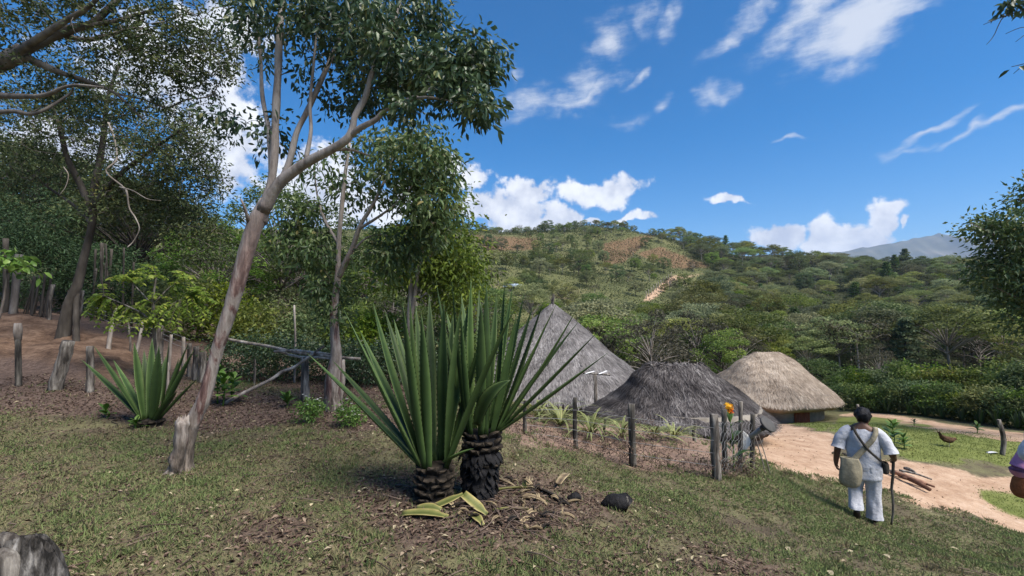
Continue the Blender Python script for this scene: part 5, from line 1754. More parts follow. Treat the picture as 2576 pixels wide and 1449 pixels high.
# black charred skirt and a bent leaf of the right plant
er = [o for o in bpy.data.objects if o.name.startswith('agave_plant')][-1]
sk = []
for k in range(150):
    a = ga.uniform(0, TAU); f = ga.uniform(.05, .72)
    rad = float(np.interp(f, (0, .4, .72), (.09, .13, .16)))
    c = fR * (1 - f) + cR * f
    b0 = c + (math.cos(a) * rad * .85, math.sin(a) * rad * .85, .02)
    sk.append(blade(b0, b0 + (math.cos(a) * .05, math.sin(a) * .05, -.02), b0 + (math.cos(a) * .07, math.sin(a) * .07, -ga.uniform(.05, .12)), .06, (math.cos(a), math.sin(a), .3), ga, 4, .1, .8, False, .01))
so = add('charred_fibre', join(sk), M['char'], er)
so['kind'] = 'stuff'
bb = blade(at(1200, 1070, dR - .2), at(1212, 985, dR - .35), at(1284, 956, dR - .35), .10, (0, -1, .5), ga)
add('leaf', bb, M['agave'], er)
el_ = [o for o in bpy.data.objects if o.name.startswith('agave_plant')][0]
add('leaf', blade(at(1115, 1160, dL - .1), at(1150, 1140, dL - .15), at(1192, 1128, dL - .15), .05, (0, 0, 1), ga), M['agave'], el_)
# smaller agave at the left fence
fS = hit(378, 1072)
dS = float(fS[1])
cS = at(378, 1052, dS)
TS = [(205, 905, .0, .9, .02), (236, 870, -.1, .9), (285, 905, .5, .7), (337, 860, .1, 1.0), (362, 880, .4, .8), (383, 850, .2, .9), (425, 860, .1, 1.0), (418, 895, .45, .8), (475, 862, .1, .9), (488, 880, -.1, .9), (500, 950, .1, .8, .02), (445, 985, -.25, .9, .0), (300, 1000, .3, .7, .0), (350, 900, .4, .8), (400, 870, -.2, .95), (450, 900, .35, .8)]
agave('smaller agave on the litter near the left fence posts', fS, cS, .12, .12, TS, ga, width=.125)

# ------------------------------------------------------------------ cut leaves and debris round the agaves
gd = np.random.default_rng(66)


def ground_leaf(label, pts, width, mat, group=None, name='cut_leaf', lift=.02, blunt=.8, gut=.25):
    P = np.array([hit(a, b_) for a, b_ in pts])
    P[:, 2] += lift + np.array([(p_[2] if len(p_) > 2 else 0) for p_ in [tuple()] * len(P)]) if False else lift
    if len(P) == 2:
        P = np.array([P[0], (P[0] + P[1]) / 2 + (0, 0, .02), P[1]])
    ge = blade(P[0], P[1] * 2 - (P[0] + P[2]) / 2, P[2], width, (gd.normal() * .3, gd.normal() * .3, 1), gd, 9, gut, .85, False, .012, .6, blunt)
    o = add(name, ge, mat, origin=P.mean(0))
    tag(o, label, 'cut leaf', group)
    return o


ground_leaf('pale green cut agave leaf piece lying nearest the camera', [(1010, 1300), (1127, 1308)], .085, M['agave_cut'], blunt=1)
ground_leaf('short green cut leaf piece above the nearest one', [(1046, 1288), (1110, 1290)], .075, M['agave_cut'], blunt=1)
# the folded leaf standing as an arch
pA, pB, pC = hit(1085, 1285), at(1165, 1243, dL - .12), hit(1225, 1300)
e = empty('folded_leaf', pA)
add('blade', blade(pA + (0, 0, .02), (pA + pB) / 2 + (0, 0, .01), pB, .07, (0, -.3, 1), gd, 8, .2, .9, False, .012, .6, .9), M['agave_cut'], e)
add('blade', blade(pB, (pB + pC) / 2 + (0, 0, .01), pC + (0, 0, .02), .085, (0, -.4, 1), gd, 8, .2, .9, False, .012, .6, .7), M['agave_cut'], e)
tag(e, 'green cut agave leaf folded in the middle between the two trunks', 'cut leaf')
e2 = ground_leaf('green strip leaf leaning against the charred trunk', [(1170, 1260), (1162, 1235)], .05, M['agave_cut'])
ground_leaf('long yellow green leaf lying right of the charred trunk', [(1232, 1240), (1345, 1234)], .05, M['agave_cut'], blunt=.3)
ground_leaf('cream dry leaf strip reaching up to the charred trunk', [(1240, 1208), (1300, 1232)], .045, M['agave_dry'], blunt=.3)
ground_leaf('pale yellow leaf tip standing up at the right of the debris', [(1405, 1232), (1432, 1205)], .075, M['agave_dry'], blunt=.2, lift=.06)
ground_leaf('brown dry leaf lying across the debris', [(1310, 1252), (1372, 1268)], .05, M['agave_dry'])
ground_leaf('grey brown dead leaf at the back right of the debris', [(1350, 1232), (1440, 1282)], .06, M['stub'], blunt=.3)
ground_leaf('cream stub leaf standing in the debris', [(1328, 1228), (1329, 1206)], .04, M['agave_dry'], lift=.03)
ground_leaf('thin green strip near the dark lump', [(1240, 1288), (1345, 1290)], .025, M['agave_cut'], blunt=.2)
ground_leaf('yellow leaf chunk below the folded leaf', [(1180, 1300), (1215, 1328)], .07, M['agave_cut'])
for k in range(46):
    a = gd.uniform(0, 1)
    px = gd.uniform(1140, 1420) + gd.normal() * 15
    py = gd.uniform(1215, 1340)
    if px < 1230 and py < 1270:
        continue
    a = gd.uniform(0, TAU)
    ln = gd.uniform(14, 55)
    ground_leaf('small dry agave scrap in the debris heap', [(px, py), (px + math.cos(a) * ln, py + math.sin(a) * ln * .35)], gd.uniform(.012, .045), M['agave_dry'] if gd.random() < .55 else M['stub'], 'dry agave scraps in the debris heap', 'leaf_scrap', gd.uniform(.01, .05), gd.uniform(.2, .9))
lp = []
for k in range(130):
    px, py = 1270 + gd.normal() * 95, 1295 + gd.normal() * 32
    P0 = hit(px, py)
    a = gd.uniform(0, TAU); L = gd.uniform(.08, .3)
    lp.append(tube([P0 + (0, 0, .015), P0 + (math.cos(a) * L * .5, math.sin(a) * L * .5, gd.uniform(.01, .05)), P0 + (math.cos(a) * L, math.sin(a) * L, gd.uniform(.005, .04))], (.005, .003), 4, tint=gd.random()))
o = add('dry_fibres', join(lp), M['twig_dry'])
tag(o, 'tangle of dry brown fibres strewn round the agave trunks', 'debris', kind='stuff')
# charred lump
q = hit(1548, 1278)
e = empty('charred_log', q)
add('wood', tube(smooth_path([q + (-.13, 0, .02), q + (-.03, 0, .055), q + (.09, .0, .05), q + (.1, 0, .05)], 9), (.03, .07, .075, .07), 14, .25, 6, freq=25), M['char'], e)
add('cut_face', tube([q + (.096, -.002, .05), q + (.112, -.003, .048)], .062, 14, .1, 2), M['post_dark'], e)
tag(e, 'short charred black log lying in the grass right of the debris', 'log')
q = hit(1445, 1262)
o = add('charred_chunk', tube(smooth_path([q + (-.06, 0, .02), q + (0, 0, .045), q + (.06, 0, .03)], 6), (.02, .04, .02), 10, .3, 3, freq=30), M['char'])
tag(o, 'small black charred chunk between debris and log', 'charcoal')

# ------------------------------------------------------------------ posts, rails and poles at left
def post(label, pb, pt, dist, r, mat, group=None, g=gd, mid=0.0, parts=None, name='fence_post', rough=.14, r1=None):
    """pb, pt: frame points of foot and top at the given distance"""
    b0 = at(pb[0], pb[1], dist)
    b0[2] = ground_z(b0[0], b0[1]) - .06
    tp = at(pt[0], pt[1], dist)
    md = (b0 + tp) / 2 + np.array((mid, 0, 0)) + g.normal(size=3) * .008
    P = smooth_path([b0, md, tp], 10)
    P = np.vstack([P, tp + (0, 0, .004)])
    rad = np.append(np.linspace(r * 1.08, r1 or r * .9, 10), r * .45)
    e = empty(name, b0)
    add('shaft', tube(P, rad, 12, rough, int(g.integers(1000)), freq=10 / max(r * 8, .5)), mat, e)
    if parts:
        parts(e, tp, b0)
    tag(e, label, 'post' if name != 'tree_stump' else 'stump', group)
    return e


def pale_cap(e, tp, b0):
    add('peeled_top', tube([tp * .75 + b0 * .25, tp * .9 + b0 * .1, tp + (0, 0, .02)], (.052, .06, .045), 10, .15, 4), M['post_pale'], e)


post('thin post with a white peeled top at the far left', (47, 974), (45, 816), 8.0, .042, M['post_dark'], parts=pale_cap)
post('thick leaning grey stump post on the dirt bank', (134, 985), (172, 858), 7.9, .095, M['post'], name='tree_stump')
post('upright grey post right of the thick leaning stump', (226, 981), (226, 871), 7.9, .055, M['post'])
post('crooked pale post leaning right on the bank', (272, 872), (294, 776), 11.0, .045, M['post_pale'], mid=-.05)
post('thin dark stick post behind the small agave', (329, 868), (321, 806), 11.2, .022, M['post'])
post('slim pale post leaning right under the yellow tree', (342, 860), (361, 806), 11.0, .035, M['post_pale'])
post('thick pale post under the yellow-green tree', (398, 880), (404, 806), 10.6, .095, M['post'])
post('short pale post with bent top right of the yellow tree', (427, 880), (431, 842), 10.4, .03, M['post_pale'])
post('slender post leaning right before the forked trunk', (185, 822), (208, 731), 12.0, .045, M['post'], mid=.03)
post('crooked post left of the gnarled trunk', (125, 802), (133, 716), 12.6, .045, M['post'], mid=-.05)
post('thick grey post beside the leaning tree, nearest it', (509, 946), (509, 886), 9.6, .075, M['post'])
post('grey post left of the thickest by the leaning tree', (492, 944), (493, 872), 9.7, .06, M['post'])
post('third grey post from the leaning tree', (476, 930), (477, 864), 10.0, .045, M['post'])
post('fourth grey post from the leaning tree', (462, 922), (462, 848), 10.3, .035, M['post_pale'])
post('thin white-topped stick beside the small agave', (422, 975), (421, 912), 8.3, .022, M['post_pale'])
post('straight dark trunk post at the left edge', (14, 777), (14, 600), 13.6, .07, M['bark_dark'])
post('brown trunk post second from the left edge', (34, 780), (48, 640), 13.4, .09, M['bark'])
for k in range(15):
    px = gd.uniform(55, 118)
    post('thin leaning stick in the brush fence at the wood edge', (px, 775 + (px - 55) * .3), (px + gd.uniform(8, 28), 700 + gd.uniform(-12, 20)), 13.6 + gd.uniform(-.3, .3), gd.uniform(.016, .03), M['bark_dark'], 'sticks of the brush fence', name='fence_stick')
for k in range(12):
    px = gd.uniform(225, 345)
    post('dark thin sapling stem in the wood behind the left fence', (px, 810 + (px - 225) * .2), (px + gd.uniform(-8, 20), 640 + gd.uniform(-30, 50)), 14.5 + gd.uniform(-.5, .8), gd.uniform(.02, .04), M['bark_dark'], 'sapling stems behind the left fence', name='sapling_stem')
# barbed wires between the left posts
for k, (za, zb) in enumerate(((790, 825), (800, 838), (812, 850))):
    P = [at(206, za - 30, 12.0), at(294, za + 4, 11.0), at(361, za + 18, 11.0), at(431, zb + 12, 10.4), at(477, zb + 30, 10.0)]
    o = add('fence_wire', tube(smooth_path(P, 30), .004, 4), M['wire'])
    tag(o, ('top', 'middle', 'lower')[k] + ' wire strung along the left fence posts', 'wire')

# rails and poles
RAILS = [('long weathered rail running from the leaning tree to the right', [(572, 854, 9.6), (640, 864, 9.4), (700, 877, 9.2), (765, 890, 8.8), (836, 897, 8.2), (906, 903, 8.0)], .03),
         ('short upper rail resting on the rail stack', [(690, 884, 8.8), (740, 881, 8.7), (790, 888, 8.5), (836, 892, 8.2)], .026),
         ('lower rail under the stack behind the stump post', [(700, 884, 8.9), (750, 897, 8.7), (800, 901, 8.4), (838, 903, 8.2)], .024),
         ('crooked pole propped diagonally up to the rails', [(559, 1020, 8.0), (620, 985, 8.1), (680, 953, 8.2), (709, 934, 8.3), (735, 926, 8.3), (765, 906, 8.4), (815, 872, 8.5)], .03)]
for lab, pts, r_ in RAILS:
    P = [at(a, b_, c_) for a, b_, c_ in pts]
    Q = smooth_path(P, 26)
    Q = Q + wob(Q, 3.0, 4, .012)
    o = add('wooden_rail', tube(Q, (r_ * 1.1, r_, r_ * .7), 9, .15, 7), M['post_pale'])
    tag(o, lab, 'pole')
post('stout grey stump post carrying the rails', (767, 1010), (767, 898), 8.55, .075, M['post'], rough=.2)
post('thin upright stick with a knot above the hedge', (741, 960), (740, 768), 9.9, .022, M['post_pale'], mid=.02)
post('thin dark stake in the shade left of the stump post', (640, 960), (641, 905), 9.6, .025, M['post'])
# short stump right of tree two
post('short leaning broken stem against the slimmer tree', (850, 1010), (862, 905), 8.0, .04, M['post_pale'], mid=.04)

# weathered stump cut off at the lower left corner
q = hit(60, 1460)
q = np.array((at(66, 1449, 2.35)[0], 2.35, 0))
q[2] = ground_z(q[0], q[1])
tpz = at(75, 1312, 2.35)[2]
e = empty('tree_stump', q)
nn = 60
an = np.linspace(0, TAU, nn, endpoint=False)
rows = []
jag = gd.uniform(-.05, .015, 60)
for f in np.linspace(0, 1, 9):
    rad = .19 - .12 * f ** 2.2 + .016 * np.sin(an * 3 + 1) + .012 * np.sin(an * 7 + f * 2) + .007 * np.sin(an * 17 + f) + gd.normal(size=nn) * .003
    zt = tpz - q[2]
    zz = f * zt * (1 - (.12 * np.clip(np.cos(an - 2.6), 0, 1) + .10 * np.clip(np.cos(an - .3), 0, 1) ** 2) * f ** 2) + (jag if f > .95 else 0)
    rows.append(np.stack([q[0] + np.cos(an) * rad, q[1] + np.sin(an) * rad * .85, q[2] - .05 + zz], -1))
V = np.vstack(rows + [np.array([[q[0] + .02, q[1], tpz - .06]])])
i = np.arange(8)[:, None] * nn
j = np.arange(nn)[None]
qq = np.stack([i + j, i + (j + 1) % nn, i + nn + (j + 1) % nn, i + nn + j], -1).reshape(-1, 4)
tri = np.stack([np.full(nn, 9 * nn), 8 * nn + np.arange(nn), 8 * nn + (np.arange(nn) + 1) % nn], -1)
add('wood', (V, [qq, tri]), M['old_stump'], e)
bw = at(20, 1350, 2.3)
add('split_branch', tube(smooth_path([q + (0, -.02, (tpz - q[2]) * .62), bw + (0, 0, -.01), at(-30, 1375, 2.3), at(-140, 1400, 2.3)], 10), (.05, .03, .026, .02), 9, .2, 3), M['post'], e)
add('split_branch', tube(smooth_path([q + (0, -.05, (tpz - q[2]) * .25), at(20, 1400, 2.25), at(-40, 1410, 2.25), at(-160, 1420, 2.25)], 10), (.06, .035, .03, .02), 9, .2, 6), M['post'], e)
tag(e, 'grey weathered stump cut off by the lower left corner', 'stump')

# ------------------------------------------------------------------ yellow-green pinnate tree
gy = np.random.default_rng(88)
dy_ = 9.2
yb = on(392, dy_)
e = empty('pinnate_tree', yb)
stems = [[(392, float(proj(*yb)[1]) + 2, dy_, .045), (388, 850, dy_, .035), (390, 810, dy_, .03), (385, 760, dy_, .026), (392, 700, dy_, .015)],
         [(388, 820, dy_, .022), (360, 790, dy_, .018), (310, 765, dy_ - .1, .012), (262, 745, dy_ - .2, .006)],
         [(388, 800, dy_, .022), (425, 770, dy_ - .1, .016), (470, 745, dy_ - .2, .008)],
         [(386, 770, dy_, .018), (350, 730, dy_ + .1, .012), (320, 700, dy_ + .1, .006)],
         [(386, 765, dy_, .018), (430, 720, dy_ + .1, .012), (470, 700, dy_ + .1, .006)]]
ends = []
for k, s_ in enumerate(stems):
    Q, rad = limb_path(s_, .1)
    add('trunk' if k == 0 else 'limb', tube(Q, rad, 8, .1, k), M['post'], e)
    ends += list(Q[len(Q) // 2:])
ends = np.array(ends)
LF, RC = [], []
for k in range(150):
    px, py = gy.uniform(215, 545), 0
    f = (px - 380) / 160
    py = 745 + gy.uniform(-90, 95) * math.sqrt(max(1 - f * f, .1)) + 25 * abs(f)
    dd = dy_ + gy.uniform(-.7, .7) * math.sqrt(max(1 - f * f, .1))
    tipp = at(px, py, dd)
    i = int(np.argmin(np.linalg.norm(ends - tipp, axis=1)))
    b0 = ends[i]
    v = tipp - b0
    L = np.linalg.norm(v)
    if L > .55:
        b0 = tipp - v / L * gy.uniform(.35, .5)
        RC.append(tube([ends[i], (ends[i] + b0) / 2 + (0, 0, .04), b0], (.008, .005), 4, cap=False))
    Q = smooth_path([b0, (b0 + tipp) / 2 + (0, 0, .05), tipp + (0, 0, -.03)], 9)
    RC.append(tube(Q, (.004, .002), 4, cap=False))
    T = unit(np.gradient(Q, axis=0))
    sd = unit(np.cross(T, (0, 0, 1)))
    for q_ in range(1, 9):
        for s_ in (-1, 1):
            LF.append((Q[q_], sd[q_] * s_ + T[q_] * .35 + np.array((0, 0, -.25 + gy.normal() * .12)), gy.random() ** 1.3 * .9))
LP = np.array([l[0] for l in LF]); LD = np.array([l[1] for l in LF]); LT = np.array([l[2] for l in LF])
add('twigs', join(RC), M['twig'], e)['kind'] = 'stuff'
add('crown', leaves(LP, LD, gy.uniform(.07, .105, len(LP)), gy.uniform(.04, .055, len(LP)), gy, .12, .2, six=True, tint=LT, upbias=3), M['leaf_yellow'], e)
tag(e, 'small yellow-green tree with feathered leaves above the small agave', 'tree')
# broad-leaved sprig at the left edge
q = on(-20, 10.5)
e = empty('broadleaf_shrub', q)
tp = at(20, 660, 10.5)
C = ellip(tp, (.38, .3, .2), 16, gy)
tw = grow_twigs(list(smooth_path([q, (q + tp) / 2 + (.1, 0, 0), tp], 8)), [.03] * 8, C, gy, .004, .01)
add('stem', tube(smooth_path([q, (q + tp) / 2 + (.1, 0, 0), tp], 8), (.035, .015), 7), M['bark'], e)
add('twigs', join(tw), M['twig'], e)['kind'] = 'stuff'
add('foliage', crown_leaves(C, .11, 6, .2, .12, gy, True, .4), M['leaf_broad'], e)
tag(e, 'broad-leaved green sapling at the left edge', 'sapling')


# ------------------------------------------------------------------ broad-leaved plants
def rosette(name, label, foot, hgt, spread_, nl, L, wd, mat, g, group=None, stem=True, tilt=(.2, 1.1), cat='plant', levels=4):
    e = empty(name, foot)
    foot = np.asarray(foot)
    if stem:
        add('stem', tube(smooth_path([foot - (0, 0, .03), foot + (g.normal() * .02, 0, hgt * .5), foot + (g.normal() * .03, 0, hgt)], 6), (.014, .008), 6), M['leaf_broad'], e)
    for k in range(nl):
        a = k * 2.4 + g.normal() * .25
        f = (k + .5) / nl
        b0 = foot + (0, 0, hgt * (.25 + .75 * f) if stem else .02)
        el_ = tilt[0] + (tilt[1] - tilt[0]) * f + g.normal() * .1
        Lk = L * (1.1 - .45 * f) * g.uniform(.85, 1.15)
        hd = np.array((math.cos(a), math.sin(a), 0))
        mid_ = b0 + (hd * math.cos(el_) + np.array((0, 0, math.sin(el_)))) * Lk * .55
        tp_ = mid_ + (hd * math.cos(el_ - .55) + np.array((0, 0, math.sin(el_ - .55)))) * Lk * .5
        ge = blade(b0, mid_, tp_, wd * (1.1 - .4 * f), (-hd[0] * .5, -hd[1] * .5, 1), g, 8, .12, .12, False, .002, .55, 0)
        ge = (ge[0], ge[1], np.clip(ge[2] * .5 + g.random() * .6, 0, 1))
        add('leaf', ge, mat, e)
    tag(e, label, cat, group)
    return e


gp = np.random.default_rng(44)
for px, py, h_, s_, lab in [(560, 1022, .5, .26, 'lush broad-leaved plant right of the leaning trunk'), (585, 1012, .42, .24, 'second broad-leaved plant right of the leaning trunk'), (548, 1015, .62, .22, 'tallest broad-leaved plant behind the leaning trunk')]:
    rosette('broadleaf_plant', lab, hit(px, py), h_, .3, 16, s_, .13, M['leaf_broad'], gp)
rosette('broadleaf_plant', 'low rosette of broad light leaves below the stump post', hit(722, 1024), .16, .2, 13, .22, .085, M['leaf_broad'], gp, tilt=(.3, 1.3))
rosette('broadleaf_plant', 'small bright seedling at the foot of the small agave', hit(342, 1078), .1, .2, 9, .15, .075, M['leaf_broad'], gp, tilt=(.2, 1.2))
rosette('broadleaf_plant', 'single broad-leaved seedling left of the small agave', hit(266, 1052), .12, .2, 6, .2, .1, M['leaf_broad'], gp, tilt=(.5, 1.3))
rosette('broadleaf_plant', 'bushy broad-leaved plant on the lawn beside the man', hit(2248, 1122), .55, .2, 18, .3, .15, M['leaf_broad'], gp)
rosette('broadleaf_plant', 'smaller leafy plant right of the bushy one on the lawn', hit(2274, 1130), .3, .2, 14, .22, .11, M['leaf_broad'], gp)
rosette('broadleaf_plant', 'small green plant at the far edge of the lawn', hit(2458, 1088), .25, .2, 12, .25, .12, M['leaf_broad'], gp)
rosette('broadleaf_plant', 'tiny plant on the bank edge left of the hedge gap', hit(2300, 1070), .18, .2, 10, .2, .08, M['leaf_banana'], gp)
for px, py, lab in [(778, 1064, 'bush with small white flowers before the stump post'), (888, 1072, 'bush with white flowers right of the slimmer tree')]:
    q = hit(px, py)
    e = empty('flowering_bush', q)
    C = ellip(q + (0, 0, .17), (.19, .17, .15), 44, gp, .3)
    add('stems', join(grow_twigs([q, q + (0, 0, .06)], [.008, .008], C, gp, .002, .006)), M['twig'], e)['kind'] = 'stuff'
    add('foliage', crown_leaves(C, .05, 18, .05, .022, gp, False, .1), M['leaf_broad'], e)
    for k in range(14):
        c = C[gp.integers(44)] * np.array((1, 1, 1)) + (gp.normal() * .03, -.04, .07 + gp.uniform(0, .08))
        D = np.stack([np.cos(np.arange(6) * TAU / 6), np.sin(np.arange(6) * TAU / 6) * .6, np.full(6, .35)], -1)
        add('flower', leaves(np.repeat(c[None], 6, 0), D, .022, .014, gp, .05, .1, upbias=4), M['flower_white'], e)
    tag(e, lab, 'flower bush')

# ------------------------------------------------------------------ garden in front of the dark hut
def strap_plant(label, foot, n, L, g, mat=None, group=None):
    e = empty('strap_plant', foot)
    for k in range(n):
        a = k * 2.4 + g.normal() * .2
        el_ = g.uniform(.45, 1.4)
        Lk = L * g.uniform(.7, 1.15)
        hd = np.array((math.cos(a), math.sin(a), 0))
        mid_ = foot + (hd * math.cos(el_) + np.array((0, 0, math.sin(el_)))) * Lk * .6
        tp_ = mid_ + hd * Lk * .42 + np.array((0, 0, -Lk * g.uniform(.05, .45)))
        ge = blade(np.asarray(foot), mid_, tp_, .035, (-hd[0] * .4, -hd[1] * .4, 1), g, 8, .15, .6, False, .002, .4)
        ge = (ge[0], ge[1], np.clip(np.tile(np.array((.95, .6, .1, .6, .95, .95, .6, .1, .6, .95)), 8) * g.uniform(.6, 1.1), 0, 1))
        add('leaf', ge, mat or M['spider'], e)
    tag(e, label, 'plant', group)
    return e


gk = np.random.default_rng(13)
for px, Y, L, n, lab in [(1352, 8.6, .8, 26, 'yellow-green strap-leaved plant at the left of the garden'), (1408, 8.3, .85, 34, 'striped strap-leaved plant in front of the grey hut'), (1482, 7.9, .8, 34, 'brightest cream-striped strap plant by the thin post'),
                         (1560, 8.0, .65, 26, 'striped strap plant left of the thick garden post'), (1640, 8.2, .6, 22, 'small strap plant right of the thick garden post'), (1690, 8.4, .65, 28, 'strap plant in front of the dark thatch'), (1850, 7.4, .45, 18, 'green strap plant between the corner posts')]:
    strap_plant(lab, on(px, Y), n, L, gk)
GP = [('thin post beside the agave, leftmost of the garden fence', (1321, 1104), (1321, 1008), 6.9, .03, 'post_dark'), ('slim post at the left of the garden fence', (1449, 1132), (1447, 1000), 7.1, .034, 'post_dark'),
      ('thick mossy post in the middle of the garden fence', (1592, 1176), (1588, 1016), 6.8, .055, 'post_dark'), ('thickest corner post of the garden fence', (1803, 1210), (1796, 1042), 6.6, .06, 'post'),
      ('flat-topped post behind the corner post', (1826, 1190), (1822, 1030), 6.95, .038, 'post_dark'), ('tallest slim post of the corner group', (1861, 1185), (1863, 1010), 7.2, .034, 'post'),
      ('rightmost post of the corner group', (1893, 1178), (1894, 1042), 7.5, .036, 'post_dark'), ('short stake inside the garden before the dark thatch', (1748, 1108), (1749, 1066), 8.8, .035, 'post'),
      ('thin stake between the slim and thick garden posts', (1520, 1105), (1523, 1055), 8.0, .02, 'post_dark')]
for lab, pb, pt, d_, r_, mt in GP:
    post(lab, pb, pt, d_, r_, M[mt], rough=.16)
# strands of wire and netting
gpt = [at(1321, 1030, 6.9), at(1447, 1030, 7.1), at(1589, 1050, 6.8), at(1798, 1075, 6.6)]
gpb = [at(1321, 1085, 6.9), at(1448, 1105, 7.1), at(1591, 1140, 6.8), at(1801, 1170, 6.6)]
for k in range(4):
    f = k / 3
    P = [a * (1 - f) + b_ * f for a, b_ in zip(gpt, gpb)]
    o = add('fence_wire', tube(smooth_path([np.array(P_) + (0, -.05, 0) for P_ in P], 40), .003, 4), M['wire'])
    tag(o, ('topmost', 'second', 'third', 'lowest')[k] + ' wire along the front of the garden fence', 'wire')
e = empty('wire_netting', at(1801, 1205, 6.6))
A0, A1, B0, B1 = at(1799, 1060, 6.53), at(1895, 1062, 7.42), at(1803, 1200, 6.53), at(1895, 1172, 7.42)
ws = []
for k in range(-7, 12):
    for s_ in (1, -1):
        pts = []
        for q_ in range(13):
            v_ = q_ / 12
            u_ = (k / 11 + v_ * .55) if s_ > 0 else (k / 11 + .55 - v_ * .55)
            u_ += .012 * math.sin(q_ * math.pi) + (.018 if q_ % 2 else -.018) * s_
            if -0.01 <= u_ <= 1.01:
                pts.append((A0 * (1 - u_) + A1 * u_) * (1 - v_) + (B0 * (1 - u_) + B1 * u_) * v_ + gk.normal(size=3) * .006)
        if len(pts) > 2:
            ws.append(tube(np.array(pts), .0028, 4, cap=False))
so = add('mesh_wires', join(ws), M['wire'], e)
so['kind'] = 'stuff'
tag(e, 'sagging chicken wire netting on the corner posts', 'wire netting')
# dry twiggy shrubs along the fence
def dry_shrub(label, q, w, h_, n, g, group):
    e = empty('dry_shrub', q)
    C = ellip(q + (0, 0, h_ * .45), (w, w * .8, h_ * .5), n, g, .2)
    C[:, 2] = np.maximum(C[:, 2], q[2] + .02)
    tw = grow_twigs([q + (g.normal() * w * .3, g.normal() * w * .3, 0.01) for _ in range(5)], [.01] * 5, C, g, .0035, .009, .15, 4, .25, .012)
    tw = [(a, b_, np.full(len(a), g.random())) for a, b_, *_ in tw]
    add('stems', join(tw), M['twig_dry'], e)['kind'] = 'stuff'
    add('foliage', crown_leaves(C, .05, 2, .04, .018, g), M['litter'], e)
    tag(e, label, 'dry shrub', group)


for k, (px, Y, w, h_, n) in enumerate([(1290, 6.9, .3, .2, 50), (1330, 6.8, .3, .2, 50), (1380, 6.9, .32, .2, 50), (1440, 6.9, .3, .25, 60), (1500, 7.0, .35, .25, 60), (1550, 6.8, .3, .35, 70), (1610, 6.9, .35, .4, 80), (1660, 6.9, .35, .25, 60), (1720, 6.8, .35, .25, 60), (1770, 6.7, .3, .3, 70), (1540, 7.6, .3, .4, 70), (1470, 7.6, .3, .25, 50), (1830, 6.8, .25, .3, 70), (1870, 7.1, .25, .3, 70), (1700, 7.5, .3, .25, 50), (1620, 7.7, .3, .5, 60)]):
    dry_shrub('dry brown twiggy weed ' + ('left of the leftmost garden post', 'at the leftmost garden post', 'between the first two garden posts', 'at the slim garden post', 'right of the slim garden post', 'left of the thick mossy post', 'at the foot of the thick mossy post', 'right of the thick mossy post', 'midway to the corner post', 'left of the corner post', 'inside the garden near the thin stake', 'inside the garden by the striped plant', 'behind the corner post', 'between the corner posts', 'inside the garden before the dark thatch', 'tall, inside the garden behind the mossy post')[k], on(px, Y), w, h_ * (1.1 if k in (5, 6, 9, 12, 13, 15) else .7), int(n * (1.0 if k in (5, 6, 9, 12, 13, 15) else .6)), gk, 'dry weeds along the garden fence')
# orange-flowered canna
q = on(1836, 7.1)
e = empty('canna_plant', q)
hd_ = at(1833, 1030, 7.1)
add('stem', tube(smooth_path([q, (q + hd_) / 2 + (.02, 0, 0), hd_], 8), (.014, .008), 6), M['leaf_broad'], e)
for k in range(7):
    f = .2 + .1 * k
    b0 = q * (1 - f) + hd_ * f
    a = k * 2.3
    v = np.array((math.cos(a), math.sin(a) * .6, 0))
    add('leaf', blade(b0, b0 + v * .12 + (0, 0, .14), b0 + v * .27 + (0, 0, .12), .1, (-v[0], -v[1], 1), gk, 8, .15, .2, False, .002, .5), M['leaf_banana'], e)
for k in range(22):
    c = hd_ + gk.normal(size=3) * (.03, .03, .035) + (0, 0, .01)
    tt_ = np.clip(.75 - (c[0] - hd_[0]) * 9 + (c[2] - hd_[2]) * 6, 0, 1)
    D = gk.normal(size=(5, 3)) + (0, 0, .3)
    add('petal', leaves(np.repeat(c[None], 5, 0), D, .045, .03, gk, .1, .2, tint=np.clip(np.full(5, tt_) + gk.normal(size=5) * .1, 0, 1)), M['flower_orange'], e)
tag(e, 'tall canna with an orange and red flower head behind the corner posts', 'flower')
# pipe with flared dark end leaning out of the corner posts
M['pipe'] = plain_mat('dull grey pipe', (.30, .29, .27), .6)
M['rubber'] = plain_mat('dark grey rubber', (.075, .072, .068), .7)
p0, p1 = at(1868, 1112, 7.35), at(1925, 1072, 7.05)
e = empty('pipe', p0)
ax = unit(p1 - p0)
add('tube', tube([p0, p0 * .5 + p1 * .5, p1], .034, 14), M['pipe'], e)
add('collar', tube([p1 - ax * .07, p1 - ax * .02], .043, 14), M['rubber'], e)
add('flared_end', tube([p1 - ax * .01, p1 + ax * .015, p1 + ax * .035, p1 + ax * .06, p1 + ax * .07], (.045, .08, .125, .13, .118), 20), M['rubber'], e)
tag(e, 'grey pipe with a flared dark round end leaning from the corner posts', 'pipe')
for k, (pa, pb_, r_, lab) in enumerate([((1905, 1085, 7.5), (1938, 1172, 7.6), .008, 'thin cane leaning against the corner posts'), ((1898, 1095, 7.5), (1925, 1178, 7.6), .010, 'second thin cane leaning by the corner posts')]):
    b0 = at(*pb_); b0[2] = ground_z(b0[0], b0[1])
    o = add('cane', tube(smooth_path([at(*pa), (at(*pa) + b0) / 2 + (.01, 0, 0), b0], 8), r_, 6), M['post_pale'])
    tag(o, lab, 'cane')
o = add('plastic_sheet', blade(at(1862, 1090, 7.3), at(1880, 1105, 7.2), at(1872, 1135, 7.2), .16, (0, -1, .2), gk, 8, .3, .7, False, .002, .5, .5), plain_mat('dull white plastic', (.5, .5, .48), .5))
tag(o, 'crumpled whitish plastic tied between the corner posts', 'plastic sheet')
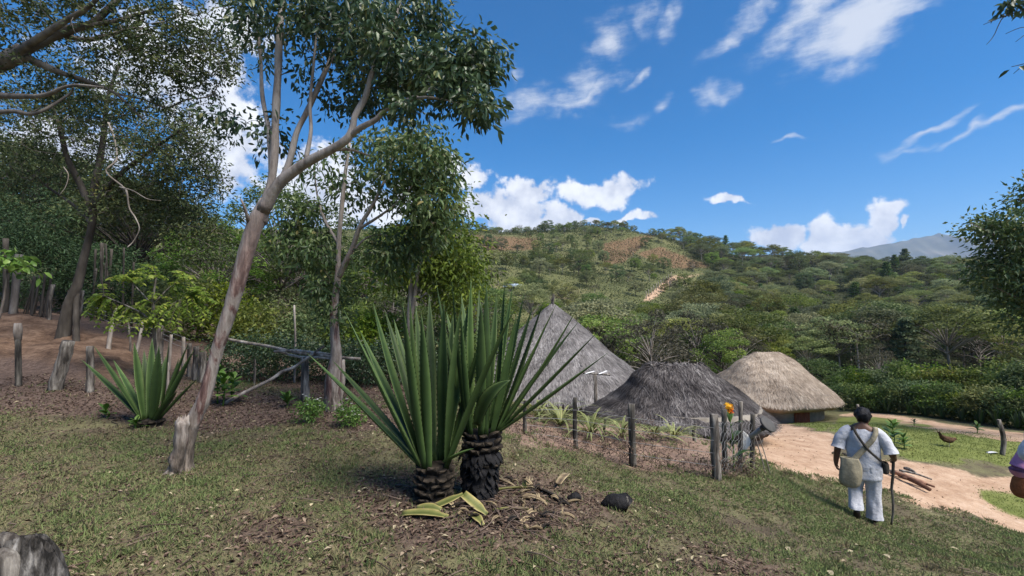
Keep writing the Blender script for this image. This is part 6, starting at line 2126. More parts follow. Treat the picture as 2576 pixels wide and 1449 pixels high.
# pole with cross board before the grey hut
dq = 14.6
q = on(1497, dq)
e = empty('lamp_pole', q)
tp = at(1497, 942, dq)
add('pole', tube([q - (0, 0, .2), (q + tp) / 2, tp], .055, 10, .06), M['post'], e)
cb = [at(1466, 938, dq), at(1535, 943, dq)]
add('crossbar', tube([cb[0], (cb[0] + cb[1]) / 2, cb[1]], .03, 4), M['post'], e, False)
M['panel'] = plain_mat('pale painted board', (.62, .62, .62), .5)
for pa, pb_ in (((1472, 940), (1494, 934)), ((1506, 941), (1526, 933))):
    a0, a1 = at(*pa, dq - .12), at(*pb_, dq + .15)
    add('board', tube([a0, (a0 + a1) / 2, a1], .045, 4, flat=.35, up=(0, 0, 1)), M['panel'], e, False)
tag(e, 'weathered pole with a crossbar and two pale boards before the grey hut', 'pole')

# ------------------------------------------------------------------ hedge beyond the lawn
gq_ = np.random.default_rng(17)
hedge_pts = [(2120, 24.5), (2160, 23), (2200, 22.3), (2245, 21.6), (2290, 21), (2335, 20.3), (2380, 19.6), (2425, 19), (2470, 18.3), (2520, 17.6), (2570, 17), (2625, 16.6), (2690, 16.4)]
for k, (px, Y) in enumerate(hedge_pts):
    where = ('at the tan hut end' if k < 4 else 'behind the middle of the lawn' if k < 8 else 'towards the right edge')
    bush('hedge_shrub', 'dark green shrub of the long hedge ' + where, 'shrubs of the hedge beyond the lawn', px, Y + .5, 1.5, 1.25 + gq_.uniform(-.15, .3), gq_, (M['leaf_dark'], M['leaf_mid'], M['leaf_lime'])[k % 3], 34, 70, .12, .055)
    bush('hedge_shrub', 'lighter shrub rising behind the long hedge ' + where, 'shrubs rising behind the hedge', px + 15, Y + 2.4, 2.0, 2.2 + gq_.uniform(-.3, .5), gq_, (M['leaf_lime'], M['leaf_mid'])[k % 2], 34, 70, .15, .07)
for k in range(10):
    px = 2180 + k * 44 + gq_.uniform(-8, 8)
    Y = float(np.interp(px, [p_[0] for p_ in hedge_pts], [p_[1] for p_ in hedge_pts])) - .1
    q = on(px, Y)
    e = empty('sword_plant', q)
    for j in range(15):
        a = j * 2.4 + gq_.normal() * .2
        el_ = gq_.uniform(.95, 1.5)
        L = gq_.uniform(.7, 1.1) * (.7 + .06 * (k % 4))
        hd = np.array((math.cos(a), math.sin(a), 0))
        tp_ = q + (hd * math.cos(el_) + np.array((0, 0, math.sin(el_)))) * L
        ge = blade(q + hd * .05 + (0, 0, .05), (q + tp_) / 2 + (0, 0, .08), tp_, .085, (-hd[0], -hd[1], .4), gq_, 6, .2, .7, False, .006)
        add('leaf', (ge[0], ge[1], np.clip(ge[2] * .6 + gq_.random() * .5, 0, 1)), M['leaf_banana'], e)
    tag(e, 'upright sword-leaved plant standing in the long hedge', 'plant', 'sword-leaved plants in the hedge')
post('pale post behind the head of the man', (2162, 1046), (2157, 1018), 21.5, .06, M['post_pale'])
post('crooked bare post at the right end of the lawn', (2522, 1172), (2512, 1056), 12.2, .05, M['post'], mid=.09)
# arching banana-like plants on the slope
for px, Y, n, L, lab in [(1735, 62, 14, 3.2, 'pale green arching banana plant on the slope above the dark hut'), (1765, 55, 14, 2.8, 'second arching banana plant above the tan hut'), (1700, 70, 12, 3.0, 'highest arching banana plant on the slope'), (1800, 50, 12, 2.4, 'low arching banana plant right above the tan hut')]:
    q = on(px, Y)
    e = empty('banana_plant', q)
    add('stem', tube([q - (0, 0, .3), q + (0, 0, 1.0), q + (.05, 0, 1.8)], (.16, .1), 8), M['leaf_lime'], e)
    for j in range(n):
        a = j * 2.4
        el_ = gq_.uniform(.6, 1.3)
        hd = np.array((math.cos(a), math.sin(a), 0))
        b0 = q + (0, 0, 1.5)
        mid_ = b0 + (hd * math.cos(el_) + np.array((0, 0, math.sin(el_)))) * L * .55
        add('leaf', blade(b0, mid_, mid_ + hd * L * .4 - (0, 0, L * .25), .55, (-hd[0], -hd[1], 1), gq_, 8, .2, .3, False, .01), M['leaf_lime'], e)
    tag(e, lab, 'banana plant')

# firewood lying on the clay
M['wood_red'] = rough_mat('reddish split wood', [(.3, (.10, .05, .032)), (.5, (.25, .13, .085)), (.72, (.40, .25, .17))], 9, (1, 1, 1), bump=.5, use_tint=.4)
FW = [((2262, 1200), (2340, 1238), .045, 'thick reddish split log on the clay, lowest of the pile'), ((2250, 1196), (2330, 1226), .04, 'long split log lying on the firewood pile'), ((2262, 1192), (2345, 1216), .02, 'thin stick reaching right from the firewood pile'),
      ((2240, 1192), (2300, 1207), .035, 'grey branch at the back of the firewood pile'), ((2270, 1208), (2352, 1232), .026, 'bark strip beside the split logs'), ((2275, 1188), (2305, 1202), .03, 'short knotty branch on the firewood pile'), ((2230, 1186), (2275, 1192), .02, 'thin stick at the left of the firewood pile')]
for k, (pa, pb_, r_, lab) in enumerate(FW):
    a0, b0 = hit(*pa), hit(*pb_)
    up_ = r_ + .03 * (k % 3)
    Q = smooth_path([a0 + (0, 0, up_), (a0 + b0) / 2 + (gq_.normal() * .03, 0, up_ + .02), b0 + (0, 0, up_)], 10)
    o = add('firewood_log', tube(Q, (r_, r_ * 1.1, r_ * .8), 9, .25, k, freq=14, tint=gq_.random()), M['wood_red'] if k in (0, 1, 4) else M['post'])
    tag(o, lab, 'firewood')
for k, (px, py, r_) in enumerate([(2098, 1142, .05), (2128, 1146, .05), (2122, 1142, .03)]):
    q = hit(px, py)
    o = add('stone', tube(smooth_path([q + (-r_, 0, r_ * .3), q + (0, 0, r_ * .6), q + (r_, 0, r_ * .3)], 6), (r_ * .4, r_ * .8, r_ * .4), 9, .2, k), M['bark_dark'])
    tag(o, ('brown clod on the clay left of the man, largest of three', 'brown clod nearest the bag on the clay', 'smallest brown clod on the clay left of the man')[k], 'clod')
q = hit(2500, 1142)
o = add('paper_scrap', blade(q + (-.16, 0, .02), q + (0, 0, .06), q + (.16, .02, .02), .12, (0, 0, 1), gq_, 7, .2, .7, False, .003, .5, .5), M['panel'])
tag(o, 'white scrap lying on the lawn near the right edge', 'scrap')
for k, (px, py) in enumerate([(2146, 1390), (2240, 1410), (1980, 1380), (2085, 1440), (2330, 1425), (1700, 1420), (2390, 1380)]):
    q = hit(px, py)
    D = np.array([(gq_.normal(), gq_.normal(), .05)])
    o = add('fallen_leaf', leaves(q[None] + (0, 0, .02), D, .1, .045, gq_, .2, .15, six=True, tint=np.array([.97]), upbias=4), M['litter'])
    tag(o, 'single pale fallen leaf on the grass slope near the man', 'leaf', 'pale fallen leaves near the man')

# hen pecking on the lawn
q = hit(2385, 1124)
e = empty('hen', q)
M['hen'] = rough_mat('brown hen feathers', [(.3, (.03, .017, .010)), (.6, (.10, .055, .03)), (.75, (.17, .10, .05))], 30, bump=.3)
hp = [q + np.array(v) for v in ((-.22, 0, .34), (-.15, 0, .27), (-.06, 0, .2), (.06, 0, .175), (.13, 0, .19), (.175, 0, .205), (.205, -.0, .19), (.225, 0, .175))]
add('body', tube(smooth_path(hp, 20), (.02, .06, .1, .1, .065, .04, .032, .012), 12, .06, 3, flat=.8), M['hen'], e)
for s_ in (-1, 1):
    add('wing', blade(q + (.06, s_ * .085, .21), q + (-.04, s_ * .1, .2), q + (-.17, s_ * .06, .22), .1, (0, s_, .2), gq_, 7, .1, .6, False, .008), M['hen'], e)
    add('leg', tube([q + (.01, s_ * .03, .11), q + (.0, s_ * .03, .05), q + (.015, s_ * .03, 0)], .008, 6), M['flower_orange'] if False else M['post_pale'], e)
    add('tail_feather', blade(q + (-.14, s_ * .015, .27), q + (-.22, s_ * .02, .34), q + (-.24, s_ * .03, .42), .06, (1, 0, .3), gq_, 6, .1, .7, False, .004), M['hen'], e)
add('beak', tube([q + (.222, 0, .178), q + (.245, 0, .165)], (.009, .002), 6), M['post_pale'], e)
add('comb', tube([q + (.175, 0, .235), q + (.2, 0, .235), q + (.215, 0, .21)], (.006, .012, .004), 6, flat=.4), plain_mat('red comb', (.4, .02, .02)), e)
tag(e, 'brown hen pecking on the bright lawn', 'hen')


# ------------------------------------------------------------------ people
def skin_body(name, joints, edges, mat, parent, loc):
    """one continuous body from joints {key: (x,y,z,rx,ry)}"""
    keys = list(joints)
    me = bpy.data.meshes.new(name)
    me.from_pydata([joints[k][:3] for k in keys], [(keys.index(a), keys.index(b_)) for a, b_ in edges], [])
    o = bpy.data.objects.new(name, me)
    link(o, parent, loc)
    mod = o.modifiers.new('skin', 'SKIN')
    mod.use_smooth_shade = True
    if not me.skin_vertices:
        me.skin_vertices.new()
    for i, k in enumerate(keys):
        v = me.skin_vertices[0].data[i]
        r = joints[k][3:]
        v.radius = (r[0], r[1] if len(r) > 1 else r[0])
        v.use_root = (i == 0)
    ss = o.modifiers.new('sub', 'SUBSURF')
    ss.levels = 2
    ss.render_levels = 2
    me.materials.append(mat)
    return o


def loft(rings, n=28, fold=0.0, seed=0, close_top=False):
    """rings: (cx, cy, cz, rx, ry[, tilt])"""
    a = np.linspace(0, TAU, n, endpoint=False)
    g = np.random.default_rng(seed)
    ph = g.uniform(0, TAU, 4)
    V = []
    for k, r in enumerate(rings):
        cx, cy, cz, rx, ry = r[:5]
        tl = r[5] if len(r) > 5 else 0
        w = 1 + fold * (np.sin(a * 5 + ph[0] + cz * 9) + .7 * np.sin(a * 9 + ph[1] - cz * 14) + .5 * np.sin(a * 3 + ph[2] + cz * 24))
        V.append(np.stack([cx + np.cos(a) * rx * w, cy + np.sin(a) * ry * w, cz + np.cos(a) * rx * tl], -1))
    m = len(rings)
    V = np.vstack(V)
    i = np.arange(m - 1)[:, None] * n
    j = np.arange(n)[None]
    q = np.stack([i + j, i + (j + 1) % n, i + n + (j + 1) % n, i + n + j], -1).reshape(-1, 4)
    return V, [q], np.full(len(V), .5)


def dense(rings, k=3):
    A = np.array([list(r) + [0] * (6 - len(r)) for r in rings], float)
    u = np.linspace(0, len(A) - 1, (len(A) - 1) * k + 1)
    return smooth_path(A, len(u))


def fingers(joints, edges, hand, wrist, pal, dirv, side, thumb, curl, key):
    """five finger chains rooted in the palm vertex"""
    dirv, side, thumb, curl = map(unit, (dirv, side, thumb, curl))
    for f, (off, L) in enumerate(((-.030, .075), (-.010, .085), (.010, .080), (.028, .062))):
        p0 = np.asarray(pal) + side * off + dirv * .035
        p1 = p0 + (dirv * .75 + curl * .35) * L * .5
        p2 = p1 + (dirv * .25 + curl * .9) * L * .5
        for nme, p_ in (('a', p0), ('b', p1), ('c', p2)):
            joints[key + str(f) + nme] = (*p_, .0095)
        edges += [(hand, key + str(f) + 'a'), (key + str(f) + 'a', key + str(f) + 'b'), (key + str(f) + 'b', key + str(f) + 'c')]
    t0 = np.asarray(pal) + thumb * .035
    t1 = t0 + (thumb * .6 + dirv * .6) * .04
    t2 = t1 + (dirv * .7 + curl * .5) * .03
    for nme, p_ in (('a', t0), ('b', t1), ('c', t2)):
        joints[key + 't' + nme] = (*p_, .0105)
    edges += [(hand, key + 'ta'), (key + 'ta', key + 'tb'), (key + 'tb', key + 'tc')]


M['skin'] = rough_mat('brown skin', [(.3, (.10, .048, .028)), (.7, (.16, .082, .05))], 12, rough=.55, bump=.1, spec=.4)
M['hair'] = rough_mat('black hair', [(.35, (.006, .006, .008)), (.7, (.022, .022, .026))], 40, (1, 1, .4), rough=.5, bump=.7)


def cloth_mat(name, c0, c1, weave=150, bump=.35):
    m, t, out = new_mat(name)
    tcn = N(t, 'ShaderNodeTexCoord')
    f1 = noise(t, tcn.outputs['Object'], 9, 5, .6)
    f2 = noise(t, tcn.outputs['Object'], weave, 2, .6)
    col = ramp(t, mth(t, 'ADD', mth(t, 'MULTIPLY', f1, .6), mth(t, 'MULTIPLY', f2, .4)), [(.35, c0), (.65, c1)])
    p = N(t, 'ShaderNodeBsdfPrincipled')
    p.inputs['Roughness'].default_value = .9
    p.inputs['Specular IOR Level'].default_value = .15
    t.links.new(col, p.inputs['Base Color'])
    b = N(t, 'ShaderNodeBump')
    b.inputs['Strength'].default_value = bump
    b.inputs['Distance'].default_value = .02
    t.links.new(mth(t, 'ADD', mth(t, 'MULTIPLY', noise(t, tcn.outputs['Object'], 14, 4, .6), 1.2), mth(t, 'MULTIPLY', f2, .25)), b.inputs['Height'])
    t.links.new(b.outputs[0], p.inputs['Normal'])
    t.links.new(p.outputs[0], out.inputs[0])
    return m


M['white_cloth'] = cloth_mat('white cotton', (.42, .43, .47), (.60, .61, .64), 150, .9)
M['bag_cloth'] = cloth_mat('olive woven wool', (.20, .175, .12), (.38, .34, .24), 90, .5)
M['strap_dark'] = cloth_mat('dark strap', (.03, .028, .024), (.07, .063, .052))
M['shoe'] = plain_mat('dark leather', (.022, .017, .014), .5)

pm_ = hit(2178, 1309)
man = empty('person', pm_, R(-33))


def to_man(v):
    c, s = math.cos(R(-33)), math.sin(R(-33))
    v = np.asarray(v, float)
    return np.stack([pm_[0] + v[..., 0] * c - v[..., 1] * s, pm_[1] + v[..., 0] * s + v[..., 1] * c, pm_[2] + v[..., 2]], -1)


def man_add(name, geo, mat, parent=None):
    """geo in the man's own frame"""
    me = mesh_np(name, geo[0], geo[1], [mat], geo[2] if len(geo) > 2 else None, True)
    o = bpy.data.objects.new(name, me)
    link(o, parent or man, (0, 0, 0))
    return o


# own frame: x to his right, y the way he walks, z up
J = {'pelvis': (0, 0, .80, .15, .11), 'waist': (0, .01, .96, .155, .11), 'chest': (0, .03, 1.16, .17, .12), 'neck0': (.0, .035, 1.30, .09, .085), 'neck': (.008, .045, 1.37, .058, .062), 'jaw': (.012, .075, 1.43, .066, .082), 'head': (.014, .07, 1.51, .078, .096), 'crown': (.014, .06, 1.575, .05, .06),
     'nose': (.014, .175, 1.475, .012, .012), 'chin': (.012, .14, 1.415, .022, .02),
     'shl': (-.19, .02, 1.265, .07), 'ell': (-.305, -.04, 1.02, .05), 'wrl': (-.335, .0, .80, .037), 'hal': (-.335, .015, .745, .038),
     'shr': (.19, .02, 1.265, .07), 'elr': (.33, -.04, 1.01, .052), 'wrr': (.365, .13, .90, .038), 'har': (.366, .19, .885, .038),
     'hil': (-.09, 0, .76, .09), 'knl': (-.105, .03, .46, .06), 'anl': (-.11, -.17, .2, .04), 'hel': (-.11, -.2, .15, .036), 'tol': (-.115, -.1, .045, .03),
     'hir': (.09, .0, .76, .09), 'knr': (.10, .03, .43, .06), 'anr': (.105, .0, .08, .042), 'her': (.105, -.03, .04, .036), 'tor': (.125, .14, .03, .03),
     'earl': (-.068, .065, 1.48, .016), 'earr': (.096, .065, 1.48, .016)}
Eg = [('pelvis', 'waist'), ('waist', 'chest'), ('chest', 'neck0'), ('neck0', 'neck'), ('neck', 'jaw'), ('jaw', 'head'), ('head', 'crown'), ('head', 'nose'), ('jaw', 'chin'), ('head', 'earl'), ('head', 'earr'),
      ('neck0', 'shl'), ('shl', 'ell'), ('ell', 'wrl'), ('wrl', 'hal'), ('neck0', 'shr'), ('shr', 'elr'), ('elr', 'wrr'), ('wrr', 'har'),
      ('pelvis', 'hil'), ('hil', 'knl'), ('knl', 'anl'), ('anl', 'hel'), ('hel', 'tol'), ('pelvis', 'hir'), ('hir', 'knr'), ('knr', 'anr'), ('anr', 'her'), ('her', 'tor')]
fingers(J, Eg, 'hal', 'wrl', J['hal'][:3], (0, .15, -1), (0, 1, 0), (.3, .9, -.2), (.8, .2, -.2), 'fl')
fingers(J, Eg, 'har', 'wrr', J['har'][:3], (0.1, .8, -.35), (0, .3, .95), (-.5, .6, .6), (-.9, .1, -.3), 'fr')
skin_body('body', J, Eg, M['skin'], man, (0, 0, 0))
# hair: cap over the back of the head
hv, hf = [], []
hn, hm = 26, 14
for i in range(hm):
    ph = math.pi * (.02 + .75 * i / (hm - 1))
    for j in range(hn):
        a = TAU * j / hn
        fr = math.sin(a)
        lim = 1.0 if fr < .25 else 1.0 - .5 * (fr - .25) / .75
        p2 = ph * lim
        rr_ = 1 + .05 * math.sin(a * 4 + i) + .03 * math.sin(a * 9 - i * 2)
        hv.append((.014 + math.sin(p2) * math.cos(a) * .1 * rr_, .05 + math.sin(p2) * math.sin(a) * .12 * rr_, 1.5 + math.cos(p2) * .118 * rr_))
for i in range(hm - 1):
    for j in range(hn):
        hf.append((i * hn + j, (i + 1) * hn + j, (i + 1) * hn + (j + 1) % hn, i * hn + (j + 1) % hn))
hv_ = np.array(hv)
hv_ = hv_ + wob(hv_, 38, 5, .012) * np.array((1, 1, .7))
hv_[:, 0] = .014 + (hv_[:, 0] - .014) * np.clip(1 + (hv_[:, 2] - 1.5) * .8, .85, 1.0)
hair = man_add('hair', (hv_, [np.array(hf)]), M['hair'])
sm = hair.modifiers.new('thick', 'SOLIDIFY')
sm.thickness = .02
# shirt: trunk of the shirt with sleeves
SR = [(.0, .01, .60, .212, .15, .04), (0, .0, .64, .215, .152, .02), (0, .0, .75, .20, .142), (0, .005, .9, .20, .14), (0, .02, 1.05, .212, .143), (0, .03, 1.18, .22, .14), (0, .03, 1.25, .205, .12), (0, .035, 1.31, .15, .098), (.004, .04, 1.345, .088, .082), (.006, .042, 1.355, .08, .078)]
shirt = man_add('shirt', loft(dense(SR, 5), 56, .024, 3), M['white_cloth'])
sm = shirt.modifiers.new('thick', 'SOLIDIFY')
sm.thickness = .006
for s_, pts in ((-1, [(-.13, .03, 1.29), (-.2, .02, 1.24), (-.26, .0, 1.14), (-.295, -.02, 1.04), (-.305, -.03, 1.00)]), (1, [(.13, .03, 1.29), (.2, .025, 1.24), (.265, .01, 1.14), (.31, -.015, 1.04), (.322, -.025, 1.0)])):
    sv = tube(smooth_path(pts, 12), (.07, .085, .083, .085, .092), 20, .09, 4, cap=False, freq=18)
    o = man_add('sleeve', sv, M['white_cloth'], shirt)
# trousers
tl = [(-.085, 0, .80, .125, .135), (-.095, -.0, .70, .12, .13), (-.10, -.01, .55, .098, .105), (-.11, .02, .45, .09, .097), (-.112, -.06, .34, .085, .09), (-.113, -.14, .25, .088, .092), (-.114, -.165, .205, .092, .095)]
trr = [(.085, .0, .80, .125, .135), (.095, .005, .70, .122, .13), (.10, .02, .55, .1, .108), (.105, .03, .42, .092, .1), (.108, .02, .28, .09, .096), (.108, .01, .15, .095, .1), (.108, .0, .06, .104, .108)]
trousers = man_add('trousers', loft(dense([(0, 0, .88, .19, .135), (0, 0, .80, .2, .145), (0, 0, .73, .19, .14), (0, 0, .69, .15, .12)], 3), 32, .012, 8), M['white_cloth'])
for rings in (tl, trr):
    man_add('trouser_leg', loft(dense(rings, 5), 36, .04, 6), M['white_cloth'], trousers)
for pts, rad, lab in (([(-.11, -.225, .20), (-.112, -.2, .13), (-.114, -.15, .07), (-.116, -.08, .04), (-.118, -.04, .03)], (.03, .046, .05, .048, .02), ''), ([(.105, -.075, .045), (.105, -.02, .05), (.113, .06, .045), (.125, .14, .04), (.13, .19, .035)], (.03, .045, .048, .046, .02), '')):
    man_add('shoe', tube(smooth_path(pts, 12), rad, 14, flat=.8), M['shoe'])
tag(man, 'man in white shirt and trousers walking away with bag and stick', 'person')

# woven shoulder bag, strap over his right shoulder
bl_ = [(-.235, -.165, .92, .075, .028), (-.21, -.175, .915, .105, .035), (-.20, -.18, .84, .115, .05), (-.205, -.185, .70, .13, .062), (-.215, -.185, .58, .125, .06), (-.22, -.18, .52, .1, .045), (-.22, -.18, .50, .05, .02)][1:]
bag = empty('shoulder_bag', to_man(np.array((-.165, -.185, .5))), R(-33))


def bag_add(name, geo, mat):
    V = np.asarray(geo[0]) - np.array((-.2, -.18, .5))
    me = mesh_np(name, V, geo[1], [mat], geo[2] if len(geo) > 2 else None, True)
    o = bpy.data.objects.new(name, me)
    link(o, bag, (0, 0, 0))
    return o


gbag = loft(dense(bl_, 4), 28, .045, 12)
nb = len(gbag[0])
capv = np.array([[-.22, -.18, .495]])
gbag = (np.vstack([gbag[0], capv]), gbag[1] + [np.stack([np.full(28, nb), nb - 28 + np.arange(28), nb - 28 + (np.arange(28) + 1) % 28], -1)])
bo = bag_add('pouch', gbag, M['bag_cloth'])
sm = bo.modifiers.new('thick', 'SOLIDIFY')
sm.thickness = .006


def ribbon(pts, w, nrm, thick=.008, n=22):
    P = smooth_path(pts, n)
    T = unit(np.gradient(P, axis=0))
    Nn = smooth_path(nrm, n)
    Sd = unit(np.cross(T, Nn))
    Nn = unit(np.cross(Sd, T))
    ww = (np.interp(np.linspace(0, 1, n), np.linspace(0, 1, len(w)), w) / 2)[:, None]
    ring = np.stack([P - Sd * ww, P + Sd * ww, P + Sd * ww + Nn * thick, P - Sd * ww + Nn * thick], 1)
    V = ring.reshape(-1, 3)
    i = np.arange(n - 1)[:, None] * 4
    j = np.arange(4)[None]
    q = np.stack([i + j, i + (j + 1) % 4, i + 4 + (j + 1) % 4, i + 4 + j], -1).reshape(-1, 4)
    return V, [q], np.full(len(V), .5)


bag_add('strap', ribbon([(-.16, -.165, .89), (-.09, -.148, .98), (-.0, -.135, 1.10), (.08, -.118, 1.21), (.115, -.075, 1.30), (.118, .0, 1.345), (.11, .08, 1.32), (.06, .155, 1.2)], (.075, .07, .068, .065, .06, .055, .05, .05), [(0, -1, .1), (0, -1, .1), (0, -1, .1), (0, -1, .35), (.1, -.6, .8), (0, .1, 1), (0, .7, .7), (0, 1, .1)]), M['bag_cloth'])
tag(bag, 'olive woven bag hanging at the hip of the man', 'bag')
# second, narrow dark strap and the dark bag before his right hip
sb_ = empty('sling_bag', to_man(np.array((.24, .02, .84))), R(-33))


def sb_add(name, geo, mat):
    me = mesh_np(name, np.asarray(geo[0]) - np.array((.24, .02, .84)), geo[1], [mat], None, True)
    o = bpy.data.objects.new(name, me)
    link(o, sb_, (0, 0, 0))


sb_add('strap', ribbon([(-.1, .06, 1.33), (-.105, .0, 1.352), (-.095, -.09, 1.29), (-.03, -.138, 1.17), (.06, -.152, 1.04), (.15, -.13, .95), (.215, -.07, .88), (.24, .0, .84)], (.034,) * 4, [(0, .5, 1), (0, -.1, 1), (0, -.8, .6), (0, -1, .1), (0, -1, 0), (.4, -.9, 0), (.9, -.4, 0), (1, 0, 0)]), M['strap_dark'])
sb_add('pouch', loft(dense([(.245, .05, .86, .03, .07), (.25, .05, .84, .045, .085), (.25, .05, .77, .05, .09), (.25, .05, .71, .04, .08), (.25, .05, .70, .01, .02)], 3), 20, .02, 2), M['strap_dark'])
tag(sb_, 'dark sling bag with a narrow strap at the right side of the man', 'bag')
# walking stick
tp_ = to_man(np.array((.37, .235, .99)))
ft = hit(2243, 1323)
hand = to_man(np.array((.368, .23, .885)))
Q = smooth_path([tp_, hand, hand * .62 + ft * .38 + (-.012, 0, 0), hand * .35 + ft * .65 + (.018, 0, 0), ft + (0, 0, 0)], 26)
Q = Q + wob(Q, 6, 3, .008)
o = add('walking_stick', tube(Q, (.022, .023, .021, .018, .015), 9, .18, 5, freq=16), M['post_dark'])
tag(o, 'gnarled walking stick in the right hand of the man', 'walking stick')

# second person, mostly beyond the right edge
dx_ = 5.2
pq = on(2650, dx_)
per = empty('person', pq, R(-40))
per.scale = (1.1, 1.1, 1.1)
JP = {'pelvis': (0, 0, .86, .14, .1), 'waist': (0, 0, 1.0, .12, .09), 'chest': (0, .02, 1.2, .14, .1), 'neck0': (0, .02, 1.36, .07, .07), 'neck': (0, .03, 1.43, .048, .05), 'jaw': (0, .055, 1.48, .06, .075), 'head': (0, .05, 1.56, .072, .09), 'crown': (0, .04, 1.63, .045, .055),
      'shl': (-.17, 0, 1.33, .06), 'ell': (-.30, -.05, 1.06, .042), 'wrl': (-.12, .16, .98, .03), 'hal': (-.06, .18, .98, .03), 'shr': (.17, 0, 1.33, .06), 'elr': (.22, 0, 1.06, .042), 'wrr': (.22, .08, .84, .03), 'har': (.22, .1, .79, .032),
      'hil': (-.085, 0, .82, .085), 'knl': (-.09, .01, .47, .06), 'anl': (-.09, 0, .08, .04), 'tol': (-.1, .15, .03, .03), 'hir': (.085, 0, .82, .085), 'knr': (.09, .02, .47, .06), 'anr': (.09, 0, .08, .04), 'tor': (.1, .15, .03, .03)}
EP = [('pelvis', 'waist'), ('waist', 'chest'), ('chest', 'neck0'), ('neck0', 'neck'), ('neck', 'jaw'), ('jaw', 'head'), ('head', 'crown'), ('neck0', 'shl'), ('shl', 'ell'), ('ell', 'wrl'), ('wrl', 'hal'), ('neck0', 'shr'), ('shr', 'elr'), ('elr', 'wrr'), ('wrr', 'har'), ('pelvis', 'hil'), ('hil', 'knl'), ('knl', 'anl'), ('anl', 'tol'), ('pelvis', 'hir'), ('hir', 'knr'), ('knr', 'anr'), ('anr', 'tor')]
fingers(JP, EP, 'hal', 'wrl', JP['hal'][:3], (1, .2, -.1), (0, .3, 1), (.3, .2, .9), (.2, -.9, -.2), 'fl')
fingers(JP, EP, 'har', 'wrr', JP['har'][:3], (0, .1, -1), (0, 1, 0), (-.3, .9, -.2), (-.8, .2, -.2), 'fr')
skin_body('body', JP, EP, M['skin'], per, (0, 0, 0))
M['pink'] = cloth_mat('pink cloth', (.48, .20, .36), (.62, .30, .48))
M['silver'] = cloth_mat('silver grey cloth', (.45, .47, .52), (.72, .75, .8))
M['jean'] = cloth_mat('dark blue cloth', (.03, .035, .05), (.06, .07, .1))


def per_add(name, geo, mat, parent=None):
    me = mesh_np(name, geo[0], geo[1], [mat], None, True)
    o = bpy.data.objects.new(name, me)
    return link(o, parent or per, (0, 0, 0))


top = per_add('shirt', loft(dense([(0, 0, .8, .17, .13), (0, 0, .95, .155, .12), (0, .01, 1.1, .165, .125), (0, .02, 1.25, .19, .125), (0, .02, 1.35, .165, .1), (0, .03, 1.4, .075, .07)], 4), 32, .02, 4), M['pink'])
per_add('sleeve', tube(smooth_path([(-.12, .01, 1.35), (-.2, -.01, 1.26), (-.29, -.05, 1.08), (-.3, -.05, 1.03), (-.24, .04, 1.0), (-.13, .16, .98)], 20), (.08, .085, .085, .085, .07, .055), 18, .06, 3, cap=False), M['pink'], top)
per_add('sleeve', tube(smooth_path([(.12, .01, 1.35), (.2, 0, 1.25), (.22, 0, 1.06), (.22, .07, .88)], 14), (.08, .08, .07, .055), 18, .06, 3, cap=False), M['pink'], top)
per_add('scarf', tube(smooth_path([(-.22, -.06, 1.36), (-.2, .0, 1.42), (-.1, .06, 1.44), (0, .1, 1.42), (.08, .13, 1.3)], 16), (.05, .05, .048, .045, .04), 14, .2, 5, freq=14), M['silver'])
per_add('scarf_end', tube(smooth_path([(-.2, -.08, 1.38), (-.27, -.1, 1.3), (-.29, -.1, 1.2), (-.28, -.1, 1.15)], 10), (.045, .055, .05, .03), 12, .25, 9, freq=16, flat=.6), M['silver'])
tr_ = per_add('trousers', loft(dense([(0, 0, .92, .15, .115), (0, 0, .84, .17, .13), (0, 0, .76, .165, .125), (0, 0, .72, .12, .1)], 3), 28, .01, 3), M['jean'])
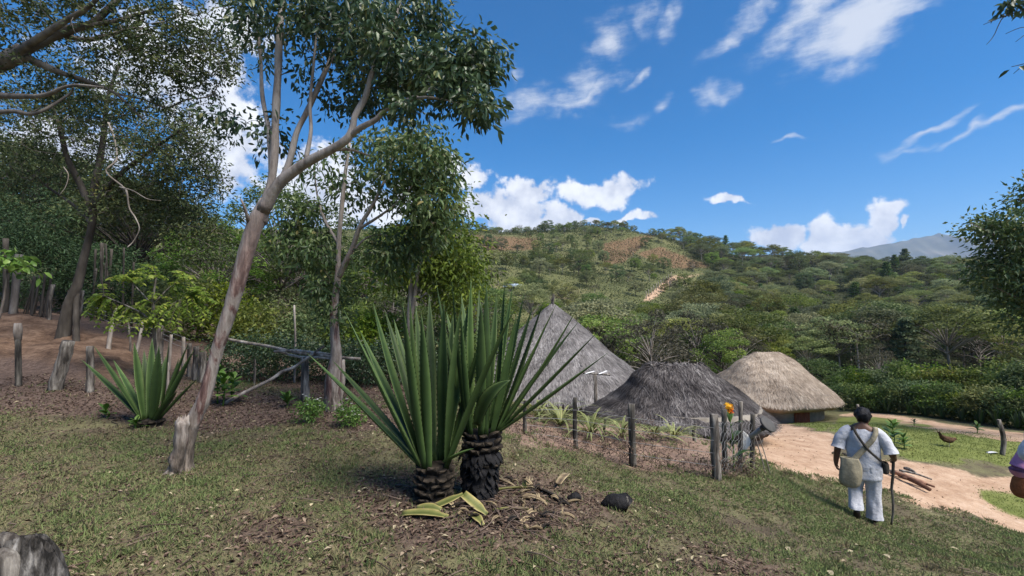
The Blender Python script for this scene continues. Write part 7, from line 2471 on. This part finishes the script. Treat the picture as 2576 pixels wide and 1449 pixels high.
for s_ in (-1, 1):
    per_add('trouser_leg', loft(dense([(s_ * .08, 0, .84, .095, .11), (s_ * .088, .01, .6, .085, .095), (s_ * .09, .01, .4, .07, .08), (s_ * .09, 0, .1, .07, .08)], 4), 20, .02, 3), M['jean'], tr_)
    per_add('shoe', tube(smooth_path([(s_ * .09, -.06, .045), (s_ * .095, .04, .05), (s_ * .1, .17, .035)], 8), (.04, .05, .03), 12, flat=.8), M['shoe'])
hh = [(x_ - .014, y_ - .012, z_ + .055) for x_, y_, z_ in hv]
per_add('hair', (np.array(hh), [np.array(hf)]), M['hair'])
tag(per, 'person in pink with a silver scarf, cut off by the right edge', 'person')
c, s = math.cos(R(-40)), math.sin(R(-40))
bo_ = np.array((-.30, -.06, .87))
ob = np.array((pq[0] + bo_[0] * c - bo_[1] * s, pq[1] + bo_[0] * s + bo_[1] * c, pq[2] + bo_[2]))
be = empty('handbag', ob, R(-40))
M['leather'] = rough_mat('orange brown woven bag', [(.3, (.16, .05, .02)), (.7, (.34, .12, .045))], 20, bump=.4)
gB = loft(dense([(0, 0, .2, .08, .05), (0, 0, .17, .11, .06), (0, 0, .06, .13, .07), (0, 0, -.02, .1, .06), (0, 0, -.04, .03, .02)], 3), 20, .02, 3)
me = mesh_np('pouch', gB[0], gB[1], [M['leather']], None, True)
link(bpy.data.objects.new('pouch', me), be, (0, 0, 0))
gS = ribbon([(.03, 0, .18), (.08, .03, .3), (.1, .05, .42), (.12, .05, .56)], (.03, .03), [(-1, 0, 0)] * 4)
link(bpy.data.objects.new('strap', mesh_np('strap', gS[0], gS[1], [M['leather']], None, True)), be, (0, 0, 0))
tag(be, 'orange-brown bag at the side of the person in pink', 'bag')

# ------------------------------------------------------------------ air between here and the mountain
hm_, t, out = new_mat('haze')
pv_ = N(t, 'ShaderNodeVolumePrincipled')
pv_.inputs['Color'].default_value = (.52, .70, 1.0, 1)
pv_.inputs['Density'].default_value = 1.4e-4
pv_.inputs['Anisotropy'].default_value = .1
t.links.new(pv_.outputs[0], out.inputs['Volume'])
mtop = max(v[2] for v in mv)
hz_o = add('haze', box((-9000, -3000, -150), (9000, 6000, mtop + 40)), hm_, smooth=False)
hz_o['kind'] = 'stuff'
tag(hz_o, 'thin bluish air haze over the valley and far mountain', 'haze')
